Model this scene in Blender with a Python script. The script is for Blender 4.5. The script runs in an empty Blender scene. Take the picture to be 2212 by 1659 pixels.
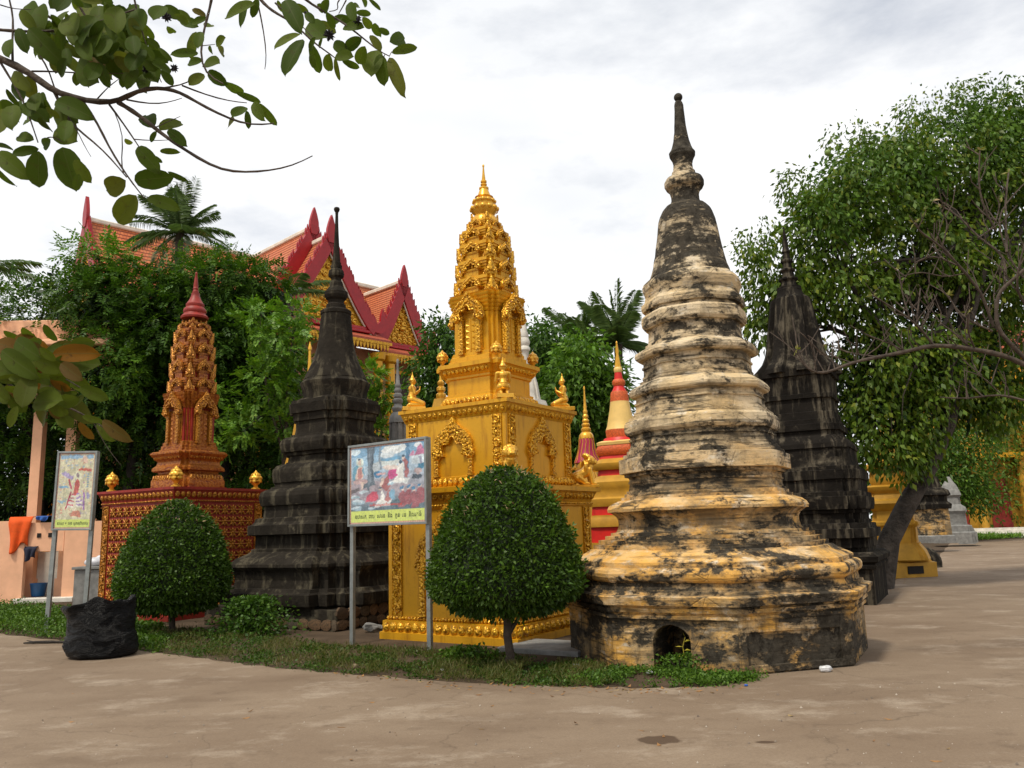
import bpy, bmesh, math, random
import numpy as np
from mathutils import Vector, Matrix, noise as mnoise

# ------------------------------------------------------------------ camera, sky, sun, exposure
sc = bpy.context.scene
C = sc.collection
PITCH, ROLL, EYE = math.radians(10.0), 0.030, 1.6
FP, CX, CY = 1770.0, 1106.0, 829.5            # focal length and centre, in units of 1/2212 of the frame width
_f = Vector((0, math.cos(PITCH), math.sin(PITCH)))
_u0 = Vector((0, -math.sin(PITCH), math.cos(PITCH)))
_r0 = Vector((1, 0, 0))
_r = _r0*math.cos(ROLL) - _u0*math.sin(ROLL)
_u = _u0*math.cos(ROLL) + _r0*math.sin(ROLL)
cam = bpy.data.cameras.new('camera')
cam.sensor_fit = 'HORIZONTAL'
cam.angle = 2*math.atan(CX/FP)
cam.clip_start, cam.clip_end = 0.05, 3000
camo = bpy.data.objects.new('camera', cam); C.objects.link(camo)
camo.matrix_world = Matrix(((_r.x, _u.x, -_f.x, 0), (_r.y, _u.y, -_f.y, 0), (_r.z, _u.z, -_f.z, EYE), (0, 0, 0, 1)))
sc.camera = camo

SUN_EL, SUN_AZ = math.radians(60), math.radians(222)     # azimuth clockwise from +Y: behind the camera, to the left
wd = bpy.data.worlds.new('World'); sc.world = wd; wd.use_nodes = True
wt = wd.node_tree; wt.nodes.clear()
def wn(t, **k):
    n = wt.nodes.new(t)
    for a, b in k.items(): setattr(n, a, b)
    return n
wout = wn('ShaderNodeOutputWorld'); wbg = wn('ShaderNodeBackground'); wbg.inputs[1].default_value = 0.104
sky = wn('ShaderNodeTexSky', sky_type='NISHITA', sun_disc=False, sun_elevation=SUN_EL, sun_rotation=SUN_AZ)
sky.air_density, sky.dust_density, sky.ozone_density = 1.0, 1.5, 1.0
wtc = wn('ShaderNodeTexCoord'); wmap = wn('ShaderNodeMapping'); wmap.inputs['Scale'].default_value = (1.0, 1.0, 2.6)
wns = wn('ShaderNodeTexNoise'); wns.inputs['Scale'].default_value = 2.3; wns.inputs['Detail'].default_value = 8; wns.inputs['Roughness'].default_value = .58
wramp = wn('ShaderNodeValToRGB')
wramp.color_ramp.elements[0].position, wramp.color_ramp.elements[0].color = .30, (0.50, 0.50, 0.50, 1)
wramp.color_ramp.elements[1].position, wramp.color_ramp.elements[1].color = .50, (1, 1, 1, 1)
wns2 = wn('ShaderNodeTexNoise'); wns2.inputs['Scale'].default_value = 1.5; wns2.inputs['Detail'].default_value = 5
wramp2 = wn('ShaderNodeValToRGB')
wramp2.color_ramp.elements[0].position, wramp2.color_ramp.elements[0].color = .36, (7.5, 7.75, 8.1, 1)
wramp2.color_ramp.elements[1].position, wramp2.color_ramp.elements[1].color = .56, (9.3, 9.35, 9.45, 1)
wmix = wn('ShaderNodeMix', data_type='RGBA')
L = wt.links.new
L(wtc.outputs['Generated'], wmap.inputs['Vector']); L(wmap.outputs[0], wns.inputs['Vector']); L(wmap.outputs[0], wns2.inputs['Vector'])
L(wns.outputs['Fac'], wramp.inputs[0]); L(wns2.outputs['Fac'], wramp2.inputs[0])
L(wramp.outputs[0], wmix.inputs['Factor']); L(sky.outputs[0], wmix.inputs['A']); L(wramp2.outputs[0], wmix.inputs['B'])
L(wmix.outputs['Result'], wbg.inputs[0]); L(wbg.outputs[0], wout.inputs[0])

sun = bpy.data.lights.new('sun', 'SUN'); sun.energy = 2.6; sun.angle = math.radians(8); sun.color = (1, .93, .80)
suno = bpy.data.objects.new('sun', sun); C.objects.link(suno)
_sd = Vector((math.sin(SUN_AZ)*math.cos(SUN_EL), math.cos(SUN_AZ)*math.cos(SUN_EL), math.sin(SUN_EL)))
suno.rotation_euler = (-_sd).to_track_quat('-Z', 'Y').to_euler()
suno.location = (-10, -10, 30)
sc.view_settings.view_transform = 'Standard'
try: sc.view_settings.look = 'None'
except Exception: pass
sc.view_settings.exposure = 0.16; sc.view_settings.gamma = 1.0; sc.view_settings.use_curve_mapping = False
sc.render.engine = 'CYCLES'
sc.cycles.max_bounces = 6; sc.cycles.diffuse_bounces = 3; sc.cycles.glossy_bounces = 2
sc.cycles.transparent_max_bounces = 6; sc.cycles.use_denoising = True

# ------------------------------------------------------------------ measuring helpers (picture coordinates -> places on the site)
EYEV = Vector((0, 0, EYE))
def ray(u, v): return _f + _r*((u-CX)/FP) - _u*((v-CY)/FP)
def G(u, v, z=0.0):
    d = ray(u, v); t = (z-EYE)/d.z
    return EYEV + d*t
def at(u, v, y):
    d = ray(u, v); return EYEV + d*(y/d.y)
def zat(x, y, v):
    p = Vector((x, y, -EYE)); k = (CY-v)/FP
    return (k*_f.dot(p) - _u.dot(p))/(_u.z - k*_f.z)
def dep(x, y, z): return _f.dot(Vector((x, y, z-EYE)))
def prof(x, y, rows, k=1.0):
    out = []
    for v, w in rows:
        z = zat(x, y, v); out.append((z, k*w*dep(x, y, z)/FP))
    out.sort(key=lambda t: t[0])
    return out
rnd = random.Random(7)
def R(d): return math.radians(d)

# ------------------------------------------------------------------ mesh helpers
class MB:
    def __init__(s): s.v = []; s.f = []; s.m = Matrix.Identity(4)
    def pts(s, ps):
        b = len(s.v); s.v += [tuple(s.m @ Vector(p)) for p in ps]; return b
    def box(s, c, sz, bev=0.0, rot=None):
        x, y, z = sz[0]/2, sz[1]/2, sz[2]/2
        if bev:
            b2 = min(bev, x*.9, y*.9, z*.9); prof_ = [(-z, x-b2, y-b2), (-z+b2, x, y), (z-b2, x, y), (z, x-b2, y-b2)]
            P = []
            for zz, a, b in prof_: P += [(-a, -b, zz), (a, -b, zz), (a, b, zz), (-a, b, zz)]
            F = [(0, 3, 2, 1), (12, 13, 14, 15)]
            for k in range(3):
                for i in range(4): j = (i+1) % 4; F.append((4*k+i, 4*k+j, 4*k+4+j, 4*k+4+i))
        else:
            P = [(-x, -y, -z), (x, -y, -z), (x, y, -z), (-x, y, -z), (-x, -y, z), (x, -y, z), (x, y, z), (-x, y, z)]
            F = [(0, 3, 2, 1), (4, 5, 6, 7), (0, 1, 5, 4), (1, 2, 6, 5), (2, 3, 7, 6), (3, 0, 4, 7)]
        M_ = Matrix.Translation(c) @ (rot.to_4x4() if rot is not None else Matrix.Identity(4))
        b = s.pts([M_ @ Vector(p) for p in P]); s.f += [tuple(b+i for i in f) for f in F]; return s
    def loft(s, profile, poly, c=(0, 0, 0), cap=True, polys=None):
        n = len(poly); base = len(s.v); P = []
        for k, (z, r) in enumerate(profile):
            pl = polys[k] if polys else poly
            P += [(c[0]+r*x, c[1]+r*y, c[2]+z) for x, y in pl]
        s.pts(P)
        for k in range(len(profile)-1):
            for i in range(n):
                j = (i+1) % n
                s.f.append((base+k*n+i, base+k*n+j, base+(k+1)*n+j, base+(k+1)*n+i))
        if cap:
            s.f.append(tuple(base+i for i in reversed(range(n))))
            s.f.append(tuple(base+(len(profile)-1)*n+i for i in range(n)))
        return s
    def lathe(s, profile, n=20, c=(0, 0, 0)): return s.loft(profile, circle(n), c)
    def tube(s, pts, rad, n=6, cap=True):
        pts = [Vector(p) for p in pts]; N = len(pts)
        if not hasattr(rad, '__len__'): rad = [rad]*N
        base = len(s.v); P = []; ref = None
        for i, p in enumerate(pts):
            d = (pts[min(i+1, N-1)]-pts[max(i-1, 0)])
            d = d.normalized() if d.length > 1e-9 else Vector((0, 0, 1))
            if ref is None: ref = d.orthogonal().normalized()
            ref = (ref - d*ref.dot(d)); ref = ref.normalized() if ref.length > 1e-6 else d.orthogonal().normalized()
            q = d.cross(ref)
            P += [p + (ref*math.cos(2*math.pi*k/n) + q*math.sin(2*math.pi*k/n))*rad[i] for k in range(n)]
        s.pts(P)
        for i in range(N-1):
            for k in range(n):
                j = (k+1) % n; s.f.append((base+i*n+k, base+i*n+j, base+(i+1)*n+j, base+(i+1)*n+k))
        if cap:
            s.f.append(tuple(base+i for i in reversed(range(n)))); s.f.append(tuple(base+(N-1)*n+i for i in range(n)))
        return s
    def prism(s, outline, y0, y1, bulge=0.0):
        # outline in local x,z extruded along y from y0 (front, may bulge) to y1 (back)
        n = len(outline); b = s.pts([(x, y0, z) for x, z in outline] + [(x, y1, z) for x, z in outline])
        for i in range(n):
            j = (i+1) % n; s.f.append((b+i, b+n+i, b+n+j, b+j))
        if bulge:
            cx = sum(p[0] for p in outline)/n; cz = sum(p[1] for p in outline)/n
            c = s.pts([(cx, y0-bulge, cz)])
            for i in range(n): s.f.append((c, b+i, b+(i+1) % n))
        else: s.f.append(tuple(b+i for i in range(n)))
        s.f.append(tuple(b+n+i for i in reversed(range(n))))
        return s
    def ell(s, c, r, n=10, m=6, rot=None):
        if not hasattr(r, '__len__'): r = (r, r, r)
        P = []
        for i in range(1, m):
            a = math.pi*i/m - math.pi/2
            for k in range(n):
                t = 2*math.pi*k/n; P.append(Vector((math.cos(a)*math.cos(t)*r[0], math.cos(a)*math.sin(t)*r[1], math.sin(a)*r[2])))
        P += [Vector((0, 0, -r[2])), Vector((0, 0, r[2]))]
        if rot is not None: P = [rot @ p for p in P]
        c = Vector(c); b = s.pts([p+c for p in P])
        for i in range(m-2):
            for k in range(n): j = (k+1) % n; s.f.append((b+i*n+k, b+i*n+j, b+(i+1)*n+j, b+(i+1)*n+k))
        e = b+(m-1)*n
        for k in range(n):
            j = (k+1) % n; s.f.append((e, b+j, b+k)); s.f.append((e+1, b+(m-2)*n+k, b+(m-2)*n+j))
        return s
    def capsule(s, p1, r1, p2, r2, n=10):
        p1, p2 = Vector(p1), Vector(p2); d = (p2-p1)
        pts = []; rad = []
        dn = d.normalized() if d.length > 1e-9 else Vector((0, 0, 1))
        for a in (-90, -60, -30, 0): pts.append(p1 + dn*(r1*math.sin(R(a)))); rad.append(max(r1*math.cos(R(a)), 1e-4))
        for a in (0, 30, 60, 90): pts.append(p2 + dn*(r2*math.sin(R(a)))); rad.append(max(r2*math.cos(R(a)), 1e-4))
        return s.tube(pts, rad, n)
    def mesh(s, name, smooth=35):
        me = bpy.data.meshes.new(name); me.from_pydata(s.v, [], s.f); me.validate(); me.update()
        if smooth:
            me.polygons.foreach_set('use_smooth', [True]*len(me.polygons))
            me.set_sharp_from_angle(angle=R(smooth))
        return me
    def build(s, name, mat, parent=None, smooth=35):
        return link(name, s.mesh(name, smooth), mat, parent)
def circle(n, ph=0.0): return [(math.cos(2*math.pi*i/n+ph), math.sin(2*math.pi*i/n+ph)) for i in range(n)]
def square(): return [(-1, -1), (1, -1), (1, 1), (-1, 1)]
def redent(a=.14, k=2):
    q = [(1, 1-k*a)]
    for i in range(k): q += [(1-(i+1)*a, 1-(k-i)*a), (1-(i+1)*a, 1-(k-i-1)*a)]
    out = []
    for t in range(4):
        c_, s_ = (1, 0, -1, 0)[t], (0, 1, 0, -1)[t]
        out += [(c_*x-s_*y, s_*x+c_*y) for x, y in q]
    return out
def link(name, me, mat, parent=None):
    o = bpy.data.objects.new(name, me); C.objects.link(o)
    if mat is not None and not me.materials: me.materials.append(mat)
    if parent is not None: o.parent = parent
    return o
def thing(name, label, cat, loc=(0, 0, 0), rotz=0.0, group=None):
    o = bpy.data.objects.new(name, None); C.objects.link(o); o.location = loc; o.rotation_euler = (0, 0, rotz)
    o.empty_display_size = .2
    return tag(o, label, cat, group)
def tag(o, label, cat, group=None, kind=None):
    if label: o['label'] = label
    if cat: o['category'] = cat
    if group: o['group'] = group
    if kind: o['kind'] = kind
    return o
def place(name, me, mat, parent, loc, rot=None, scale=None):
    o = link(name, me, mat, parent); o.location = loc
    if rot is not None: o.rotation_euler = rot
    if scale is not None: o.scale = scale if hasattr(scale, '__len__') else (scale,)*3
    return o
def npmesh(name, V, F, mat, parent=None, smooth=False):
    me = bpy.data.meshes.new(name); V = np.asarray(V, np.float32).reshape(-1, 3); F = np.asarray(F, np.int32)
    k = F.shape[1]; me.vertices.add(len(V)); me.vertices.foreach_set('co', V.ravel())
    me.loops.add(F.size); me.loops.foreach_set('vertex_index', F.ravel())
    me.polygons.add(len(F)); me.polygons.foreach_set('loop_start', np.arange(0, F.size, k, dtype=np.int32))
    try: me.polygons.foreach_set('loop_total', np.full(len(F), k, np.int32))
    except Exception: pass
    me.update(calc_edges=True)
    if smooth: me.polygons.foreach_set('use_smooth', np.ones(len(F), bool))
    return link(name, me, mat, parent)
def remeshed(mb, name, voxel, mat, parent, smooth_it=2):
    # union of overlapping solids -> one continuous skin
    me = mb.mesh(name, 0); o = bpy.data.objects.new(name, me); C.objects.link(o)
    m = o.modifiers.new('r', 'REMESH'); m.mode = 'VOXEL'; m.voxel_size = voxel; m.use_smooth_shade = True
    m2 = o.modifiers.new('s', 'SMOOTH'); m2.iterations = smooth_it; m2.factor = .5
    dg = bpy.context.evaluated_depsgraph_get(); ev = o.evaluated_get(dg)
    me2 = bpy.data.meshes.new_from_object(ev); me2.name = name
    bpy.data.objects.remove(o); bpy.data.meshes.remove(me)
    me2.polygons.foreach_set('use_smooth', [True]*len(me2.polygons))
    return link(name, me2, mat, parent)

# ------------------------------------------------------------------ materials
class NT:
    def __init__(s, name):
        s.m = bpy.data.materials.new(name); s.m.use_nodes = True; s.t = s.m.node_tree
        s.b = s.t.nodes['Principled BSDF']; s.tc = None
    def n(s, t, **k):
        x = s.t.nodes.new(t)
        for a, b in k.items():
            if a.startswith('i_'): x.inputs[a[2:].replace('_', ' ')].default_value = b
            else: setattr(x, a, b)
        return x
    def l(s, a, b): s.t.links.new(a, b)
    def co(s, scale=(1, 1, 1), kind='Object', off=(0, 0, 0)):
        if s.tc is None: s.tc = s.n('ShaderNodeTexCoord')
        mp = s.n('ShaderNodeMapping'); mp.inputs['Scale'].default_value = scale; mp.inputs['Location'].default_value = off
        s.l(s.tc.outputs[kind], mp.inputs[0]); return mp.outputs[0]
    def noise(s, scale, detail=5, rough=.55, sc3=(1, 1, 1), off=(0, 0, 0), dist=0.0):
        x = s.n('ShaderNodeTexNoise'); x.inputs['Scale'].default_value = scale; x.inputs['Detail'].default_value = detail
        x.inputs['Roughness'].default_value = rough; x.inputs['Distortion'].default_value = dist
        s.l(s.co(sc3, off=off), x.inputs['Vector']); return x.outputs['Fac']
    def ramp(s, fac, stops, const=False):
        r = s.n('ShaderNodeValToRGB'); cr = r.color_ramp
        if const: cr.interpolation = 'CONSTANT'
        while len(cr.elements) < len(stops): cr.elements.new(.5)
        for e, (p, c) in zip(cr.elements, stops):
            e.position = p; e.color = (c, c, c, 1) if not hasattr(c, '__len__') else (c[0], c[1], c[2], 1)
        s.l(fac, r.inputs[0]); return r.outputs[0]
    def mix(s, fac, a, b, mode='MIX'):
        x = s.n('ShaderNodeMix', data_type='RGBA', blend_type=mode)
        for sock, val in (('Factor', fac), ('A', a), ('B', b)):
            if hasattr(val, 'is_output') or isinstance(val, bpy.types.NodeSocket): s.l(val, x.inputs[sock])
            elif sock == 'Factor': x.inputs[0].default_value = val
            else: x.inputs[sock].default_value = (val[0], val[1], val[2], 1)
        return x.outputs['Result']
    def math(s, op, a, b=0.0):
        x = s.n('ShaderNodeMath', operation=op)
        for i, v in enumerate((a, b)):
            if isinstance(v, bpy.types.NodeSocket): s.l(v, x.inputs[i])
            else: x.inputs[i].default_value = v
        return x.outputs[0]
    def bump(s, h, strength=.5, dist=.02):
        b = s.n('ShaderNodeBump'); b.inputs['Strength'].default_value = strength; b.inputs['Distance'].default_value = dist
        s.l(h, b.inputs['Height']); s.l(b.outputs[0], s.b.inputs['Normal'])
    def fin(s, col=None, rough=.7, metal=0.0, spec=.5, rsock=None):
        if col is not None:
            if isinstance(col, bpy.types.NodeSocket): s.l(col, s.b.inputs['Base Color'])
            else: s.b.inputs['Base Color'].default_value = (col[0], col[1], col[2], 1)
        s.b.inputs['Roughness'].default_value = rough; s.b.inputs['Metallic'].default_value = metal
        s.b.inputs['Specular IOR Level'].default_value = spec
        if rsock is not None: s.l(rsock, s.b.inputs['Roughness'])
        return s.m
def simple(name, col, rough=.7, metal=0.0, var=.25, nscale=4.0, bumpk=(30, .15, .01), spec=.4):
    t = NT(name); f = t.noise(nscale, 6, .6)
    dark = tuple(c*(1-var) for c in col); light = tuple(min(1, c*(1+var*.6)) for c in col)
    c = t.mix(t.ramp(f, [(.3, 0), (.7, 1)]), dark, light)
    if bumpk: t.bump(t.noise(bumpk[0], 4, .6), bumpk[1], bumpk[2])
    return t.fin(c, rough, metal, spec)
def leafmat(name, cols, rough=.55, trans=.25, spec=.22):
    # cols: list of colours spread over the leaves at random
    t = NT(name); g = t.n('ShaderNodeNewGeometry')
    st = [(i/max(1, len(cols)-1), c) for i, c in enumerate(cols)]
    c = t.ramp(g.outputs['Random Per Island'], st)
    t.fin(c, rough, 0, spec)
    if trans:
        tr = t.n('ShaderNodeBsdfTranslucent'); mx = t.n('ShaderNodeMixShader'); mx.inputs[0].default_value = trans
        cc = t.mix(1.0, c, (1.3, 1.5, .5), 'MULTIPLY')
        t.l(cc, tr.inputs[0]); t.l(t.b.outputs[0], mx.inputs[1]); t.l(tr.outputs[0], mx.inputs[2])
        t.l(mx.outputs[0], t.t.nodes['Material Output'].inputs['Surface'])
    return t.m
def gold(name, base, dark, rough=.4, metal=.35, carve=0.0, cscale=40):
    t = NT(name); n1 = t.noise(1.7, 6, .6); n2 = t.noise(26, 4, .6)
    c = t.mix(t.ramp(n1, [(.3, 0), (.75, 1)]), base, tuple(b*.86 for b in base))
    c = t.mix(t.ramp(n2, [(.55, 0), (.9, .5)]), c, dark)
    streak = t.noise(9, 5, .7, (1, 1, .12))
    c = t.mix(t.ramp(streak, [(.52, 0), (.72, .75)]), c, dark)
    if carve:
        v = t.n('ShaderNodeTexVoronoi', feature='SMOOTH_F1'); v.inputs['Scale'].default_value = cscale
        t.l(t.co(), v.inputs['Vector'])
        c = t.mix(t.ramp(v.outputs['Distance'], [(.42, 0), (.75, 1)]), c, dark)
        h = t.math('SUBTRACT', 1.0, v.outputs['Distance']); t.bump(h, carve, .02)
    else: t.bump(t.noise(55, 4, .6), .12, .01)
    return t.fin(c, rough, metal, .5)
MAT = {}
MAT['gold'] = gold('gold_paint', (.70, .35, .011), (.34, .125, .005))
MAT['gold_carved'] = gold('gold_paint_carved', (.80, .42, .022), (.22, .072, .004), .32, .45, .9, 34)
MAT['gold_bright'] = gold('bright_gold_paint', (.82, .44, .045), (.40, .16, .008), .30, .5)
MAT['oldgold'] = gold('old_gold_on_red', (.55, .235, .024), (.14, .018, .006), .36, .45, .9, 36)
MAT['oldgold_plain'] = gold('old_gold_bands', (.40, .135, .014), (.15, .016, .005), .42, .35, .6, 26)
MAT['red'] = simple('oxblood_red_paint', (.27, .020, .010), .5, 0, .3, 6)
MAT['temple_red'] = simple('crimson_bargeboard_paint', (.37, .016, .020), .4, 0, .2, 3)
MAT['yellow'] = simple('ochre_yellow_paint', (.50, .26, .02), .6, 0, .3, 3)
MAT['cream'] = simple('pale_cream_gold_paint', (.78, .52, .16), .45, 0, .18, 3)
MAT['scarlet'] = simple('scarlet_paint', (.62, .018, .012), .45, 0, .2, 4)
MAT['orange'] = simple('orange_relief_paint', (.62, .11, .02), .5, 0, .4, 30, (40, .6, .02))
MAT['maroon'] = simple('magenta_maroon_paint', (.40, .02, .075), .45, 0, .2, 4)
MAT['pink'] = simple('peach_plaster', (.86, .47, .28), .8, 0, .14, 2.2)
MAT['whitewash'] = simple('white_wash', (.66, .62, .54), .8, 0, .25, 4)
MAT['greystone'] = simple('grey_cement', (.22, .215, .20), .85, 0, .35, 6)
MAT['metal'] = simple('galvanised_steel', (.27, .29, .28), .45, .5, .25, 8)
MAT['bark'] = simple('brown_bark', (.085, .062, .045), .9, 0, .5, 9, (18, .8, .03))
MAT['bark_dark'] = simple('dark_bark', (.035, .028, .022), .9, 0, .6, 6, (12, .9, .04))
MAT['bark_mottled'] = simple('mottled_bark', (.060, .048, .038), .95, 0, .75, 3.5, (7, 1.0, .08))
MAT['bark_frangi'] = simple('grey_brown_bark', (.080, .058, .042), .9, 0, .5, 12, (22, .7, .02))
MAT['bark_pale'] = simple('pale_grey_bark', (.24, .19, .155), .9, 0, .45, 9, (16, .6, .02))

def weathered(name, mould=0.0, dirt=.0, runs=1.0):
    t = NT(name)
    sep = t.n('ShaderNodeSeparateXYZ'); t.l(t.co(), sep.inputs[0]); hz = t.math('MULTIPLY', sep.outputs['Z'], 1/8.0)
    big = t.noise(.9, 7, .62); n1 = t.noise(2.0, 8, .66, (1, 1, 1.6), off=(3, 1, 0))
    plaster = t.mix(t.ramp(big, [(.38, 0), (.62, 1)]), (.66, .485, .255), (.66, .565, .41))
    low = t.ramp(hz, [(.08, 1), (.24, .8), (.33, .10)])
    plaster = t.mix(t.math('MULTIPLY', low, t.ramp(n1, [(.34, .25), (.56, 1)])), plaster, (.68, .36, .075))
    pale = t.ramp(t.noise(4, 8, .7, (1, 1, 2.2), off=(9, 9, 1)), [(.55, 0), (.66, .8)])
    c = t.mix(pale, plaster, (.70, .63, .51))
    dr = t.ramp(t.noise(1.7, 9, .74, (1, 1, 1.3), off=(5, 2, 7)), [(.50-dirt, 0), (.66-dirt, .85)])
    c = t.mix(dr, c, (.165, .128, .080))
    a = t.noise(1.15, 5, .58, (1, 1, 2.0), off=(1, 9, 4)); b = t.noise(4.2, 8, .66, (1, 1, 2.2), off=(8, 3, 2), dist=.25); d = t.noise(17, 7, .72, (1, 1, 1.2), off=(2, 6, 6))
    k = t.math('ADD', t.math('ADD', t.math('MULTIPLY', a, .46), t.math('MULTIPLY', b, .34)), t.math('MULTIPLY', d, .20))
    bias = t.ramp(hz, [(.0, .515), (.10, .495), (.22, .485), (.34, .50), (.58, .495), (.63, .545), (.74, .56), (.76, .515), (.815, .505), (.84, .60), (1, .66)])
    kk = t.math('ADD', k, t.math('SUBTRACT', bias, .5-mould))
    halo = t.ramp(kk, [(.49, 0), (.535, .8)]); c = t.mix(halo, c, (.11, .088, .060))
    blk = t.ramp(kk, [(.532, 0), (.552, .94)]); soot = t.mix(t.ramp(t.noise(11, 8, .75, off=(6, 1, 8)), [(.42, 0), (.66, 1)]), (.013, .0115, .0095), (.085, .075, .058)); c = t.mix(blk, c, soot)
    stra = t.noise(1.5, 7, .62, (1.1, 1.1, 15.0), off=(4, 4, 1), dist=.12); sm_ = t.ramp(t.noise(1.4, 5, .6, (1, 1, 1.2), off=(7, 7, 7)), [(.36, .15), (.6, 1)])
    c = t.mix(t.math('MULTIPLY', t.ramp(stra, [(.52, 0), (.59, .88)]), sm_), c, (.045, .038, .028))
    c = t.mix(t.math('MULTIPLY', t.ramp(stra, [(.34, .35), (.42, 0)]), sm_), c, (.34, .265, .165))
    st = t.noise(6.5, 7, .7, (1, 1, .09), off=(2, 2, 2)); sk = t.ramp(hz, [(.0, .9), (.075, .6), (.10, .12), (.60, .2), (.64, 1), (.74, .9), (.78, .3)])
    c = t.mix(t.math('MULTIPLY', t.ramp(st, [(.48, 0), (.62, .85)]), t.math('MULTIPLY', sk, runs)), c, (.055, .046, .034))
    pit = t.ramp(t.noise(34, 5, .7), [(.60, 0), (.70, .6)]); c = t.mix(pit, c, (.06, .05, .036))
    crk = t.n('ShaderNodeTexVoronoi', feature='DISTANCE_TO_EDGE'); crk.inputs['Scale'].default_value = 1.0; t.l(t.co((1, 1, 1.0)), crk.inputs['Vector'])
    cl = t.ramp(crk.outputs['Distance'], [(.002, .8), (.006, 0)]); c = t.mix(t.math('MULTIPLY', cl, t.ramp(n1, [(.57, 0), (.62, .8)])), c, (.04, .034, .026))
    h = t.math('SUBTRACT', t.math('ADD', t.math('MULTIPLY', t.noise(17, 8, .72), .9), t.math('MULTIPLY', stra, .5)), t.math('ADD', t.math('MULTIPLY', blk, .35), t.math('MULTIPLY', cl, .5)))
    t.bump(h, .7, .025)
    return t.fin(c, .92, 0, .12)
MAT['weathered'] = weathered('mould_stained_plaster', .010, .035)
MAT['weathered_clean'] = weathered('sun_bleached_plaster', -.012, -.02, .6)
MAT['weathered_dirty'] = weathered('damp_stained_plaster', .018, .10)
def blackstone(name, base, light, amount=.56):
    t = NT(name)
    st = t.noise(5.5, 8, .68, (1, 1, .13)); sp = t.noise(2.0, 8, .65, off=(3, 3, 3)); hb = t.noise(1.6, 6, .6, (1, 1, 3.5), off=(7, 1, 2))
    c = t.mix(t.ramp(t.noise(4, 6, .6), [(.3, 0), (.7, 1)]), base, tuple(b*2.0 for b in base))
    c = t.mix(t.ramp(st, [(amount, 0), (amount+.12, .75)]), c, light)
    c = t.mix(t.math('MULTIPLY', t.ramp(sp, [(.55, 0), (.66, .8)]), t.ramp(hb, [(.42, .1), (.6, 1)])), c, tuple(l*1.5 for l in light))
    t.bump(t.math('ADD', t.noise(14, 7, .7), t.math('MULTIPLY', sp, .8)), .7, .03)
    return t.fin(c, .95, 0, .08)
MAT['black'] = blackstone('soot_black_plaster', (.015, .0125, .0095), (.105, .090, .060), .52)
MAT['black2'] = blackstone('dark_lichen_plaster', (.010, .0085, .007), (.125, .105, .074), .515)

def groundmat():
    t = NT('worn_concrete')
    big = t.noise(.28, 6, .6, (1, 1.7, 1)); mid = t.noise(1.1, 9, .7, (.9, 1.25, 1), off=(4, 2, 0)); fine = t.noise(60, 5, .7)
    c = t.mix(t.ramp(big, [(.34, 0), (.66, 1)]), (.182, .127, .082), (.268, .200, .136))
    c = t.mix(t.ramp(mid, [(.53, 0), (.70, .75)]), c, (.42, .345, .26))
    c = t.mix(t.ramp(t.noise(2.6, 9, .74, (1, 1.2, 1), off=(11, 4, 0)), [(.545, 0), (.70, .6)]), c, (.110, .075, .048))
    c = t.mix(t.ramp(t.noise(.55, 5, .6, (1, 2.2, 1), off=(21, 9, 0)), [(.54, 0), (.68, .5)]), c, (.130, .086, .053))
    c = t.mix(t.ramp(fine, [(.35, .35), (.7, 0)]), c, (.09, .06, .04))
    c = t.mix(t.ramp(t.noise(170, 3, .7), [(.58, 0), (.72, .45)]), c, (.38, .31, .24))
    crk = t.n('ShaderNodeTexVoronoi', feature='DISTANCE_TO_EDGE'); crk.inputs['Scale'].default_value = .33; wv = t.n('ShaderNodeVectorMath', operation='MULTIPLY_ADD'); wz = t.n('ShaderNodeTexNoise'); wz.inputs['Scale'].default_value = 1.6; wz.inputs['Detail'].default_value = 6
    t.l(t.co(), wz.inputs['Vector']); t.l(wz.outputs['Color'], wv.inputs[0]); wv.inputs[1].default_value = (.8, .8, 0); t.l(t.tc.outputs['Object'], wv.inputs[2]); t.l(wv.outputs[0], crk.inputs['Vector'])
    cl = t.ramp(crk.outputs['Distance'], [(.001, .45), (.004, 0)]); c = t.mix(t.math('MULTIPLY', cl, t.ramp(mid, [(.40, 1), (.60, .15)])), c, (.06, .042, .028))
    # two damp patches on the slab
    for i, (px, py, rx, ry) in enumerate(DAMP):
        mp = t.n('ShaderNodeMapping'); mp.vector_type = 'TEXTURE'; mp.inputs['Location'].default_value = (px, py, 0); mp.inputs['Scale'].default_value = (rx, ry, 10)
        t.l(t.tc.outputs['Object'], mp.inputs[0])
        ad = t.n('ShaderNodeVectorMath', operation='ADD'); nz = t.n('ShaderNodeTexNoise'); nz.inputs['Scale'].default_value = 5; nz.inputs['Detail'].default_value = 4
        t.l(t.tc.outputs['Object'], nz.inputs['Vector'])
        sb = t.n('ShaderNodeVectorMath', operation='MULTIPLY_ADD'); t.l(nz.outputs['Color'], sb.inputs[0]); sb.inputs[1].default_value = (1.3, 1.3, 0); sb.inputs[2].default_value = (-.65, -.65, 0)
        t.l(mp.outputs[0], ad.inputs[0]); t.l(sb.outputs[0], ad.inputs[1])
        ln = t.n('ShaderNodeVectorMath', operation='LENGTH'); t.l(ad.outputs[0], ln.inputs[0])
        c = t.mix(t.ramp(ln.outputs['Value'], [(.80, .85), (1.0, 0)]), c, (.062, .036, .020))
    t.bump(t.math('ADD', t.math('MULTIPLY', fine, .5), mid), .35, .015)
    return t.fin(c, .88, 0, .25)
_d1, _d2 = G(1425, 1600), G(1655, 1605)
DAMP = [(_d1.x, _d1.y, .16, .13), (_d2.x, _d2.y, .075, .045)]
MAT['pavement'] = groundmat()
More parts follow.
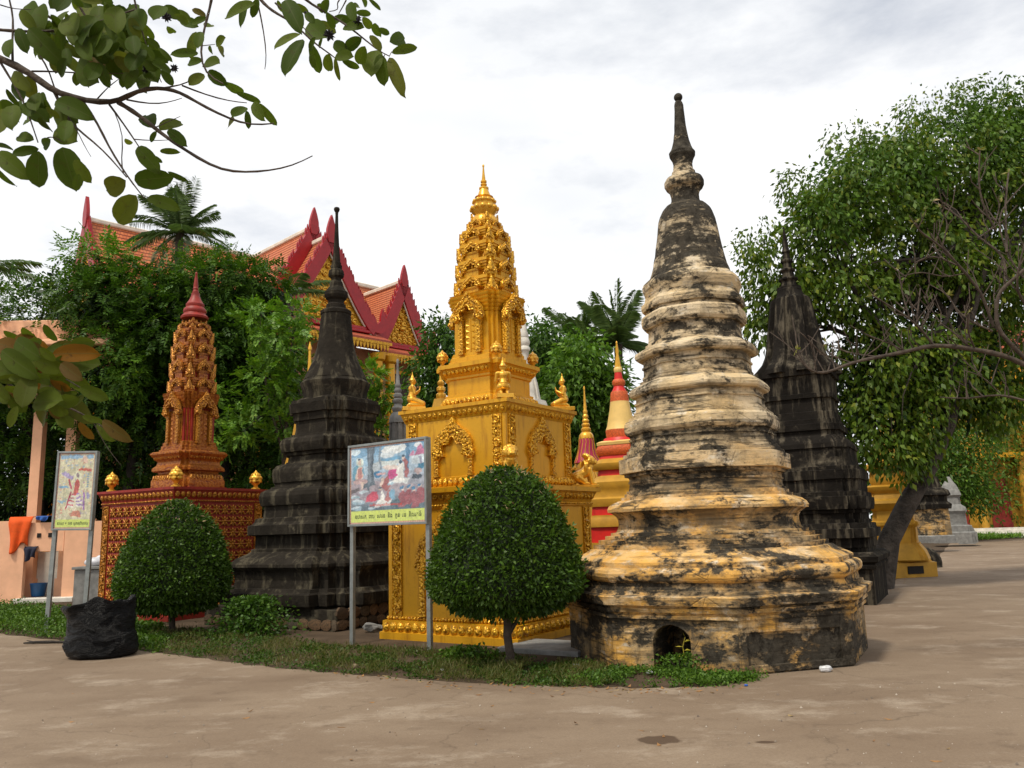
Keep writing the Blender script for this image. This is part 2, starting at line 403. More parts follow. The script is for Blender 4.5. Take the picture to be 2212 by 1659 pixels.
def dirtmat():
    t = NT('bare_earth'); a = t.noise(1.6, 8, .65); b = t.noise(40, 5, .7)
    c = t.mix(t.ramp(a, [(.35, 0), (.65, 1)]), (.055, .037, .022), (.12, .082, .052))
    c = t.mix(t.ramp(b, [(.4, .5), (.7, 0)]), c, (.05, .036, .024)); t.bump(b, .6, .03)
    return t.fin(c, .95, 0, .15)
MAT['earth'] = dirtmat()
# ------------------------------------------------------------------ ground and pavement
mb = MB(); b = mb.pts([(-1500, -60, 0), (1500, -60, 0), (1500, 2400, 0), (-1500, 2400, 0)]); mb.f.append((b, b+1, b+2, b+3))
tag(mb.build('ground', MAT['earth'], None, 0), None, None, kind='structure')
EDGE = [(-420, 1330), (-200, 1346), (0, 1370), (140, 1386), (270, 1402), (420, 1421), (560, 1440), (760, 1458), (1000, 1476), (1200, 1484), (1400, 1488), (1560, 1484), (1622, 1470),
        (1640, 1400), (1700, 1330), (1840, 1270), (1900, 1262), (1960, 1246), (1996, 1228), (2034, 1196), (2052, 1174), (2130, 1168), (2212, 1164), (2500, 1150)]
def jag(p, i):
    return (p.x + .04*math.sin(i*2.3), p.y + .04*math.sin(i*3.7+1), .006)
edge_w = []
for i in range(len(EDGE)-1):
    (u0, v0), (u1, v1) = EDGE[i], EDGE[i+1]
    for k in range(6):
        t = k/6; edge_w.append(jag(G(u0+(u1-u0)*t, v0+(v1-v0)*t), len(edge_w)))
edge_w += [(70, 56, .006), (70, -30, .006), (-45, -30, .006), (-45, 16, .006)]
mb = MB(); b = mb.pts(edge_w); mb.f.append(tuple(range(b, b+len(edge_w))))
tag(mb.build('pavement', MAT['pavement'], None, 0), None, None, kind='structure')
# ------------------------------------------------------------------ carved ornament shapes shared by the gilded monuments
def flame_mesh(name, w, h, d, n_teeth=4, lean=0.0):
    # an upright flame-shaped antefix: notched leaf outline, bulging front, carved knobs
    mb = MB(); L_, R_ = [], []
    for i in range(n_teeth*2+1):
        t = i/(n_teeth*2); x = w/2*(1-t)**.75*(1.0 if i % 2 == 0 else .80) + .02*w; z = h*t*.94
        R_.append((x, z)); L_.append((-x, z))
    out = L_[:1] + R_ + [(0, h)] + L_[:0:-1]
    mb.prism(out, -d*.25, d*.5, d*.5)
    mb.ell((0, -d*.55, h*.3), (w*.17, d*.35, h*.16), 8, 5); mb.ell((0, -d*.45, h*.58), (w*.10, d*.3, h*.12), 7, 4)
    for sx in (-1, 1): mb.ell((sx*w*.27, -d*.4, h*.17), (w*.12, d*.3, h*.10), 7, 4)
    if lean: mb.v = [(x, y-lean*(z/h)**2*h, z) for x, y, z in mb.v]
    return mb.mesh(name, 40)
def band(mb, inn, out, y0, y1):
    n = len(inn); b = mb.pts([(x, y0, z) for x, z in inn] + [(x, y0, z) for x, z in out] + [(x, y1, z) for x, z in inn] + [(x, y1, z) for x, z in out])
    for i in range(n-1):
        mb.f += [(b+i, b+i+1, b+n+i+1, b+n+i), (b+n+i, b+n+i+1, b+3*n+i+1, b+3*n+i), (b+2*n+i+1, b+2*n+i, b+3*n+i, b+3*n+i+1), (b+i+1, b+i, b+2*n+i, b+2*n+i+1)]
    for i in (0, n-1): mb.f.append((b+i, b+n+i, b+3*n+i, b+2*n+i))
def arch_curves(w, h, N=41):
    inn, out = [], []
    for i in range(N):
        a = math.pi*(1-i/(N-1)); s_, c_ = math.sin(a), math.cos(a)
        lob = 1+.16*math.cos(6*a)*-1
        inn.append((w*.26*c_*lob, h*.42*max(s_, 0)**.85*lob + (h*.02 if s_ < .05 else 0)))
        peak = math.exp(-((a-math.pi/2)/.22)**2)*.22
        notch = .03*((i % 4) < 2)
        out.append((w*.50*c_*(1-notch), h*((.74+notch)*max(s_, 0)**.8 + peak)))
    return inn, out
def arch_mesh(name, w, h, d, knobs=2):
    # lobed arch-shaped pediment with carved scrolls
    mb = MB(); inn, out = arch_curves(w, h); band(mb, inn, out, -d, 0)
    n = len(inn); rr = random.Random(int(w*1000)+3)
    rim = [(inn[i][0]*1.04, -d*1.05, inn[i][1]*1.03) for i in range(n)]; mb.tube(rim, d*.22, 5)
    for row in range(knobs):
        t = .30+.48*row/max(1, knobs-1) if knobs > 1 else .5
        for i in range(1, n-1, 2):
            x = inn[i][0]*(1-t)+out[i][0]*t; z = inn[i][1]*(1-t)+out[i][1]*t; k = w*.034*(1+.35*rr.random())
            mb.ell((x, -d*1.0, z), (k, d*.42, k), 6, 4)
    for s_ in (-1, 1):
        sp = []
        for i in range(16):
            a = i/15*2*math.pi*1.25; r_ = w*.105*(1-i/17); sp.append((s_*(w*.40+r_*math.cos(a)*.9), -d*1.1, h*.055+r_*math.sin(a)))
        mb.tube(sp, d*.28, 5); mb.ell((s_*w*.40, -d*.6, h*.055), (w*.11, d*.6, w*.11), 9, 5)
    return mb.mesh(name, 40)
def scroll_panel(name, w, h, d=.02):
    # vertical strip of alternating leaf scrolls inside two fillets
    mb = MB(); n = max(1, round(h/(w*1.02))); u = h/n
    mb.box((0, -d*.15, h/2), (w, d*.3, h))
    for sx in (-1, 1): mb.box((sx*w*.47, -d*.45, h/2), (w*.06, d*.6, h*.995))
    for k in range(n):
        s_ = 1 if k % 2 else -1; zc = (k+.5)*u; sp = []
        for i in range(22):
            a = i/21*2*math.pi*1.55 + 1.0; r_ = min(w, u)*.39*(1-i/25); sp.append((s_*(r_*math.cos(a)+w*.02), -d*(.55+.35*math.sin(i*.4)), zc+r_*math.sin(a)))
        mb.tube(sp, [d*.62*(1-.5*i/21) for i in range(22)], 5)
        mb.ell((0, -d*.7, zc), (w*.07, d*.6, w*.07), 7, 4)
        for j in range(5):
            a = j*1.25+k; mb.ell((w*.33*math.cos(a)*s_, -d*.5, zc+u*.40*math.sin(a)), (w*.09, d*.5, w*.045), 6, 4, Matrix.Rotation(-a*s_, 3, 'Y'))
    return mb.mesh(name, 40)
def petal_row(mb, length, h, d, n, down=False):
    # row of lotus petals along x, centred, standing from z=0 to h, bulging towards -y
    w = length/n
    for i in range(n):
        x = -length/2+(i+.5)*w; z0, z1 = (h, 0) if down else (0, h)
        mb.ell((x, -d*.15, z0+(z1-z0)*.42), (w*.47, d*.85, h*.5), 8, 5)
        mb.ell((x, -d*.55, z0+(z1-z0)*.36), (w*.22, d*.6, h*.27), 6, 4)
def around(mb_fn, mb):
    for k in range(4):
        mb.m = Matrix.Rotation(k*math.pi/2, 4, 'Z'); mb_fn(mb, k)
    mb.m = Matrix.Identity(4)
def frieze(parent, mat, name, half, z, h, d, n, down=False, over=0.0):
    mb = MB()
    def one(m, k):
        b0 = m.m.copy(); m.m = b0 @ Matrix.Translation((0, -half, z)); petal_row(m, 2*half+over, h, d, n, down); m.m = b0
    around(one, mb); return mb.build(name, mat, parent, 60)
def bud_mesh(name, s):
    # lotus-bud finial: stem, rim, pointed bud of overlapping petals
    mb = MB(); mb.lathe([(0, .30*s), (.10*s, .30*s), (.14*s, .20*s), (.22*s, .13*s), (.34*s, .16*s), (.40*s, .26*s), (.47*s, .28*s), (.5*s, .2*s)], 16)
    mb.lathe([(.48*s, .2*s), (.6*s, .37*s), (.78*s, .41*s), (.95*s, .34*s), (1.12*s, .20*s), (1.25*s, .08*s), (1.34*s, .015*s)], 16)
    for ring, (z, r, n, hh) in enumerate(((.62, .37, 6, .28), (.85, .38, 6, .28), (1.05, .26, 5, .24))):
        for k in range(n):
            a = 2*math.pi*(k+.5*ring)/n
            mb.ell((r*s*math.cos(a)*.93, r*s*math.sin(a)*.93, z*s), (.055*s, .17*s, hh*s*.62), 7, 5, Matrix.Rotation(a, 3, 'Z') @ Matrix.Rotation(-.25-.25*ring, 3, 'Y'))
    return mb.mesh(name, 50)

def tiered_tower(root, tiers, body, spire_rows, axis, mats, poly, niche_w=.9):
    """tiers: list of (z0, z1, half) from bottom; body: (z0, z1, half); axis: world x, y for the spire rows"""
    m_body, m_carve, m_plain, m_spire, m_core = mats
    z0, z1, hb = body; dz = z1-z0
    # main cella: moulded foot, shaft, stepped cornice
    mb = MB(); mb.loft([(z0, hb*1.13), (z0+.05*dz, hb*1.13), (z0+.06*dz, hb*1.06), (z0+.11*dz, hb*1.06), (z0+.125*dz, hb*1.0), (z0+.17*dz, hb*1.0), (z0+.18*dz, hb*.92)], poly)
    mb.build('shaft_foot', m_plain, root, 30)
    mb = MB(); mb.loft([(z0+.17*dz, hb*.90), (z0+.74*dz, hb*.90)], poly); mb.build('shaft', m_body, root, 30)
    mb = MB(); P = [(z0+.73*dz, hb*.92)]; q = 5
    for i in range(q):
        za = z0+dz*(.74+.26*i/q); zb = z0+dz*(.74+.26*(i+.55)/q); r_ = hb*(.93+.035*i)
        P += [(za, r_), (zb, r_+hb*.02), (zb+.001, r_-hb*.02)]
    P.append((z1, hb*1.08)); mb.loft(P, poly); mb.build('shaft_cornice', m_plain, root, 30)
    # portico on each side: colonnettes, door leaf, pediment
    ped = arch_mesh('pediment', hb*1.25, dz*.40, hb*.16); dw = hb*.42
    dm = MB(); dm.box((0, 0, dz*.24), (dw, hb*.05, dz*.48)); dm.box((0, -hb*.03, dz*.24), (dw*.1, hb*.03, dz*.47))
    for sx in (-1, 1):
        for k in range(6):
            zc = dz*(.045+.082*k); b0 = dm.pts([(sx*dw*.46, -hb*.026, zc-dz*.035), (sx*dw*.46, -hb*.026, zc+dz*.035), (sx*dw*.08, -hb*.026, zc), (sx*dw*.36, -hb*.06, zc)])
            dm.f += [(b0, b0+3, b0+1), (b0+1, b0+3, b0+2), (b0+2, b0+3, b0), (b0, b0+1, b0+2)]
    dmesh = dm.mesh('door_leaf', 30)
    cm_ = MB(); cw = hb*.17
    cm_.box((0, 0, dz*.26), (cw, cw, dz*.52))
    for zz, k in ((.02, 1.35), (.06, 1.2), (.46, 1.15), (.49, 1.3), (.52, 1.45)): cm_.box((0, 0, dz*zz), (cw*k, cw*k, dz*.024))
    for k in range(7): cm_.ell((0, -cw*.5, dz*(.11+.052*k)), (cw*.32, cw*.14, dz*.02), 6, 4)
    cmesh = cm_.mesh('colonnette', 30)
    sp = scroll_panel('scroll_strip', cw*1.0, dz*.50, cw*.25)
    for k in range(4):
        Rz = Matrix.Rotation(k*math.pi/2, 4, 'Z')
        def put(nm, me, mt, x, y, z):
            p = Rz @ Vector((x, y, z)); return place(nm, me, mt, root, p, (0, 0, k*math.pi/2))
        put('door_leaf', dmesh, m_plain, 0, -hb*.96, z0+dz*.17)
        for sx in (-1, 1): put('colonnette', cmesh, m_carve, sx*hb*.36, -hb*1.0, z0+dz*.14)
        put('pediment', ped, m_carve, 0, -hb*1.03, z0+dz*.62)
        mbp = None
    # stacked tiers with antefixes
    fl_c = None
    for ti, (a, b_, h) in enumerate(tiers):
        d_ = b_-a; mb = MB()
        mb.loft([(a-.002, h*.84), (a+.40*d_, h*.84)], poly); mb.build('tier_wall', m_core, root, 30); mb = MB(); mb.loft([(a+.39*d_, h*.84), (a+.40*d_, h*.90), (a+.52*d_, h*.90), (a+.54*d_, h*.94), (a+.66*d_, h*.94), (a+.68*d_, h*.985), (a+.80*d_, h*.985), (a+.82*d_, h*1.03), (b_, h*1.03)], poly)
        mb.build('tier', m_plain, root, 30)
        cor = flame_mesh('antefix', h*.56, d_*.90, h*.16, 4, .12); sm = flame_mesh('antefix', h*.20, d_*.46, h*.12, 3)
        pd = arch_mesh('tier_pediment', h*.96, d_*.66, h*.13, 1)
        por = MB(); por.box((0, 0, d_*.16), (h*.66, h*.26, d_*.32)); por.box((0, -h*.01, d_*.335), (h*.84, h*.33, d_*.05)); por.box((0, -h*.01, d_*.385), (h*.92, h*.37, d_*.05)); por.ell((0, -h*.12, d_*.56), (h*.06, h*.06, d_*.13), 8, 5)
        pm = por.mesh('tier_porch', 30)
        for k in range(4):
            Rz = Matrix.Rotation(k*math.pi/2, 4, 'Z')
            def put(nm, me, mt, x, y, z, extra=0.0):
                p = Rz @ Vector((x, y, z)); return place(nm, me, mt, root, p, (0, 0, k*math.pi/2+extra))
            put('tier_porch', pm, m_plain, 0, -h*.92, a)
            put('tier_pediment', pd, m_carve, 0, -h*1.04, a+.41*d_)
            put('antefix', cor, m_carve, h*.90, -h*.90, a, math.pi/4)
            for sx in (-.66, .66): put('antefix', sm, m_carve, sx*h, -h*.97, a)
            if ti == len(tiers)-1:
                for sx in (-.45, 0, .45): put('antefix', sm, m_carve, sx*h, -h*.86, b_)
                put('antefix', cor, m_carve, h*.66, -h*.66, b_, math.pi/4)
    # lotus crown and needle
    P = prof(axis[0], axis[1], spire_rows)
    mb = MB(); mb.lathe([(z, r) for z, r in P], 24); o = mb.build('spire', m_spire, root, 40)
    return P

# ------------------------------------------------------------------ golden monument
GX, GY, GTH = -.386, 13.381, .583
def gcorner(s, w):
    Lv = Vector((-math.cos(GTH), math.sin(GTH))); Rv = Vector((math.sin(GTH), math.cos(GTH))); c = Vector((GX, GY))-(Lv+Rv)*s/2
    return (c+Lv*s, c, c+Rv*s)[w]
def gz(s, w, v): c = gcorner(s, w); return zat(c.x, c.y, v)
gold_root = thing('golden_stupa', 'tall golden monument with two carved boxes and tiered tower', 'stupa', (GX, GY, 0), -GTH)
zl = gz(2.62, 2, 1053)                 # top of the lower ledge
zu = gz(2.10, 1, 858)                  # top of the upper ledge
sq = square()
mb = MB(); mb.loft([(-.02, 1.27), (.10, 1.27), (.115, 1.235), (.27, 1.235), (.28, 1.205)], sq); mb.build('plinth', MAT['gold'], gold_root, 30)
frieze(gold_root, MAT['gold_carved'], 'petal_frieze', 1.235, .115, .155, .045, 17)
frieze(gold_root, MAT['gold_carved'], 'bead_frieze', 1.185, .285, .055, .03, 40)
mb = MB(); mb.loft([(.27, 1.168), (zl-.30, 1.168)], sq); mb.build('lower_box', MAT['gold'], gold_root, 30)
mb = MB(); mb.loft([(zl-.31, 1.175), (zl-.29, 1.195), (zl-.25, 1.195), (zl-.24, 1.18), (zl-.20, 1.19), (zl-.075, 1.255), (zl-.07, 1.31), (zl, 1.31)], sq); mb.build('lower_cornice', MAT['gold'], gold_root, 30)
frieze(gold_root, MAT['gold_carved'], 'petal_frieze', 1.205, zl-.205, .13, .055, 20, True)
frieze(gold_root, MAT['gold_carved'], 'bead_frieze', 1.20, zl-.275, .04, .025, 44)
mb = MB(); mb.loft([(zl-.002, 1.035), (zl+.03, 1.035), (zl+.035, 1.0), (zl+.17, 1.0), (zl+.18, .975)], sq); mb.build('upper_foot', MAT['gold'], gold_root, 30)
frieze(gold_root, MAT['gold_carved'], 'petal_frieze', 1.0, zl+.035, .135, .045, 20)
mb = MB(); mb.loft([(zl+.17, .968), (zu-.20, .968)], sq); mb.build('upper_box', MAT['gold'], gold_root, 30)
mb = MB(); mb.loft([(zu-.21, .975), (zu-.19, .985), (zu-.06, 1.03), (zu-.055, 1.055), (zu, 1.055)], sq); mb.build('upper_cornice', MAT['gold'], gold_root, 30)
frieze(gold_root, MAT['gold_carved'], 'petal_frieze', .985, zu-.195, .135, .05, 20, True)
lo_h = zl-.31-.345; up_h = zu-.21-(zl+.18)
sp_lo = scroll_panel('scroll_pilaster', .19, lo_h, .035); sp_up = scroll_panel('scroll_pilaster', .165, up_h, .03)
ar_lo = arch_mesh('niche_arch', 1.16, .98, .075, 3); ar_up = arch_mesh('niche_arch', .80, .62, .06, 3)
def colonnette(w, h):
    m = MB(); m.box((0, 0, h/2), (w, w*.7, h))
    for zz, k in ((.03, 1.7), (.09, 1.4), (.14, 1.2), (.82, 1.2), (.88, 1.5), (.93, 1.35), (.98, 1.75)): m.box((0, 0, h*zz), (w*k, w*.7*k, h*.045))
    for k in range(5): m.ell((0, -w*.35, h*(.22+.13*k)), (w*.3, w*.12, h*.05), 6, 4)
    return m.mesh('colonnette', 30)
cl_lo, cl_up = colonnette(.10, .72), colonnette(.075, .33)
def niche_back(w, h, d): 
    m = MB(); m.box((0, 0, h/2), (w, d, h)); return m.mesh('niche_sill', 30)
for k in range(4):
    Rz = Matrix.Rotation(k*math.pi/2, 4, 'Z')
    def put(nm, me, mt, x, y, z):
        return place(nm, me, mt, gold_root, Rz @ Vector((x, y, z)), (0, 0, k*math.pi/2))
    for sx in (-1, 1):
        put('scroll_pilaster', sp_lo, MAT['gold_carved'], sx*.985, -1.170, .345)
        put('scroll_pilaster', sp_up, MAT['gold_carved'], sx*.815, -.970, zl+.18)
        put('colonnette', cl_lo, MAT['gold_carved'], sx*.46, -1.19, .345)
        put('colonnette', cl_up, MAT['gold_carved'], sx*.325, -.985, zl+.18)
    put('niche_arch', ar_lo, MAT['gold_carved'], 0, -1.165, .345+.66)
    put('niche_arch', ar_up, MAT['gold_carved'], 0, -.965, zl+.18+.30)
# pedestal of the tower
red_poly = redent(.13, 2)
zp = zat(GX, GY, 796); zp0 = zu; dp = zp-zp0
mb = MB(); mb.loft([(zp0-.002, .68), (zp0+.06*dp, .68), (zp0+.08*dp, .66), (zp0+.24*dp, .62), (zp0+.27*dp, .59), (zp0+.32*dp, .59), (zp0+.34*dp, .545), (zp0+.66*dp, .545), (zp0+.68*dp, .575), (zp0+.73*dp, .575), (zp0+.75*dp, .60),
            (zp0+.90*dp, .66), (zp0+.91*dp, .69), (zp, .69)], red_poly); mb.build('tower_pedestal', MAT['gold'], gold_root, 30)
mb = MB()
def pf(m, k):
    b0 = m.m.copy()
    m.m = b0 @ Matrix.Translation((0, -.655, zp0+.07*dp)); petal_row(m, .92, .17*dp, .035, 11)
    m.m = b0 @ Matrix.Translation((0, -.625, zp0+.755*dp)); petal_row(m, .92, .14*dp, .04, 11, True); m.m = b0
around(pf, mb); mb.build('petal_frieze', MAT['gold_carved'], gold_root, 60)
k_ = 1/.80
def gh(px, v): z = zat(GX, GY, v); return px*dep(GX, GY, z)/FP*k_*.82
zb1 = zat(GX, GY, 648); rows = [(648, 610, 74), (610, 572, 70), (572, 536, 66), (536, 505, 59), (505, 483, 42)]
tiers = []
for v0, v1, px in rows: tiers.append((zat(GX, GY, v0), zat(GX, GY, v1), gh(px, v0)*.665))
spire_g = [(488, 30), (478, 29), (472, 26), (467, 21), (462, 24), (456, 29), (450, 29), (445, 22), (442, 22), (437, 25), (433, 22), (430, 17), (427, 20), (432.5, 18), (425, 15), (415, 11), (410, 9.5), (409, 10.5), (406, 10.5), (404, 6),
           (402, 5), (400, 7), (398, 7), (396, 4), (394, 6.6), (391, 6.6), (389, 3.6), (387, 4), (375, 2.6), (362, 1.5), (360, 2.3), (357, 2.3), (355, .6)]
tiered_tower(gold_root, tiers, (zp, zb1, gh(75, 700)*.81), spire_g, (GX, GY), (MAT['gold'], MAT['gold_carved'], MAT['gold'], MAT['gold_bright'], MAT['gold']), red_poly)
# crown petals round the lotus of the spire
mb = MB()
for v, px, n, s_ in ((453, 29, 12, .055), (437, 24, 12, .045)):
    z = zat(GX, GY, v); r_ = px*dep(GX, GY, z)/FP
    for k in range(n):
        a = 2*math.pi*k/n; mb.ell((r_*math.cos(a), r_*math.sin(a), z), (s_*.5, s_*.9, s_*.75), 7, 4, Matrix.Rotation(a, 3, 'Z'))
mb.build('lotus_crown', MAT['gold_bright'], gold_root, 60)
bud = bud_mesh('lotus_finial', .225)
for sx in (-1, 1):
    for sy in (-1, 1): place('lotus_finial', bud, MAT['gold_bright'], gold_root, (sx*.54, sy*.54, zp-.002))

# statues standing on the golden monument
def kneeler():
    m = MB()
    m.capsule((0, -.01, .155), .078, (0, .015, .27), .058); m.capsule((0, .015, .27), .058, (0, .01, .335), .072)
    m.capsule((-.075, .01, .365), .036, (.075, .01, .365), .036)
    m.capsule((0, .015, .37), .033, (0, .02, .43), .030); m.ell((0, .028, .462), (.044, .052, .056), 14, 8)
    m.capsule((0, .075, .455), .008, (0, .082, .45), .007)
    m.lathe([(.475, .052), (.485, .058), (.50, .052), (.505, .046), (.52, .044), (.535, .028), (.55, .030), (.555, .022), (.575, .02), (.58, .013), (.60, .012), (.65, .004)], 14, (0, .015, 0))
    for s_ in (-1, 1):
        m.capsule((s_*.047, 0, .14), .066, (s_*.062, .19, .065), .046); m.capsule((s_*.062, .19, .045), .042, (s_*.05, -.04, .045), .034)
        m.capsule((s_*.05, -.05, .045), .028, (s_*.05, -.075, .025), .024)
        m.capsule((s_*.10, .01, .362), .031, (s_*.112, .045, .235), .026); m.capsule((s_*.112, .045, .235), .026, (s_*.022, .135, .305), .019)
        m.capsule((s_*.013, .135, .305), .017, (s_*.008, .150, .375), .009)
        m.ell((s_*.046, .018, .46), (.010, .014, .028), 8, 5)
    m.tube([(.085*math.cos(a*.3927), .085*math.sin(a*.3927)*.9, .20) for a in range(17)], .008, 6)
    return remeshed(m, 'figure', .0075, MAT['gold_bright'], None, 2)
kn = kneeler(); kn_me = kn.data; bpy.data.objects.remove(kn)
ped_m = MB(); ped_m.box((0, .03, -.03), (.27, .40, .07), .006); ped_me = ped_m.mesh('statue_base', 30)
def on_gold(x, y, z): 
    p = Matrix.Rotation(-GTH, 3, 'Z') @ Vector((x, y, z)); return (p.x+GX, p.y+GY, z)
for sx, sy, lab in ((-1, -1, 'golden kneeling statue in profile at the left end of the upper ledge'), (1, -1, 'golden kneeling statue seen from behind on the front corner of the upper ledge'),
                    (1, 1, 'golden kneeling statue in profile at the right end of the upper ledge'), ):
    a = math.atan2(-sy, -sx)-math.pi/2
    st = thing('kneeling_statue', lab, 'statue', on_gold(sx*.90, sy*.90, zu+.066), a-GTH, 'statues on the upper ledge of the golden monument')
    link('figure', kn_me, None, st); st.scale = (.92, .92, .92); place('statue_base', ped_me, MAT['gold_bright'], st, (0, 0, 0))
def lion():
    m = MB()
    m.capsule((0, -.12, .13), .095, (0, .05, .22), .085); m.capsule((0, .05, .22), .09, (0, .10, .30), .085)
    m.ell((0, .13, .40), (.095, .085, .095), 14, 8); m.ell((0, .20, .385), (.06, .05, .045), 12, 7); m.capsule((-.045, .215, .36), .014, (.045, .215, .36), .014)
    for s_ in (-1, 1):
        m.capsule((s_*.065, .10, .26), .042, (s_*.07, .14, .03), .034); m.ell((s_*.07, .165, .022), (.04, .06, .028), 10, 6)
        m.capsule((s_*.075, -.11, .12), .075, (s_*.09, -.02, .06), .045); m.ell((s_*.09, .02, .025), (.042, .075, .028), 10, 6)
        m.ell((s_*.05, .19, .43), (.018, .018, .018), 8, 5); m.ell((s_*.085, .08, .47), (.02, .03, .03), 8, 5)
        m.ell((s_*.02, .245, .385), (.014, .012, .012), 8, 5)
    for i in range(26):
        a = i*2.4; r_ = .10; m.ell((r_*math.cos(a)*1.0, .08+.02*math.sin(i), .40+r_*math.sin(a)*1.05), (.028, .035, .028), 7, 5)
        m.ell((.09*math.cos(a), .02+.01*i/26, .30+.10*math.sin(a)), (.025, .03, .03), 7, 5)
    m.tube([(0, -.2, .08), (0, -.24, .16), (0, -.20, .26), (0, -.12, .30)], [.025, .022, .022, .03], 8)
    m.ell((0, .05, .49), (.05, .06, .05), 10, 6)
    return remeshed(m, 'figure', .009, MAT['gold_bright'], None, 1)
ln = lion(); ln_me = ln.data; bpy.data.objects.remove(ln)
lb = MB(); lb.box((0, 0, -.02), (.26, .46, .045), .005); lb_me = lb.mesh('statue_base', 30)
for sx, sy, lab in ((1, -1, 'golden lion statue facing forward above the round clipped tree'), (1, 1, 'golden lion statue in profile at the right end of the lower ledge')):
    st = thing('lion_statue', lab, 'statue', on_gold(sx*1.10, sy*1.10, zl+.041), math.atan2(sy, sx)-math.pi/2-GTH, 'lions on the lower ledge of the golden monument')
    link('figure', ln_me, None, st); place('statue_base', lb_me, MAT['gold_bright'], st, (0, 0, 0)); st.scale = (1.0, 1.0, 1.0)

# ------------------------------------------------------------------ red and gold monument on the left
RX, RY, RTH = -7.341, 18.319, .524
RX2 = at(402, 1163, RY).x
red_root = thing('red_gold_stupa', 'dark red monument with gold carved tower on a rosette patterned box', 'stupa', (RX, RY, 0), -RTH)
zr = 2.64
mb = MB(); mb.loft([(-.02, 1.30), (.10, 1.30), (.11, 1.26), (.30, 1.24), (.31, 1.215)], sq); mb.build('plinth', MAT['red'], red_root, 30)
frieze(red_root, MAT['oldgold'], 'petal_frieze', 1.25, .115, .175, .05, 15)
mb = MB(); mb.loft([(.30, 1.165), (zr-.30, 1.165)], sq); mb.build('lower_box', MAT['red'], red_root, 30)
mb = MB(); mb.loft([(zr-.31, 1.18), (zr-.25, 1.19), (zr-.24, 1.175), (zr-.055, 1.245), (zr-.05, 1.262), (zr, 1.262)], sq); mb.build('lower_cornice', MAT['red'], red_root, 30)
frieze(red_root, MAT['oldgold'], 'petal_frieze', 1.195, zr-.225, .16, .05, 18, True)
frieze(red_root, MAT['oldgold'], 'bead_frieze', 1.19, zr-.285, .035, .02, 44)
bh = zr-.31-.32
mb = MB(); rs = .118
for j in range(8):
    a = j*math.pi/4; mb.ell((rs*.55*math.cos(a), -.012, rs*.55*math.sin(a)), (rs*.42, .022, rs*.17), 7, 4, Matrix.Rotation(-a, 3, 'Y'))
mb.ell((0, -.02, 0), (rs*.26, .025, rs*.26), 8, 5)
for j in range(4):
    a = j*math.pi/2+math.pi/4; mb.ell((rs*1.02*math.cos(a), -.008, rs*1.02*math.sin(a)), (rs*.22, .018, rs*.13), 6, 4, Matrix.Rotation(-a, 3, 'Y'))
ros = mb.mesh('rosette', 50)
sp_r = scroll_panel('scroll_pilaster', .20, bh, .03)
for k in range(4):
    Rz = Matrix.Rotation(k*math.pi/2, 4, 'Z')
    for sx in (-1, 1): place('scroll_pilaster', sp_r, MAT['oldgold'], red_root, Rz @ Vector((sx*1.04, -1.167, .32)), (0, 0, k*math.pi/2))
    if k in (0, 1):
        nx, nz = 8, 8
        for i in range(nx):
            for j in range(nz):
                place('rosette', ros, MAT['oldgold'], red_root, Rz @ Vector((-.90+1.80*(i+.5)/nx, -1.168, .34+(bh-.04)*(j+.5)/nz)), (0, 0, k*math.pi/2))
    else:
        mb = MB(); mb.box((0, -1.17, .32+bh/2), (1.8, .02, bh)); mb.m = Rz; o = mb.build('carved_panel', MAT['oldgold'], red_root, 30); o.rotation_euler = (0, 0, k*math.pi/2)
bud_r = bud_mesh('lotus_finial', .33)
for sx in (-1, 1):
    for sy in (-1, 1): place('lotus_finial', bud_r, MAT['gold_bright'], red_root, (sx*1.06, sy*1.06, zr-.002))
# tower on its moulded pedestal (the tower stands over the middle of the box)
tow = bpy.data.objects.new('tower', None); C.objects.link(tow); tow.parent = red_root; tow.empty_display_size = .2
off = Matrix.Rotation(RTH, 3, 'Z') @ Vector((RX2-RX, 0, 0)); tow.location = (off.x, off.y, 0)
def rh(px, v): z = zat(RX2, RY, v); return px*dep(RX2, RY, z)/FP*.765
def rp(rows): return sorted((zat(RX2, RY, v), rh(px, v)) for v, px in rows)
mb = MB(); mb.loft([(zr-.002, rh(84, 1050)), (zr+.05, rh(84, 1050))], red_poly); mb.build('tower_step', MAT['red'], tow, 30)
P = rp([(1044, 78), (1040, 78), (1028, 70), (1025, 64), (1021, 64), (1019, 77), (1013, 77), (1007, 68), (1000, 66), (996, 68), (988, 78), (984, 82), (981, 82), (978, 76)]); P[0] = (zr+.048, P[0][1])
mb = MB(); mb.loft(P, red_poly); mb.build('tower_pedestal', MAT['oldgold_plain'], tow, 30)
mb = MB()
def pf2(m, k):
    b0 = m.m.copy(); z_a, z_b = zat(RX2, RY, 1043), zat(RX2, RY, 1027)
    m.m = b0 @ Matrix.Translation((0, -rh(74, 1040), z_a)); petal_row(m, 1.1*rh(74, 1040)*1.35, z_b-z_a, .035, 11); 
    z_a, z_b = zat(RX2, RY, 997), zat(RX2, RY, 985); m.m = b0 @ Matrix.Translation((0, -rh(72, 990), z_a)); petal_row(m, 1.1*rh(74, 1040)*1.35, z_b-z_a, .035, 13, True); m.m = b0
around(pf2, mb); mb.build('petal_frieze', MAT['oldgold'], tow, 60)
rrows = [(853, 822, 65), (822, 782, 61), (782, 746, 58), (746, 716, 53), (716, 702, 44)]
rt = [(zat(RX2, RY, a), zat(RX2, RY, b_), rh(px, a)*.72) for a, b_, px in rrows]
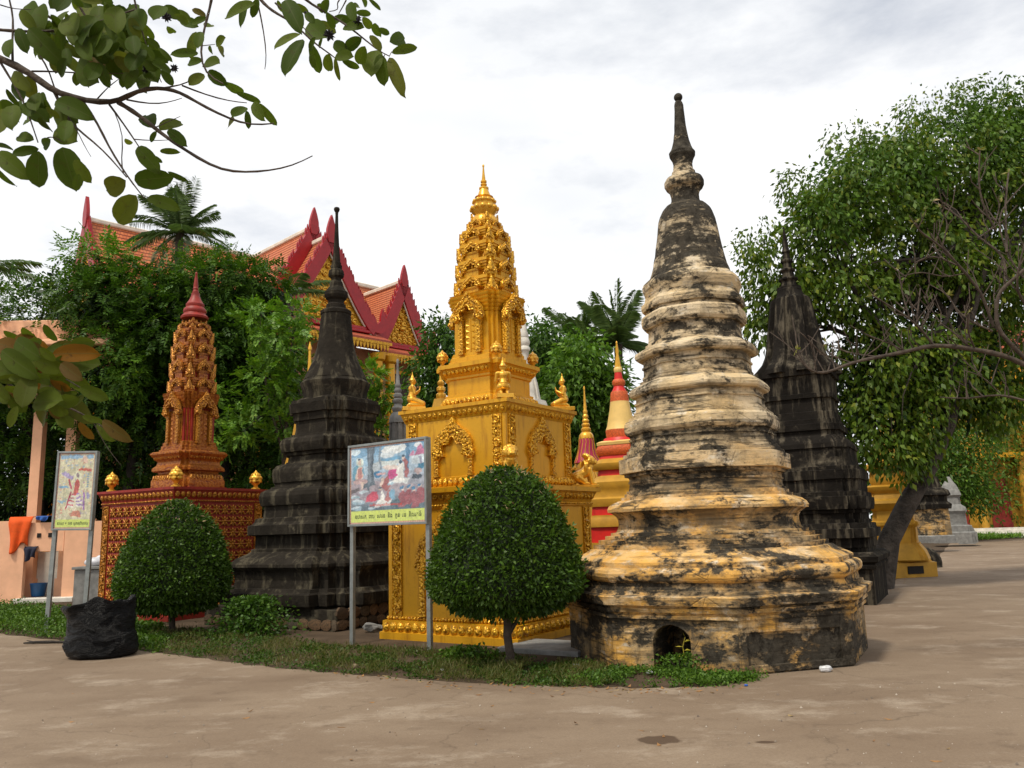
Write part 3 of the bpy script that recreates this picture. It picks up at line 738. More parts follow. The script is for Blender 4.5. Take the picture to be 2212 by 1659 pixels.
spire_r = [(690, 28), (686, 29), (681, 24), (678, 22), (674, 24), (669, 23), (664, 18), (661, 19), (658, 19), (656, 17), (648, 12), (640, 9), (638, 8.5), (634, 8.5), (633, 6), (630, 6.5), (627, 5), (624, 6), (621, 4.6), (618, 5), (605, 3.6), (593, 2), (591, 3), (588, 1)]
tiered_tower(tow, rt, (zat(RX2, RY, 980), zat(RX2, RY, 853), rh(66, 920)*.85), spire_r, (RX2, RY), (MAT['red'], MAT['oldgold'], MAT['oldgold_plain'], MAT['red'], MAT['red']), red_poly)
# gilt stripes on the red shaft
mb = MB(); hb = rh(66, 920)*.85*.90; za, zb_ = zat(RX2, RY, 958), zat(RX2, RY, 890)
def stripes(m, k):
    for i in range(-5, 6): m.box((i*hb*.115, -hb-.008, (za+zb_)/2), (hb*.05, .02, zb_-za))
    for i in (-1, 1):
        for j in range(3): m.box((i*hb*(.78+.05*j), -hb*(.9-.10*j), (za+zb_)/2), (hb*.03, hb*.03, zb_-za))
around(stripes, mb); mb.build('gilt_stripes', MAT['oldgold'], tow, 30)
# ------------------------------------------------------------------ weathered stupas
def ocpoly(t, th0, n=48):
    out = []
    for i in range(n):
        a = 2*math.pi*i/n + th0; d = ((a-th0) % (math.pi/4))-math.pi/8
        r_ = math.cos(math.pi/8)/math.cos(d); r_ = r_*(1-t)+t; out.append((r_*math.cos(a), r_*math.sin(a)))
    return out
def wob(mb, amp, f=3.0, seed=0.0):
    o = []
    for x, y, z in mb.v:
        n = mnoise.noise_vector(Vector((x*f+seed, y*f, z*f*1.5))); n2 = mnoise.noise_vector(Vector((x*f*4+seed, y*f*4, z*f*4)))
        o.append((x+amp*(n.x+.5*n2.x), y+amp*(n.y+.5*n2.y), z+amp*.6*n.z))
    mb.v = o
BX, BY, BR, BTH = 2.50, 10.85, 1.85, R(39)
big = thing('weathered_stupa', 'tall cream and orange octagonal stupa blotched with black mould', 'stupa', (BX, BY, 0))
BXa = BX + .0
def bp(rows): return prof(BX, BY, rows)
oc = ocpoly(0, BTH)
zt = .57          # top of the plain plinth wall
# plinth with an arched opening in the face towards the road
corner = [Vector((BR*math.cos(BTH+k*math.pi/4), BR*math.sin(BTH+k*math.pi/4), 0)) for k in range(8)]
mb = MB()
AF = 4      # face between the corners at 219 and 264 degrees carries the arch
for k in range(8):
    a, b_ = corner[k], corner[(k+1) % 8]
    if k != AF:
        n = 8; P = []
        for i in range(n+1):
            for j in range(5): q = a.lerp(b_, i/n); P.append((q.x, q.y, -.02+(zt+.02)*j/4))
        b0 = mb.pts(P)
        for i in range(n):
            for j in range(4): mb.f.append((b0+i*5+j, b0+(i+1)*5+j, b0+(i+1)*5+j+1, b0+i*5+j+1))
    else:
        d = (b_-a); Lf = d.length; d.normalize(); nrm = Vector((d.y, -d.x, 0))
        def fp(s, z, inn=0.0): q = a+d*s-nrm*inn; return (q.x, q.y, z)
        c0 = Lf*.485; hw = .215; zb0, zsp, ztop = .02, .33, .50
        arch = [(c0-hw, zb0), (c0-hw, zsp)]
        for i in range(1, 8):
            t = math.pi*(1-i/8); arch.append((c0+hw*math.cos(t), zsp+(ztop-zsp)*math.sin(t)**.9 + .008*math.sin(i*5.0)))
        arch += [(c0+hw, zsp), (c0+hw, zb0)]
        mid = 1+4
        left = [fp(0, -.02), fp(c0, -.02), fp(c0, zb0)] + [fp(*q) for q in arch[:mid+1]] + [fp(c0, zt), fp(0, zt)]
        right = [fp(c0, -.02), fp(Lf, -.02), fp(Lf, zt), fp(c0, zt)] + [fp(*q) for q in arch[mid:]] + [fp(c0, zb0)]
        for poly_ in (left, right): b0 = mb.pts(poly_); mb.f.append(tuple(range(b0, b0+len(poly_))))
        ring = arch + [(c0, zb0)]; n = len(ring); b0 = mb.pts([fp(*q) for q in ring] + [fp(q[0], q[1], .75) for q in ring])
        for i in range(n): j = (i+1) % n; mb.f.append((b0+i, b0+j, b0+n+j, b0+n+i))
        mb.f.append(tuple(b0+n+i for i in range(n)))
pl = mb.build('plinth', MAT['weathered_dirty'], big, 20)
# raised border round the sunk panel on the next face, pilaster strips on the corners
a, b_ = corner[5], corner[6]; d = (b_-a); Lf = d.length; d.normalize(); nrm = Vector((d.y, -d.x, 0)); ang = math.atan2(d.y, d.x)
pm = MB(); rot = Matrix.Rotation(ang, 3, 'Z')
for s0, s1, z0_, z1_ in ((.0, .09, .02, zt), (Lf-.16, Lf-.0, .02, zt), (.09, Lf-.16, zt-.14, zt), (.09, Lf-.16, .02, .10)):
    q = a+d*((s0+s1)/2)+nrm*.012; pm.box((q.x, q.y, (z0_+z1_)/2), (s1-s0-.002, .03, z1_-z0_-.002), .006, rot)
wob(pm, .004); pm.build('panel_border', MAT['weathered'], big, 20)
def seg(name, rows, t, parent=big, mat='weathered', th=BTH, pf=bp, amp=.005, sub=True):
    P = pf(rows); Q = []
    for i in range(len(P)-1):
        Q.append(P[i]); (z0_, r0_), (z1_, r1_) = P[i], P[i+1]; L_ = math.hypot(z1_-z0_, r1_-r0_); n = int(L_/.07) if sub else 0
        for j in range(1, n): Q.append((z0_+(z1_-z0_)*j/n, r0_+(r1_-r0_)*j/n))
    Q.append(P[-1]); m = MB(); m.loft(Q, ocpoly(t, th)); wob(m, amp, 5.0); return m.build(name, MAT[mat], parent, 20)
mt = lambda rows: sorted(rows, key=lambda q: q[0])
def mseg(name, rows, t, mat='weathered', amp=.0035): return seg(name, rows, t, mat=mat, pf=lambda r_: list(r_), amp=amp)
mseg('plinth_cornice', [(.565, 1.845), (.567, 1.895), (.605, 1.895), (.607, 1.87), (.635, 1.87), (.637, 1.915), (.68, 1.915), (.682, 1.885), (.712, 1.885), (.714, 1.965), (.805, 1.985), (.815, 1.965), (.822, 1.88)], 0)
mseg('base_band', [(.815, 1.885), (.862, 1.875), (.864, 1.835), (.965, 1.815)], .01, 'weathered_dirty')
mseg('base_torus', [(.948, 1.78), (.952, 1.835), (.975, 1.865), (1.01, 1.882), (1.05, 1.885), (1.085, 1.87), (1.108, 1.84), (1.118, 1.78)], .02, 'weathered_clean')
mseg('base_slope', [(1.112, 1.79), (1.172, 1.785), (1.182, 1.765), (1.20, 1.73), (1.23, 1.655), (1.262, 1.59), (1.296, 1.548), (1.302, 1.50)], .03, 'weathered_clean')
mseg('base_steps', [(1.298, 1.50), (1.353, 1.50), (1.355, 1.43), (1.413, 1.43), (1.415, 1.34), (1.463, 1.34), (1.465, 1.265), (1.502, 1.265), (1.504, 1.18)], .04)
mseg('scotia', [(1.50, 1.205), (1.535, 1.175), (1.60, 1.155), (1.665, 1.158), (1.71, 1.185), (1.745, 1.23), (1.765, 1.27)], .05, 'weathered_dirty')
mseg('scotia_lip', [(1.762, 1.20), (1.764, 1.292), (1.80, 1.298), (1.845, 1.275), (1.885, 1.215), (1.915, 1.135), (1.917, 1.05)], .05, 'weathered_clean')
mseg('waist_steps', [(1.91, 1.11), (1.955, 1.11), (1.957, 1.06), (2.0, 1.06), (2.002, .98)], .08)
mseg('waist', [(2.0, 1.03), (2.035, 1.03), (2.037, 1.0), (2.08, .99), (2.13, .985), (2.132, 1.0), (2.155, 1.0), (2.157, .985), (2.19, .985), (2.215, 1.0), (2.217, 1.045), (2.262, 1.05), (2.264, .98)], .08, 'weathered_dirty')
mseg('waist_band', [(2.26, 1.09), (2.262, 1.112), (2.45, 1.112), (2.455, 1.085), (2.47, 1.0)], .08, 'weathered_clean')
mseg('middle_steps', [(2.465, 1.05), (2.51, 1.05), (2.512, 1.0), (2.56, 1.0), (2.562, .92)], .10)
mseg('middle_wall', [(2.56, .975), (2.595, .975), (2.597, .955), (2.64, .945), (2.69, .945), (2.692, .962), (2.715, .962), (2.717, .945), (2.74, .95), (2.765, .96), (2.767, .90)], .10, 'weathered_dirty')
mseg('middle_torus', [(2.76, .93), (2.763, .985), (2.80, 1.012), (2.86, 1.018), (2.925, 1.01), (2.955, .985), (2.96, .90)], .12)
mseg('ring_steps', [(2.955, .95), (2.998, .95), (3.0, .90), (3.04, .90), (3.042, .82)], .14)
mseg('ring_wall', [(3.04, .875), (3.075, .875), (3.077, .855), (3.13, .845), (3.17, .84), (3.172, .86), (3.20, .86), (3.202, .84), (3.24, .838), (3.275, .845), (3.28, .80)], .15)
mseg('ring_lip', [(3.272, .82), (3.276, .90), (3.30, .922), (3.34, .926), (3.385, .90), (3.425, .835), (3.455, .775), (3.457, .70)], .15, 'weathered_clean')
mseg('ring_steps', [(3.452, .77), (3.488, .77), (3.49, .73), (3.52, .73), (3.522, .68)], .18)
mseg('ring_wall', [(3.52, .735), (3.55, .735), (3.552, .72), (3.60, .715), (3.655, .713), (3.657, .732), (3.685, .732), (3.687, .712), (3.73, .712), (3.775, .72), (3.777, .68)], .18)
mseg('ring_lip', [(3.772, .72), (3.776, .79), (3.80, .817), (3.84, .826), (3.88, .81), (3.92, .738), (3.95, .68), (3.952, .6)], .2, 'weathered_clean')
mseg('collar_wall', [(3.948, .67), (3.985, .67), (3.987, .635), (4.06, .625), (4.16, .622), (4.20, .632), (4.202, .58)], .22)
mseg('collar_torus', [(4.196, .62), (4.20, .67), (4.24, .70), (4.31, .708), (4.375, .698), (4.402, .672), (4.405, .6)], .25, 'weathered_clean')
mseg('collar_torus', [(4.40, .645), (4.452, .645), (4.454, .685), (4.50, .70), (4.55, .694), (4.575, .662), (4.60, .645), (4.65, .635), (4.652, .55)], .28, 'weathered')
mseg('collar_lip', [(4.645, .60), (4.65, .632), (4.70, .645), (4.745, .665), (4.80, .668), (4.85, .645), (4.89, .60), (4.925, .545)], .45, 'weathered_clean')
seg('dome', [(600, 87), (590, 84), (575, 79), (550, 73), (520, 67.5), (495, 64), (478, 61), (466, 57), (456, 52), (449, 46), (445, 38)], .75, amp=.010)
seg('neck', [(447, 36), (440, 32), (433, 30), (424, 30), (419, 31), (413, 33), (408, 39), (402, 42), (394, 42), (387, 38), (382, 29), (378, 25), (373, 25), (368, 21), (356, 20.5), (350, 22)], .9, amp=.006)
seg('spire', [(352, 21), (346, 23), (338, 27.5), (331, 28), (326, 24), (318, 20.5), (305, 17), (285, 13.5), (262, 11.5), (240, 10.3), (228, 9.6), (222, 8.2), (219, 6.5)], .9, amp=.004)
m = MB(); z = zat(BX, BY, 210.5); m.ell((0, 0, z), .062, 16, 10); m.build('knob', MAT['weathered'], big, 60)

# black stupa between the red and golden monuments
KY = 16.35; KX = at(722, 1150, KY).x; KTH = .55
blk = thing('black_stupa', 'soot black stupa with slender bell and stepped mouldings beside golden monument', 'stupa', (KX, KY, 0), -KTH)
rd3 = redent(.12, 3); kk = 1/1.21
def kp(rows): return prof(KX, KY, rows)
def kseg(name, rows, poly, k=kk, amp=.008, mat='black', root=None, pf=kp, cut=True):
    P = pf(rows); Q = []
    for i in range(len(P)-1):
        Q.append(P[i]); (z0_, r0_), (z1_, r1_) = P[i], P[i+1]; L_ = math.hypot(z1_-z0_, r1_-r0_); n = int(L_/.12)
        for j in range(1, n): Q.append((z0_+(z1_-z0_)*j/n, r0_+(r1_-r0_)*j/n))
    Q.append(P[-1]); m = MB()
    # subdivide the plan so the wobble can act along the faces
    pp = []
    for i in range(len(poly)):
        (x0, y0), (x1, y1) = poly[i], poly[(i+1) % len(poly)]; n = max(1, int(math.hypot(x1-x0, y1-y0)/.2))
        for j in range(n): pp.append((x0+(x1-x0)*j/n, y0+(y1-y0)*j/n))
    m.loft([(z, r_*k) for z, r_ in Q], pp); wob(m, amp*.6, 5.0); return m.build(name, MAT[mat], root or blk, 20)
kseg('plinth_ledge', [(1300, 226), (1292, 228), (1290, 238), (1281, 240), (1268, 240), (1264, 232), (1258, 228)], rd3)
kseg('base_block', [(1260, 212), (1242, 208), (1226, 212), (1216, 222), (1210, 221), (1198, 206), (1190, 184), (1186, 178)], rd3)
kseg('base_course', [(1188, 176), (1181, 176), (1179, 168), (1153, 167), (1151, 184), (1132, 184), (1130, 176), (1125, 170), (1118, 168), (1116, 160)], rd3)
kseg('middle_course', [(1118, 153), (1102, 150), (1092, 150), (1091, 157), (1084, 160), (1072, 161), (1064, 158), (1058, 148), (1056, 138), (1052, 136)], rd3)
kseg('middle_course', [(1054, 130), (1044, 128), (1043, 132), (1026, 134), (1016, 133), (1008, 126), (1004, 114), (1003, 106), (1000, 104)], rd3)
kseg('ring_course', [(1002, 102), (988, 99), (986, 105), (980, 105), (979, 114), (970, 118), (962, 119), (954, 116), (948, 106), (947, 96), (942, 94)], rd3)
kseg('ring_course', [(944, 88), (930, 85), (914, 85), (913, 90), (904, 91), (898, 92), (897, 98), (878, 100), (877, 96), (870, 94), (869, 84), (864, 76)], rd3)
cp = ocpoly(.6, 0)
kseg('bell_lip', [(868, 67), (856, 67), (846, 69), (836, 73), (830, 74), (826, 70), (820, 66)], cp, 1.0)
kseg('bell', [(822, 67), (812, 63), (800, 57), (785, 50), (770, 45), (755, 41), (735, 37), (715, 35), (695, 33), (682, 31.5), (680, 33), (674, 33), (671, 30), (668, 22)], circle(28), 1.0, .005)
kseg('neck', [(670, 21), (660, 21), (656, 16.5), (650, 17), (646, 22), (640, 25), (633, 25), (627, 20), (620, 14.5), (612, 14), (606, 10.5), (602, 11), (598, 16), (592, 17), (586, 15.5), (581, 11), (578, 10)], circle(24), 1.0, .003)
kseg('needle', [(580, 12), (574, 12), (573, 10), (568, 10), (567, 8.5), (560, 8), (545, 6.8), (520, 5.2), (490, 3.8), (465, 3.0), (459, 3.4), (456, 5.5), (452, 6.6), (449, 5.4), (447.5, 2)], circle(16), 1.0, .001)
# rubble plinth: mortar core and separate stones on the two faces towards the road
zk = zat(KX, KY, 1296); hk = 2.02/1.21*1.0
m = MB(); hw = prof(KX, KY, [(1300, 228)])[0][1]*kk; m.loft([(-.02, hw*.985), (zk, hw*.985)], square()); m.build('plinth_core', MAT['black'], blk, 30)
def rubble():
    t = NT('rubble_stone'); g = t.n('ShaderNodeObjectInfo')
    c = t.ramp(g.outputs['Random'], [(0, (.06, .042, .026)), (.35, (.13, .075, .04)), (.7, (.16, .10, .055)), (1, (.09, .075, .055))])
    c = t.mix(t.ramp(t.noise(7, 6, .65), [(.45, 0), (.65, .8)]), c, (.035, .03, .022)); t.bump(t.noise(20, 5, .6), .5, .02); return t.fin(c, .9, 0, .2)
MAT['rubble'] = rubble()
stone_meshes = []
for i in range(5):
    m = MB(); n = 9; rr = random.Random(40+i); ol = []
    for j in range(n): a = 2*math.pi*j/n; k = .43+.09*rr.random(); ol.append((k*math.cos(a)*1.1, k*math.sin(a)))
    m.prism(ol, -.02, .03, .025); stone_meshes.append(m.mesh('stone', 30))
rr = random.Random(5)
for k in (0, 1):
    Rz = Matrix.Rotation(k*math.pi/2, 4, 'Z'); z = .10; row = 0
    while z < zk-.05:
        hrow = .17+.05*rr.random(); x = -hw+.02
        while x < hw-.06:
            w_ = .17+.13*rr.random(); w_ = min(w_, hw-x)
            o = place('stone', rr.choice(stone_meshes), MAT['rubble'], blk, Rz @ Vector((x+w_/2, -hw*.985, z)), (0, rr.uniform(-.3, .3), 0), (w_*.98, .8+.5*rr.random(), hrow*1.02))
            o.rotation_euler = (Matrix.Rotation(k*math.pi/2, 3, 'Z') @ Matrix.Rotation(rr.uniform(-.15, .15), 3, 'Y')).to_euler(); x += w_
        z += hrow

# second dark stupa behind the weathered one
DY = 17.3; DX = at(1750, 1118, DY).x; DTH = .50
drk = thing('dark_stupa', 'dark lichen grey stupa with fluted bell behind the cream octagonal stupa', 'stupa', (DX, DY, 0), -DTH)
def dpf(rows): return prof(DX, DY, rows)
def dseg(n_, rows, poly=redent(.12, 2), k=1/1.24, amp=.010): return kseg(n_, rows, poly, k, amp, 'black2', drk, dpf)
dseg('plinth', [(1312, 176), (1224, 176), (1222, 184), (1216, 186), (1212, 182), (1208, 190), (1198, 192), (1194, 184), (1190, 178)], square(), 1/1.36)
m = None
dseg('base_course', [(1192, 146), (1182, 146), (1181, 150), (1162, 150), (1161, 161), (1143, 161), (1142, 152), (1132, 150), (1131, 140), (1124, 140)])
dseg('base_course', [(1126, 136), (1112, 136), (1111, 141), (1104, 141), (1103, 149), (1092, 152), (1078, 152), (1077, 146), (1068, 146), (1067, 138), (1055, 138)])
dseg('middle_course', [(1057, 138), (1043, 138), (1042, 143), (1024, 143), (1023, 136), (1016, 136), (1015, 126), (1004, 122), (992, 120), (978, 120), (977, 124), (968, 122), (958, 114), (950, 104)])
dseg('middle_course', [(952, 99), (940, 98), (939, 104), (926, 104), (925, 97), (916, 97), (915, 92), (900, 91), (899, 87), (872, 86), (871, 92), (862, 92), (861, 87), (824, 88), (823, 95), (808, 96)])
fl = []
for k in range(8):
    for da, r_ in ((-.30, 1.0), (-.17, 1.0), (-.14, .84), (.14, .84), (.17, 1.0), (.30, 1.0)): a = k*math.pi/4+da; fl.append((r_*math.cos(a), r_*math.sin(a)))
dseg('bell', [(814, 91), (804, 89), (797, 82), (785, 71), (770, 64), (750, 59), (718, 54), (690, 49), (660, 44), (650, 42), (644, 34)], fl, 1.0, .006)
dseg('needle', [(648, 33), (640, 29), (632, 26), (628, 26), (626, 25), (622, 25), (619, 17), (610, 15), (606, 20), (603, 20), (600, 13), (590, 12), (586, 16), (583, 16), (580, 10), (570, 9.5), (566, 13), (563, 13), (560, 8), (548, 7), (545, 9), (542, 8), (535, 6), (520, 5), (505, 3), (490, 1)], circle(16), 1.0, .004)

# smaller stupas further back
def spire_stupa(name, label, u, vh, y, segs, n=20, group=None, ph=0.0):
    x = at(u, vh, y).x; root = thing(name, label, 'stupa', (x, y, 0), 0, group)
    for nm, mt, rows, poly in segs:
        P = prof(x, y, rows); m = MB(); m.loft(P, poly if poly else circle(n)); m.build(nm, MAT[mt], root, 40)
    return root, x
s4_ = square()
o8 = circle(8, .3)
rot_sq = [(math.cos(math.pi/4+k*math.pi/2+.2), math.sin(math.pi/4+k*math.pi/2+.2)) for k in range(4)]
rot_red = [(x*math.cos(-.5)-y*math.sin(-.5), x*math.sin(-.5)+y*math.cos(-.5)) for x, y in redent(.12, 2)]
ry, rx = spire_stupa('red_yellow_stupa', 'scarlet and yellow banded stupa with cream bell behind the octagonal stupa', 1352, 1120, 17.0, [
    ('base', 'yellow', [(1345, 76), (1190, 76), (1188, 70), (1170, 70)], rot_red),
    ('red_band', 'scarlet', [(1172, 64), (1135, 62)], rot_red), ('yellow_band', 'yellow', [(1137, 67), (1122, 67), (1118, 64), (1112, 64)], rot_red), ('red_band', 'scarlet', [(1114, 60), (1092, 58)], rot_red),
    ('yellow_band', 'yellow', [(1094, 62), (1086, 64), (1078, 64), (1074, 58), (1064, 56), (1056, 58), (1050, 60), (1042, 60), (1034, 52), (1028, 46)], rot_red),
    ('red_band', 'scarlet', [(1030, 46), (1014, 44)], rot_red), ('yellow_band', 'yellow', [(1016, 50), (1008, 55), (1002, 55), (996, 46), (990, 40)], rot_red),
    ('red_band', 'scarlet', [(992, 42), (984, 40)], rot_red), ('carved_torus', 'orange', [(985, 42), (978, 46), (970, 46), (962, 42)], rot_red), ('ledge', 'cream', [(963, 44), (957, 45), (954, 40)], rot_red),
    ('red_step', 'scarlet', [(955, 42), (947, 38)], None), ('bell_band', 'orange', [(948, 32), (932, 34), (928, 33)], None),
    ('bell', 'cream', [(929, 33.5), (920, 30), (905, 27), (885, 23), (865, 20), (850, 18.5)], None), ('bell_cap', 'orange', [(868, 20.6), (858, 19.6), (850, 18.8), (846, 17)], None),
    ('red_collar', 'scarlet', [(848, 17), (838, 12), (834, 11)], None), ('ring', 'orange', [(834, 12), (829, 14), (824, 14), (820, 11)], None), ('red_neck', 'scarlet', [(821, 9.5), (804, 7.5)], None),
    ('ring', 'cream', [(805, 8), (801, 9.5), (796, 9), (793, 7)], None), ('needle', 'gold_bright', [(794, 7.5), (775, 4.5), (764, 3), (760, 4), (742, 1.8), (740, 2.4), (737, .6)], None)])
mm = MB()                     # pointed red tongues on the yellow curve
for k in range(4):
    for i in range(-3, 4):
        z0_, z1_ = zat(rx, 17.0, 1062), zat(rx, 17.0, 1046); h_ = .44
        Rm = Matrix.Rotation(k*math.pi/2-.5, 3, 'Z')
        pts = [(-.05, 0), (-.02, .05), (.0, .14), (.035, .17), (.03, .10), (.05, 0)]
        b0 = mm.pts([Rm @ Vector((i*.125+px, -h_*1.04-.035*(1-pz/.17)-.012, z0_-.01+pz)) for px, pz in pts] + [Rm @ Vector((i*.125+px, -h_*.9, z0_-.01+pz)) for px, pz in pts])
        mm.f.append(tuple(range(b0, b0+6))); mm.f.append(tuple(reversed(range(b0+6, b0+12))))
        for q in range(6): mm.f.append((b0+q, b0+6+q, b0+6+(q+1) % 6, b0+(q+1) % 6))
mm.build('painted_tongues', MAT['scarlet'], ry, 30)
spire_stupa('maroon_bell_stupa', 'small stupa with ribbed magenta bell and thin gold ringed needle', 1275, 1130, 18.4, [
    ('base', 'yellow', [(1350, 40), (1080, 38), (1060, 34), (1045, 36), (1032, 32), (1022, 28)], rot_red), ('gold_ledge', 'gold', [(1024, 31), (1016, 29), (1014, 33), (1006, 34), (1002, 32), (999, 30)], rot_sq),
    ('bell', 'maroon', [(1000, 28), (994, 26), (984, 21.5), (970, 18), (955, 16), (943, 15), (940, 13)], None), ('bell_cap', 'gold_bright', [(948, 15.8), (941, 15.4), (937, 13), (934, 10)], None),
    ('ring_stack', 'gold_bright', [(936, 8), (930, 10.5), (926, 10.5), (923, 7), (920, 9), (917, 9), (914, 6), (911, 7.5), (908, 7.5), (905, 5), (901, 6.5), (898, 6), (895, 4), (890, 5), (887, 4.6), (884, 3), (878, 4), (875, 3), (868, 2.6), (866, 3), (850, 1.6), (842, 1.6), (838, 2.2), (834, .5)], None)])
rb, rbx = bpy.data.objects['maroon_bell_stupa'], bpy.data.objects['maroon_bell_stupa'].location.x
mm = MB(); P = prof(rbx, 18.4, [(1000, 28.4), (994, 26.4), (984, 22), (970, 18.4), (955, 16.4), (945, 15.4)])
for k in range(14):
    a = 2*math.pi*k/14; mm.tube([(r_*math.cos(a+.1*math.sin(i*2.0)), r_*math.sin(a+.1*math.sin(i*2.0)), z) for i, (z, r_) in enumerate(P)], .008, 5)
mm.build('gilt_ribs', MAT['gold_bright'], rb, 40)
spire_stupa('grey_ringed_stupa', 'slender grey cement stupa with ringed needle left of golden monument', 861, 1150, 17.6, [
    ('base', 'greystone', [(1340, 60), (1100, 60), (1060, 40), (1020, 34), (990, 26)], rot_red), ('fluted_bell', 'greystone', [(992, 23), (960, 20), (925, 18.5), (912, 18.5)], fl), ('bell_cap', 'greystone', [(914, 20), (900, 18), (894, 14), (890, 10)], None),
    ('ring_stack', 'greystone', [(892, 9), (888, 12), (882, 13), (876, 9), (873, 8), (869, 11), (864, 11), (860, 7), (858, 9.5), (853, 9.5), (849, 6), (846, 8), (842, 8), (838, 5.5), (834, 7), (831, 6.5), (828, 4.5), (805, 3), (786, 2.2), (782, 2.8), (778, 2.8), (775, 1)], None)])
spire_stupa('whitewashed_stupa', 'pale grey stupa whose spire and shoulder show right of the golden tower', 1146, 1140, 20.0, [
    ('base', 'whitewash', [(1320, 70), (1000, 60), (900, 44), (866, 34)], rot_red), ('fluted_bell', 'whitewash', [(868, 32), (830, 26), (806, 19), (796, 12), (790, 10)], fl), ('neck', 'whitewash', [(792, 9), (770, 8), (760, 9), (757, 12), (752, 12), (748, 9), (744, 11), (738, 12), (730, 9), (728, 10), (718, 8)], None),
    ('needle', 'whitewash', [(719, 6.5), (690, 4), (660, 2), (642, .8)], None)])
spire_stupa('gilt_needle_stupa', 'small stupa whose gilt needle rises from leaves left of the black bell', 664, 1150, 19.5, [
    ('base', 'yellow', [(1330, 60), (1050, 50), (960, 30), (880, 20)], rot_red), ('needle', 'gold_bright', [(884, 16), (850, 11), (822, 7.5), (808, 6.5), (804, 5), (785, 3.6), (765, 2.8), (757, 2.8), (756, 4), (752, 4.2), (745, 2.2), (738, .6)], None)])
spire_stupa('gilt_baluster_stupa', 'gilt ringed spire half hidden behind left edge of the golden pedestal', 957, 1145, 17.2, [
    ('base', 'yellow', [(1330, 50), (1000, 44), (900, 20), (862, 12)], rot_red), ('ring_stack', 'gold_bright', [(864, 8), (858, 11), (852, 11), (848, 6), (844, 9.5), (838, 9.5), (834, 5), (831, 7.5), (825, 7.5), (822, 4), (815, 3), (790, 1.2)], None)])
spire_stupa('ochre_stupa', 'ochre yellow stepped stupa behind the leaning tree trunk', 1930, 1115, 23.0, [
    ('base', 'yellow', [(1252, 74), (1214, 74), (1212, 66), (1206, 62)], rot_sq), ('base_slope', 'yellow', [(1208, 62), (1190, 56), (1176, 46), (1172, 46)], rot_red),
    ('body', 'yellow', [(1174, 42), (1140, 42), (1134, 48), (1128, 48), (1124, 40), (1104, 38), (1098, 46), (1088, 52), (1082, 50), (1078, 42), (1066, 38), (1060, 44), (1052, 46), (1048, 40)], rot_red),
    ('upper_body', 'yellow', [(1050, 34), (1040, 38), (1020, 36), (1012, 44), (1006, 44), (1000, 34), (985, 32), (968, 28), (950, 20), (930, 12), (880, 6), (820, 2)], rot_red)])
m = MB(); ox = at(1930, 1115, 23.0).x
oroot = bpy.data.objects['ochre_stupa']
m.box((.135, -.665, .20), (.46, .03, .20), 0, Matrix.Rotation(.2, 3, 'Z')); 
tag_void = simple('dark_opening', (.015, .012, .01), .9); m.build('vent_opening', tag_void, oroot, 30)
spire_stupa('white_tomb', 'small pale grey stepped tomb behind the thin tree by the yellow house', 2058, 1112, 44.0, [
    ('base', 'greystone', [(1172, 42), (1150, 42), (1148, 34), (1136, 34), (1134, 28)], rot_red), ('body', 'greystone', [(1136, 26), (1110, 24), (1104, 28), (1096, 26), (1090, 18), (1075, 17), (1070, 21), (1060, 18), (1050, 14), (1040, 8), (1030, 3)], rot_red)])
spire_stupa('mossy_tomb', 'squat moss darkened plaster tomb between leaning trunk and thin tree', 2010, 1114, 38.0, [
    ('base', 'greystone', [(1172, 44), (1158, 44), (1156, 40)], rot_sq), ('wall', 'weathered_dirty', [(1157, 38), (1098, 36)], rot_sq), ('cornice', 'black2', [(1100, 42), (1090, 44), (1084, 36), (1074, 36), (1070, 44), (1060, 40), (1054, 28), (1030, 22)], rot_sq)])
# bits of tomb masonry at the edge of the road
g0 = at(1965, 1200, 27.5)
m = MB(); m.box((0, 0, .45), (.18, .5, .9), .01); m.box((0, 0, .93), (.30, .62, .08), .01); m.lathe([(.95, .10), (1.05, .07), (1.3, .11), (1.36, .05)], 10)
tag(place('stone_gatepost', m.mesh('stone_gatepost'), MAT['greystone'], None, (g0.x, g0.y, 0)), 'grey capped stone post standing behind the ochre stupa base', 'post')
e0 = G(2034, 1172); m = MB(); m.prism([(-.45, 0), (.45, 0), (.45, .75), (.38, .92), (.2, 1.02), (-.2, 1.02), (-.38, .92), (-.45, .75)], -.08, .08)
tag(place('headstone', m.mesh('headstone'), MAT['greystone'], None, (e0.x-.6, e0.y-4, -.01)), 'round topped grey headstone in front of the squat mossy tomb', 'headstone')
e1 = G(2012, 1228); m = MB(); m.ell((0, 0, .2), (.6, .5, .45), 14, 9); wob(m, .12, 2.0)
tag(place('rubble_mound', m.mesh('rubble_mound'), MAT['black2'], None, (e1.x, e1.y+.6, 0)), 'low dark stone stump beside the road past the ochre stupa', 'stone stump')
# ------------------------------------------------------------------ temple hall behind the trees
def tilemat():
    t = NT('orange_roof_tile'); br = t.n('ShaderNodeTexBrick'); br.offset = .5
    br.inputs['Scale'].default_value = 1.0; br.inputs['Brick Width'].default_value = .16; br.inputs['Row Height'].default_value = .16; br.inputs['Mortar Size'].default_value = .014
    br.inputs['Color1'].default_value = (.62, .185, .06, 1); br.inputs['Color2'].default_value = (.50, .13, .042, 1); br.inputs['Mortar'].default_value = (.26, .06, .025, 1)
    u = t.n('ShaderNodeUVMap'); t.l(u.outputs[0], br.inputs['Vector'])
    c = t.mix(t.ramp(t.noise(.8, 6, .6), [(.42, 0), (.7, .5)]), br.outputs['Color'], (.42, .16, .08)); t.bump(br.outputs['Fac'], -.5, .03)
    return t.fin(c, .6, 0, .3)
MAT['tile'] = tilemat()
MAT['ridge'] = simple('white_ridge_plaster', (.74, .66, .54), .7, 0, .2, 3)
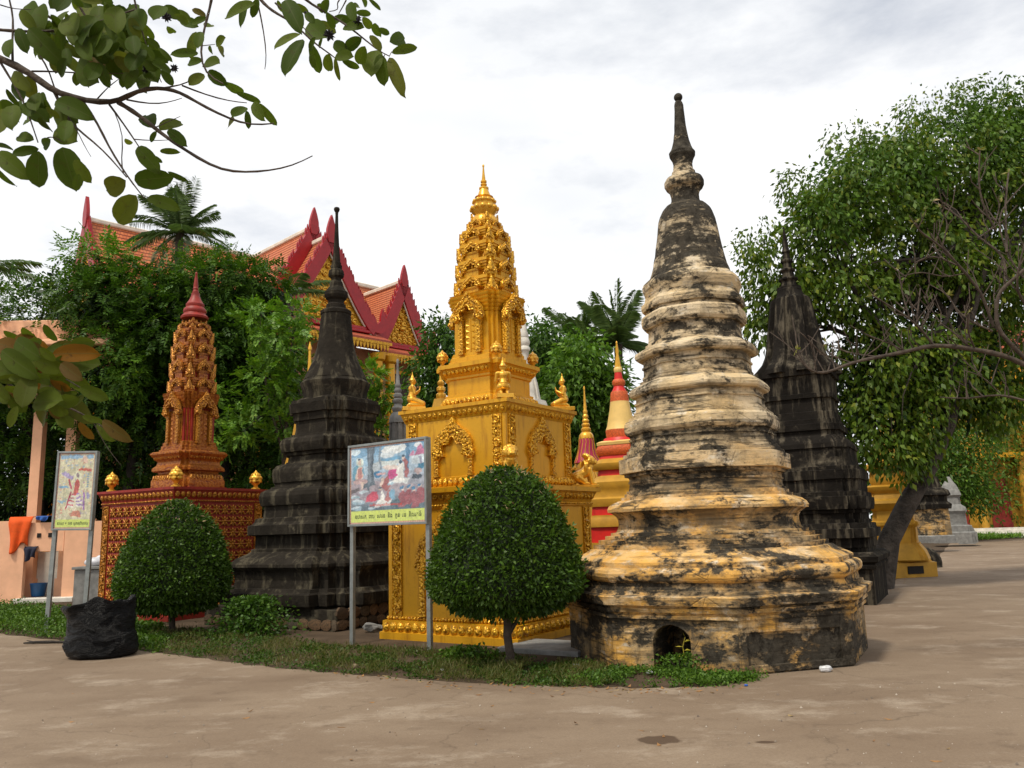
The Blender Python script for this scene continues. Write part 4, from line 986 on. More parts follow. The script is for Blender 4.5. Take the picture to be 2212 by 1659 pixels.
MAT['temple_wall'] = simple('peach_temple_wall', (.56, .29, .15), .8, 0, .15, 1)
TPH = -.775
TXv = Vector((math.cos(TPH), math.sin(TPH), 0)); tor = Vector((-8.645, 38.0, 0)) - TXv*7.567
temple = thing('temple_hall', 'temple hall with orange tiled gables and red flame bargeboards', 'temple', tor, TPH)
def wing(kind):     # (along ridge, across, z) -> temple coordinates
    if kind == 'x': return Matrix(((1, 0, 0, 0), (0, 1, 0, 0), (0, 0, 1, 0), (0, 0, 0, 1)))
    return Matrix(((0, 1, 0, 0), (-1, 0, 0, 0), (0, 0, 1, 0), (0, 0, 0, 1)))
def slope(w, za, zf, s): return (w*s, zf+(za-zf)*(1-s)**1.22)
def gable_roof(Wm, a0, a1, w, za, zf, c=0.0, teeth=17, pediment=True, over=.0, finial=1.5, boards=True):
    H = za-zf; mb = MB(); mb.m = Wm; uv = []
    NC = 26
    for sg in (-1, 1):
        for i in range(NC):
            (b0_, z0_), (b1_, z1_) = slope(w, za, zf, i/NC), slope(w, za, zf, (i+1)/NC); e = .035
            q = mb.pts([(a0, c+sg*b0_, z0_), (a1, c+sg*b0_, z0_), (a1, c+sg*b1_, z1_+e), (a0, c+sg*b1_, z1_+e), (a1, c+sg*b1_, z1_), (a0, c+sg*b1_, z1_)])
            f1, f2 = (q, q+1, q+2, q+3), (q+3, q+2, q+4, q+5)
            mb.f += [f1, f2] if sg < 0 else [f1[::-1], f2[::-1]]
            v0, v1 = i*.16, (i+1)*.16; L_ = abs(a1-a0)
            A = [(0, v0), (L_, v0), (L_, v1), (0, v1)]; B = [(0, v1), (L_, v1), (L_, v1+.01), (0, v1+.01)]
            uv += (A+B) if sg < 0 else (A[::-1]+B[::-1])
    me = bpy.data.meshes.new('roof_tiles'); me.from_pydata(mb.v, [], mb.f); me.update()
    ul = me.uv_layers.new(name='UVMap')
    for i, p in enumerate(uv): ul.data[i].uv = p
    roof = link('roof_tiles', me, MAT['tile'], temple)
    m = MB(); m.m = Wm; m.box(((a0+a1)/2, c, za+.06), (abs(a1-a0), .26, .24), .05); m.build('ridge_cap', MAT['ridge'], temple, 30)
    if not boards: return
    # bargeboards with flame teeth, soffit strip in white, finial, upturned ends
    g = a1
    for sg in (-1, 1):
        m = MB(); m.m = Wm; N = 24; inn, out = [], []
        for i in range(N+1):
            s_ = i/N; b_, z = slope(w, za, zf, s_); b2, z2 = slope(w, za, zf, min(1, s_+.02)); b1, z1 = slope(w, za, zf, max(0, s_-.02))
            tx, tz = b2-b1, z2-z1; L_ = math.hypot(tx, tz); nx, nz = -tz/L_, tx/L_
            wd_ = .34+.10*s_
            out.append((b_+nx*.20, z+nz*.20)); inn.append((b_-nx*wd_, z-nz*wd_))
        n = len(inn); q = m.pts([(g-.06, c+sg*x, z) for x, z in inn]+[(g-.06, c+sg*x, z) for x, z in out]+[(g+.14, c+sg*x, z) for x, z in inn]+[(g+.14, c+sg*x, z) for x, z in out])
        for i in range(n-1): m.f += [(q+i, q+i+1, q+n+i+1, q+n+i), (q+2*n+i, q+3*n+i, q+3*n+i+1, q+2*n+i+1), (q+n+i, q+n+i+1, q+3*n+i+1, q+3*n+i), (q+i, q+2*n+i, q+2*n+i+1, q+i+1)]
        for i in (0, n-1): m.f.append((q+i, q+n+i, q+3*n+i, q+2*n+i))
        bb = m.build('bargeboard', MAT['temple_red'], temple, 30)
        tm = MB(); tm.m = Wm
        for k in range(teeth):
            s_ = .07+.86*k/(teeth-1); i = int(s_*N); x, z = out[i]; x2, z2 = out[min(N, i+1)]; tx, tz = x2-x, z2-z; L_ = math.hypot(tx, tz) or 1; tx, tz = tx/L_, tz/L_; nx, nz = -tz, tx
            tl = .30; o_ = [(x-nx*.05, z-nz*.05), (x+tx*.22-nx*.05, z+tz*.22-nz*.05), (x-tx*.05+nx*.10, z-tz*.05+nz*.13), (x-tx*.24+nx*.16, z-tz*.24+nz*.16)]
            q = tm.pts([(g, c+sg*p, z_) for p, z_ in o_]+[(g+.09, c+sg*p, z_) for p, z_ in o_]); tm.f += [(q, q+1, q+2, q+3), (q+7, q+6, q+5, q+4)]
            for i_ in range(4): j_ = (i_+1) % 4; tm.f.append((q+i_, q+4+i_, q+4+j_, q+j_))
        tm.build('flame_teeth', MAT['temple_red'], bb, 30)
        un = MB(); un.m = Wm; x, z = out[-1]      # upturned naga tail
        o_ = [(x-.55, z-.30), (x+.10, z-.42), (x+.42, z-.22), (x+.50, z+.20), (x+.36, z+.62), (x+.26, z+.95), (x+.14, z+.60), (x+.10, z+.24), (x-.05, z+.05), (x-.40, z+.20)]
        q = un.pts([(g-.03, c+sg*p, z_) for p, z_ in o_]+[(g+.12, c+sg*p, z_) for p, z_ in o_]); nn = len(o_)
        un.f += [tuple(q+i for i in range(nn)), tuple(q+nn+i for i in reversed(range(nn)))]
        for i_ in range(nn): j_ = (i_+1) % nn; un.f.append((q+i_, q+nn+i_, q+nn+j_, q+j_))
        un.build('naga_end', MAT['temple_red'], bb, 30)
        sf = MB(); sf.m = Wm
        sf.tube([(g-.02, c+sg*x, z-.02) for x, z in inn], .05, 5); sf.build('white_edge', MAT['ridge'], bb, 30)
    m = MB(); m.m = Wm; hh = finial
    o_ = [(-.26, -.42), (.26, -.42), (.40, 0), (.38, .25), (.26, .55), (.12, .82), (0, 1.0), (-.12, .82), (-.26, .55), (-.38, .25), (-.40, 0)]
    q = m.pts([(g+.02, c+x*hh*.62, za+.1+z*hh) for x, z in o_]+[(g+.18, c+x*hh*.62, za+.1+z*hh) for x, z in o_]); nn = len(o_)
    m.f += [tuple(q+i for i in range(nn)), tuple(q+nn+i for i in reversed(range(nn)))]
    for i_ in range(nn): j_ = (i_+1) % nn; m.f.append((q+i_, q+nn+i_, q+nn+j_, q+j_))
    m.build('roof_finial', MAT['temple_red'], temple, 30)
    if pediment:
        m = MB(); m.m = Wm; pts = []
        for i in range(13): b_, z = slope(w, za, zf, i/12); pts.append((b_*.97, z-.25))
        ol = [(-x, z) for x, z in pts[::-1]]+pts[1:]
        q = m.pts([(g-.16, c+x, z) for x, z in ol]+[(g-.45, c+x, z) for x, z in ol]); nn = len(ol)
        m.f += [tuple(q+i for i in range(nn)), tuple(q+nn+i for i in reversed(range(nn)))]
        pd = m.build('pediment', MAT['gold_carved'], temple, 30)
        m = MB(); m.m = Wm; rr = random.Random(int(w*100))
        for row in range(9):
            s_ = .22+.72*row/8; b_, z = slope(w, za, zf, s_); n_ = max(1, int(b_*.72*2/.34))
            for k in range(n_):
                x = (k+.5-n_/2)*.34; sp = []
                for i in range(10): a = i/9*2*math.pi*1.2+rr.random(); r_ = .16*(1-i/12); sp.append((g-.12, c+x+r_*math.cos(a), z+.06+r_*math.sin(a)))
                m.tube(sp, .045, 4); m.ell((g-.13, c+x, z+.05), (.07, .07, .07), 6, 4)
        # seated central figure in relief
        zc = zf+H*.26; m.ell((g-.08, c, zc+.35*w*.3), (.13, .14*w*.35, .30*w*.35), 10, 6); m.ell((g-.06, c, zc+.95*w*.3), (.10, .10*w*.35, .12*w*.35), 8, 5); m.ell((g-.06, c, zc-.05), (.14, .30*w*.35, .12), 10, 6)
        m.build('relief', MAT['gold_bright'], pd, 50)['kind'] = 'stuff'
        m = MB(); m.m = Wm; m.box((g-.10, c, zf-.08), (.30, 2*w*.86, .16), .02); m.box((g-.06, c, zf-.24), (.36, 2*w*.93, .14), .02); m.build('pediment_sill', MAT['temple_red'], temple, 30)
        for k in range(int(w*2*.8/.24)): pass
WX, WY = wing('x'), wing('y')
WL = MB()
gable_roof(WX, -6.0, 6.0, 2.73, 16.709, 12.35, teeth=17, pediment=False, finial=1.0)
gable_roof(WX, 5.0, 7.567, 2.73, 15.834, 11.655, teeth=17, finial=1.0)
gable_roof(WX, 3.2, 7.04, 1.679, 14.611, 11.269, 4.854, teeth=12, finial=.85)
gable_roof(WY, -6.0, 8.571, 2.73, 16.709, 12.15, teeth=19, finial=1.1)
# side roof whose ridge runs across, behind the small gable
gable_roof(wing('y'), -8.0, -1.0, 1.7, 15.25, 12.2, 3.4, pediment=False, boards=False)
# eaves: tiled skirt and gilt pendant fringe
def eave(Wm, a1, b0_, b1_, z):
    m = MB(); m.m = Wm
    q = m.pts([(a1-.2, b0_, z+.05), (a1-.2, b1_, z+.05), (a1+.75, b1_+.25, z-.42), (a1+.75, b0_-.25, z-.42), (a1-.2, b0_, z-.10), (a1-.2, b1_, z-.10), (a1+.75, b1_+.25, z-.55), (a1+.75, b0_-.25, z-.55)])
    m.f += [(q, q+3, q+2, q+1), (q+4, q+5, q+6, q+7), (q+3, q+7, q+6, q+2), (q, q+4, q+7, q+3), (q+1, q+2, q+6, q+5)]
    e = m.build('eave_skirt', MAT['temple_tile_plain'], temple, 30)
    m = MB(); m.m = Wm; n = int((b1_-b0_+.4)/.20)
    m.box((a1+.72, (b0_+b1_)/2, z-.60), (.08, b1_-b0_+.5, .14))
    for k in range(n):
        b_ = b0_-.2+(k+.5)*.20; q = m.pts([(a1+.74, b_-.09, z-.66), (a1+.74, b_+.09, z-.66), (a1+.74, b_+.06, z-.82), (a1+.74, b_, z-1.0), (a1+.74, b_-.06, z-.82), (a1+.68, b_-.09, z-.66), (a1+.68, b_+.09, z-.66), (a1+.68, b_+.06, z-.82), (a1+.68, b_, z-1.0), (a1+.68, b_-.06, z-.82)])
        m.f += [(q, q+4, q+3, q+2, q+1), (q+5, q+6, q+7, q+8, q+9)] + [(q+i, q+(i+1) % 5, q+5+(i+1) % 5, q+5+i) for i in range(5)]
    m.build('pendant_fringe', MAT['gold_carved'], e, 30)
MAT['temple_tile_plain'] = simple('red_tile_skirt', (.38, .08, .035), .6, 0, .25, 12, (22, .6, .03))
eave(WX, 7.45, -3.1, 3.0, 11.40); eave(WX, 7.0, 3.1, 7.1, 11.02); eave(WY, 8.4, -3.1, 3.1, 11.40)
# walls, columns, openings
for nm, bx_ in (('wall', ((0, 0, 5.7), (13.0, 4.6, 11.4))), ('wall', ((.003, -1.0, 5.6), (4.6, 14.4, 11.2))), ('wall', ((4.4, 0.003, 5.4), (4.4, 12.6, 10.8)))):
    m = MB(); m.box(*bx_); m.build(nm, MAT['temple_wall'], temple, 30)
col = MB(); col.lathe([(0, .34), (.3, .34), (.35, .26), (9.9, .24), (10.0, .36), (10.3, .40)], 14); colm = col.mesh('column', 30)
for x, y in ((7.9, -2.6), (7.9, 2.6), (7.7, 6.3), (7.7, 3.5), (7.7, -3.6), (7.7, -6.4), (-2.5, -8.8), (2.5, -8.8)): place('column', colm, MAT['gold'], temple, (x, y, 0))
for x, y, r_ in ((6.63, 5.0, 0), (6.63, -5.0, 0), (6.63, 2.0, 0)):
    m = MB(); m.box((x, y, 8.6), (.12, .9, 2.2)); w_ = m.build('window', simple('dark_shutter_%d' % (y+9), (.05, .03, .02), .6), temple, 30)
    m = MB(); m.box((x+.04, y, 9.8), (.2, 1.3, .2)); m.box((x+.04, y, 7.45), (.2, 1.3, .16)); m.build('frame', MAT['gold'], w_, 30)

# ------------------------------------------------------------------ peach pavilion on the left, washing and bucket
w0, w1 = G(118, 1300), G(-70, 1306.5)
pdir = Vector((w0.x-w1.x, w0.y-w1.y, 0)).normalized()
pav = thing('peach_pavilion', 'peach plaster pavilion with two tall columns and a low wall', 'building', (w0.x, w0.y, 0), math.atan2(pdir.y, pdir.x))
zw = zat(w0.x, w0.y, 1124)
PV = Matrix.Rotation(-math.atan2(pdir.y, pdir.x), 3, 'Z')
def pl_at(u, v, y): p = at(u, v, y); q = PV @ Vector((p.x-w0.x, p.y-w0.y, 0)); return (q.x, q.y, p.z)
xs = pl_at(82, 1240, w0.y-.5)[0]
m = MB(); m.box((-2.2, .08, zw/2), (2.6+.0, .16, zw+.04)); m.build('wall', MAT['pink'], pav, 30)                     # long low wall on the left
m = MB(); m.box((.68, .10, zw*.49), (1.05, .2, zw*.98)); m.build('wall', MAT['pink'], pav, 30)                          # pier on the right of the doorway
m = MB(); m.box((-.40, .12, zw*.80), (1.05, .16, zw*.36)); m.build('lintel_wall', MAT['pink'], pav, 30)
m = MB(); m.box((-.35, .9, zw*.30), (1.2, .06, zw*.62)); m.build('inner_screen', MAT['whitewash'], pav, 30)
m = MB(); m.box((-.20, -.10, .06), (1.55, .34, .14), .02); m.build('door_sill', MAT['whitewash'], pav, 30)
for sx in (-.55, -.25): m = MB(); m.box((sx, .035, zw*.82), (.10, .03, .12)); m.build('vent_hole', tag_void, pav, 30)
for u in (72, 146):
    p = pl_at(u, 1130, w0.y+.7); z1_ = pl_at(u, 800, w0.y+.7)[2]
    m = MB(); m.box((0, 0, z1_/2), (.27, .27, z1_)); m.box((0, 0, .3), (.36, .36, .6)); m.box((0, 0, z1_-.05), (.40, .40, .14))
    place('column', m.mesh('column', 30), MAT['pink'], pav, (p[0], p[1], 0))
zr_ = pl_at(72, 800, w0.y+.7)[2]
m = MB(); m.box((-3.2, .9, zr_+.22), (8.4, 1.0, .44), .03); m.box((-3.2, .5, zr_+.52), (8.9, 2.2, .16), .03); m.box((-3.2, .9, zr_+1.0), (8.2, 1.2, .8), .03); m.build('roof_beam', MAT['pink'], pav, 30)
def cloth_mesh(w, h, fold, seed, hang=.35, flat=False):
    n, k = 14, 18; V = []; F = []; rr = random.Random(seed)
    for j in range(k+1):
        for i in range(n+1):
            s_, t = i/n, j/k; x = (s_-.5)*w*(1-.30*t+.06*math.sin(t*6+seed)); z = -t*h*(1+.18*math.sin(s_*5+seed)); y = fold*math.sin(s_*11+seed+2*t)*(.3+t)-.02
            if t < .15: y += (.15-t)*1.2; z = -max(0, (t-.07))*h
            V.append((x, y, z))
    for j in range(k):
        for i in range(n): a = j*(n+1)+i; F.append((a, a+1, a+n+2, a+n+1))
    me = bpy.data.meshes.new('cloth'); me.from_pydata(V, [], F); me.update(); me.polygons.foreach_set('use_smooth', [True]*len(F)); return me
def hang(name, label, u, v, y, w, h, mat, seed):
    p = at(u, v, y); o = link(name, cloth_mesh(w, h, .035, seed), mat); o.location = p; o.rotation_euler = (0, 0, math.atan2(pdir.y, pdir.x))
    md = o.modifiers.new('thick', 'SOLIDIFY'); md.thickness = .012; return tag(o, label, 'cloth', 'washing on the peach pavilion')
ywall = w0.y-.95
pw = Vector((w0.x, w0.y, 0))
def wall_y(u):          # depth of the wall's front face under picture column u
    lo, hi = 15.0, 30.0
    for _ in range(40):
        mid = (lo+hi)/2; p = at(u, 1124, mid); q = PV @ Vector((p.x-w0.x, p.y-w0.y, 0))
        if q.y < 0: lo = mid
        else: hi = mid
    return lo
hang('orange_robe', 'bright orange robe draped over the top of the low peach wall', 45, 1117, wall_y(45)-.02, .62, .85, simple('orange_cloth', (.80, .10, .008), .8, 0, .2, 6), 1)
hang('blue_cloth', 'small blue cloth lying on the wall top behind the left sign', 92, 1115, wall_y(92)-.03, .36, .12, simple('blue_cloth', (.03, .10, .35), .8), 4)
hang('navy_cloth', 'dark navy cloth hanging in the doorway below the orange robe', 66, 1181, wall_y(66)-.03, .34, .34, simple('navy_cloth', (.018, .02, .04), .85), 7)
bk = at(82, 1290, wall_y(82)+.30); m = MB(); m.lathe([(0, .155), (.01, .165), (.33, .215), (.34, .225), (.36, .225), (.36, .20), (.33, .20), (.03, .15)], 20)
m.tube([(.21*math.cos(a*math.pi/10), -.03, .34+.02-.20*math.sin(a*math.pi/10)*.3) for a in range(11)], .008, 5)
tag(place('bucket', m.mesh('bucket', 40), simple('blue_plastic', (.015, .09, .24), .4), None, (bk.x, bk.y, .14)), 'blue plastic bucket standing in the peach doorway', 'bucket')
# washing trough and white bundle right of the pavilion
p = at(203, 1240, 21.6); m = MB(); m.box((0, 0, .45), (.7, .6, .9), .02); m.box((0, 0, .93), (.8, .7, .07), .01)
tag(place('cement_trough', m.mesh('cement_trough'), MAT['greystone'], None, (p.x, p.y, 0)), 'grey cement trough between the left sign and the red monument', 'trough')
m = MB(); m.ell((0, 0, .11), (.24, .18, .12), 12, 8); m.ell((.12, .03, .2), (.10, .09, .08), 10, 6); wob(m, .03, 6)
tag(place('white_bundle', m.mesh('white_bundle', 60), simple('white_plastic', (.7, .7, .74), .4), None, (p.x, p.y, .955)), 'white plastic bundle resting on the grey cement trough', 'bundle')

# ------------------------------------------------------------------ yellow house far right
h0 = at(2110, 1160, 58); hr = thing('yellow_house', 'yellow two storey house half hidden by trees at the far right', 'building', (h0.x+6, 58, 0), R(-8))
m = MB(); m.box((0, 3, 5.2), (17, 8, 10.4)); m.build('wall', MAT['yellow'], hr, 30)
m = MB(); m.box((0, 2.9, 10.9), (18.2, 9.4, .5), .05); m.box((0, 2.9, 11.7), (17.4, 8.8, 1.2), .05); m.box((0, 2.9, 12.5), (18.4, 9.6, .35), .05); m.build('cornice', MAT['gold'], hr, 30)
m = MB(); m.loft([(12.6, 1), (15.2, .25)], [(-8.8, -1.8), (8.8, -1.8), (8.8, 7.6), (-8.8, 7.6)]); m.build('roof', MAT['temple_tile_plain'], hr, 30)
m = MB(); m.box((0, -1.35, 5.6), (17.4, .7, .35), .03); m.build('storey_band', MAT['gold'], hr, 30)
for i in range(6):
    x = -7+i*2.8
    m = MB(); m.box((x, -1.0, 7.9), (1.1, .1, 2.6)); w_ = m.build('window', tag_void, hr, 30)
    m = MB(); m.box((x-.62, -1.06, 7.9), (.14, .16, 2.9)); m.box((x+.62, -1.06, 7.9), (.14, .16, 2.9)); m.box((x, -1.06, 9.35), (1.4, .18, .16)); m.box((x, -1.06, 6.5), (1.5, .22, .16)); m.build('frame', MAT['gold_bright'], w_, 30)
    m = MB(); m.box((x, -1.0, 2.3), (1.3, .1, 3.4)); d_ = m.build('door', MAT['red'], hr, 30)
    m = MB(); m.lathe([(0, .34), (.5, .34), (.55, .26), (5.2, .24), (5.3, .36), (5.5, .4)], 12, (x+1.4, -1.6, 0)); m.build('column', MAT['yellow'], hr, 30)
m = MB()
for k in range(4): m.box((0, -2.2-.3*k, .6-.16*k), (17.6, .7, .16))
m.build('steps', MAT['whitewash'], hr, 30)
# ------------------------------------------------------------------ foliage tools
def unit(a): return a/np.maximum(np.linalg.norm(a, axis=1, keepdims=True), 1e-9)
def leaf_quads(P, D, S, l, w, fold=.15, droop=0.0):
    D = unit(D); S = unit(S - D*np.sum(S*D, 1, keepdims=True)); N = np.cross(D, S)
    l = np.asarray(l).reshape(-1, 1); w = np.asarray(w).reshape(-1, 1)
    a = P; b = P + D*l*.45 + S*w*.5 + N*w*fold; c = P + D*l + np.array([[0, 0, -1.0]])*l*droop; d = P + D*l*.45 - S*w*.5 + N*w*fold
    V = np.stack([a, b, c, d], 1).reshape(-1, 3); F = np.arange(len(P)*4).reshape(-1, 4)
    return V, F
def cat(parts):
    V, F, k = [], [], 0
    for v, f in parts: V.append(v); F.append(f+k); k += len(v)
    return np.concatenate(V), np.concatenate(F)
def blob_points(rg, blobs, n, shell=.55):
    vol = np.array([b[3]*b[4]*b[5] for b in blobs])**.8; idx = rg.choice(len(blobs), n, p=vol/vol.sum())
    B = np.array(blobs)[idx]; d = unit(rg.normal(size=(n, 3))); r_ = (shell + (1-shell)*rg.random((n, 1))**.6)*(1+.10*rg.normal(size=(n, 1)))
    return B[:, :3] + d*B[:, 3:6]*r_, d
def spray_crown(rg, blobs, n, l, w, pairs=4, droop=.35, shell=.55):
    # pinnate sprays: a rachis with paired leaflets
    P, out = blob_points(rg, blobs, n, shell); D = unit(out*.7 + rg.normal(size=(n, 3))*.55 + np.array([[0, 0, -droop]])); S = unit(np.cross(D, np.array([[0, 0, 1.0]])) + rg.normal(size=(n, 3))*.25)
    sc_ = (.75+.5*rg.random((n, 1))); parts = []
    for k in range(pairs):
        t = (k+.6)/pairs; base = P + D*(l*2.1*t)*sc_ - np.array([[0, 0, 1.0]])*(.25*l*t*t)
        for sg in (-1, 1):
            dd = unit(D*.55 + S*sg*.85 + rg.normal(size=(n, 3))*.12); parts.append(leaf_quads(base, dd, np.cross(dd, np.cross(D, S)), l*sc_[:, 0]*(1-.25*t), w*sc_[:, 0], .1, .08))
    parts.append(leaf_quads(P + D*(l*2.1)*sc_, D, S, l*sc_[:, 0], w*sc_[:, 0], .1, .1))
    # keep each spray one island-coloured family by leaving leaflets separate
    return cat(parts)
def clump_crown(rg, blobs, n_clump, per, cr, l, w, droop=.5, shell=.5):
    Cc, out = blob_points(rg, blobs, n_clump, shell); n = n_clump*per; C2 = np.repeat(Cc, per, 0); o2 = np.repeat(out, per, 0)
    off = rg.normal(size=(n, 3))*cr*np.array([[1, 1, .75]]); P = C2+off
    D = unit(unit(off)*.5 + o2*.35 + rg.normal(size=(n, 3))*.45 + np.array([[0, 0, -droop]])); S = rg.normal(size=(n, 3)); s_ = .6+.7*rg.random(n)
    return leaf_quads(P, D, S, l*s_, w*s_, .18, .08)
def limb_path(a, b, rr, n=6, sag=.15):
    a, b = Vector(a), Vector(b); L_ = (b-a).length; out = []
    o1 = Vector((rr.uniform(-1, 1), rr.uniform(-1, 1), rr.uniform(-.3, 1)))*L_*sag
    for i in range(n+1):
        t = i/n; p = a.lerp(b, t) + o1*math.sin(math.pi*t) + Vector((rr.uniform(-1, 1), rr.uniform(-1, 1), rr.uniform(-1, 1)))*L_*.02; out.append(p)
    return out
def blob_px(u, v, ru, rv, y, ry=None):
    p = at(u, v, y); d = dep(p.x, p.y, p.z)/FP; return (p.x, y, p.z, ru*d, (ry if ry else ru*d), rv*d)
GREENS = {
 'deep': [(.022, .056, .006), (.040, .094, .010), (.066, .140, .015), (.036, .082, .011), (.115, .205, .024)],
 'mid': [(.032, .074, .008), (.056, .118, .012), (.088, .168, .017), (.060, .124, .014), (.13, .22, .025)],
 'light': [(.060, .140, .014), (.10, .21, .020), (.145, .275, .028), (.085, .175, .018), (.20, .32, .035)],
 'olive': [(.040, .080, .008), (.076, .138, .012), (.120, .190, .018), (.060, .108, .010), (.21, .24, .025)],
 'hedge': [(.022, .050, .005), (.038, .080, .008), (.058, .112, .012), (.030, .064, .007), (.085, .150, .016)],
 'palm': [(.055, .095, .026), (.085, .135, .038), (.068, .115, .030), (.12, .17, .05)],
 'shade': [(.006, .016, .003), (.010, .026, .005), (.016, .038, .006)],  # near-black greens: shade inside the crowns put into the leaf colour
 'grass': [(.050, .066, .012), (.075, .095, .018), (.11, .12, .026), (.16, .125, .045), (.06, .078, .014)],
}
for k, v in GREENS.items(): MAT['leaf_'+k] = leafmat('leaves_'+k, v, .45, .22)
def tree(name, label, base, trunk_px, blobs, leafspec, bark, group, r0=.18, limbs=6, seed=1, kind='spray', cols='deep', extra=None):
    """base: ground point; trunk_px: list of world points up the trunk; blobs: crown ellipsoids in world space"""
    rg = np.random.default_rng(seed); rr = random.Random(seed); root = thing(name, label, 'tree', (base[0], base[1], 0), 0, group)
    off = Vector((base[0], base[1], 0)); pts = [Vector(p)-off for p in trunk_px]; N = len(pts); m = MB()
    m.tube(pts, [r0*(1.35 if i == 0 else 1-.6*i/(N-1)) for i in range(N)], 10); wob(m, r0*.16, 2.5); wob(m, r0*.08, 9)
    order = sorted(blobs, key=lambda b: -b[3]*b[5])[:limbs]
    for b in order:
        e = Vector(b[:3])-off; s_ = pts[rr.randrange(max(1, N//2), N)]; pa = limb_path(s_, e, rr); m.tube(pa, [r0*(.42-.32*i/6) for i in range(7)], 6)
        for q in range(3):
            e2 = e + Vector((rr.uniform(-1, 1)*b[3], rr.uniform(-1, 1)*b[4], rr.uniform(-.6, 1)*b[5]))*.75; pb = limb_path(pa[4], e2, rr, 4); m.tube(pb, [r0*(.14-.11*i/4) for i in range(5)], 5)
    m.build('trunk', MAT[bark], root, 60)
    bl = [(b[0]-off.x, b[1]-off.y, b[2], b[3], b[4], b[5]) for b in blobs]
    if kind == 'spray': V, F = spray_crown(rg, bl, **leafspec)
    else: V, F = clump_crown(rg, bl, **leafspec)
    npmesh('crown', V, F, MAT['leaf_'+cols], root)
    if extra:
        for c2, spec, kd, bl2 in extra:
            bl3 = [(b[0]-off.x, b[1]-off.y, b[2], b[3], b[4], b[5]) for b in bl2]
            V, F = spray_crown(rg, bl3, **spec) if kd == 'spray' else clump_crown(rg, bl3, **spec)
            npmesh('crown_tips_and_shade', V, F, MAT['leaf_'+c2], root)
    return root
def gnd(u, y): p = at(u, 1150, y); return (p.x, y, 0)

# ------------------------------------------------------------------ trees behind the monuments, left
LG = 'dense trees behind the monuments on the left'
b = gnd(70, 25.5)
tree('dense_tree', 'dark leafy tree at the left frame edge behind the peach pavilion', b, [b, (b[0]+.2, b[1], 2.2), (b[0]+.1, b[1], 4.5), (b[0]+.3, b[1], 7)],
     [blob_px(60, 690, 120, 90, 25, 2), blob_px(-60, 760, 120, 120, 25, 2), blob_px(110, 800, 110, 110, 24.5, 1.8), blob_px(20, 900, 120, 90, 25, 1.6), blob_px(150, 650, 60, 50, 25, 1.2), blob_px(60, 1010, 110, 70, 25.5, 1.2)],
     dict(n=3600, l=.16, w=.065), 'bark_dark', LG, .20, 6, 11, cols='deep')
b = gnd(275, 24.5)
tree('dense_tree', 'tall dark tree with lime tips beneath the palm and above the red spire', b, [b, (b[0]-.1, b[1], 2.4), (b[0]+.15, b[1], 5), (b[0], b[1], 7.5)],
     [blob_px(285, 655, 110, 84, 24, 2), blob_px(200, 650, 70, 76, 23.6, 1.6), blob_px(360, 700, 90, 100, 23.6, 1.8), blob_px(250, 790, 110, 110, 23.2, 1.8), blob_px(230, 900, 90, 80, 24, 1.5), blob_px(330, 860, 80, 90, 24, 1.3), blob_px(250, 1000, 130, 60, 25, 1.2), blob_px(380, 590, 60, 50, 24, 1.2), blob_px(450, 850, 70, 150, 25, 1.2)],
     dict(n=5200, l=.145, w=.056), 'bark_dark', LG, .22, 8, 12, cols='deep',
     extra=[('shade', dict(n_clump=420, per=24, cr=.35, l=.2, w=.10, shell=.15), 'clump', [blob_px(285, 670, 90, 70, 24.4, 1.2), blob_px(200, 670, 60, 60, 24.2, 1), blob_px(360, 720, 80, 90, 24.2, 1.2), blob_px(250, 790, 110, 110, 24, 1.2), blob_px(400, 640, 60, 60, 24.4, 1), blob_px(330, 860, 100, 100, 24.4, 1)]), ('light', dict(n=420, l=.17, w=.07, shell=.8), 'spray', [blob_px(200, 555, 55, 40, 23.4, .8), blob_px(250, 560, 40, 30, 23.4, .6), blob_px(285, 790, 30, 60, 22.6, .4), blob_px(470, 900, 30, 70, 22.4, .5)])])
b = gnd(150, 28.5)
tree('dense_tree', 'shadowy tree filling the gap behind the pavilion columns and the sign', b, [b, (b[0]+.1, b[1], 2.0), (b[0]-.1, b[1], 4.0), (b[0]+.1, b[1], 5.3)],
     [blob_px(-20, 960, 150, 130, 28, 1.6), blob_px(140, 980, 130, 140, 28, 1.6), blob_px(290, 980, 120, 130, 28, 1.6), blob_px(60, 860, 130, 90, 28.4, 1.4), blob_px(220, 1090, 150, 70, 28, 1.2), blob_px(40, 1090, 150, 60, 28, 1.2)],
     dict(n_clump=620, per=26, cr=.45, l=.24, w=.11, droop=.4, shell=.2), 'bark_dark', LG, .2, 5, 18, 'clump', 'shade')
b = gnd(600, 28.5)
tree('dense_tree', 'shadowy tree low behind the black stupa and the feathery tree', b, [b, (b[0]+.1, b[1], 2.0), (b[0]-.1, b[1], 4.0), (b[0]+.1, b[1], 5.3)],
     [blob_px(430, 980, 120, 120, 28, 1.6), blob_px(580, 960, 130, 130, 28, 1.6), blob_px(700, 960, 100, 120, 28, 1.6), blob_px(540, 860, 110, 80, 28.4, 1.3), blob_px(640, 1090, 150, 70, 28, 1.2), blob_px(790, 1010, 90, 90, 28, 1.2)],
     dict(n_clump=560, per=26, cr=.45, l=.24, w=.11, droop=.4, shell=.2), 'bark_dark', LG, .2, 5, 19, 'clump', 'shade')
b = gnd(480, 24.8)
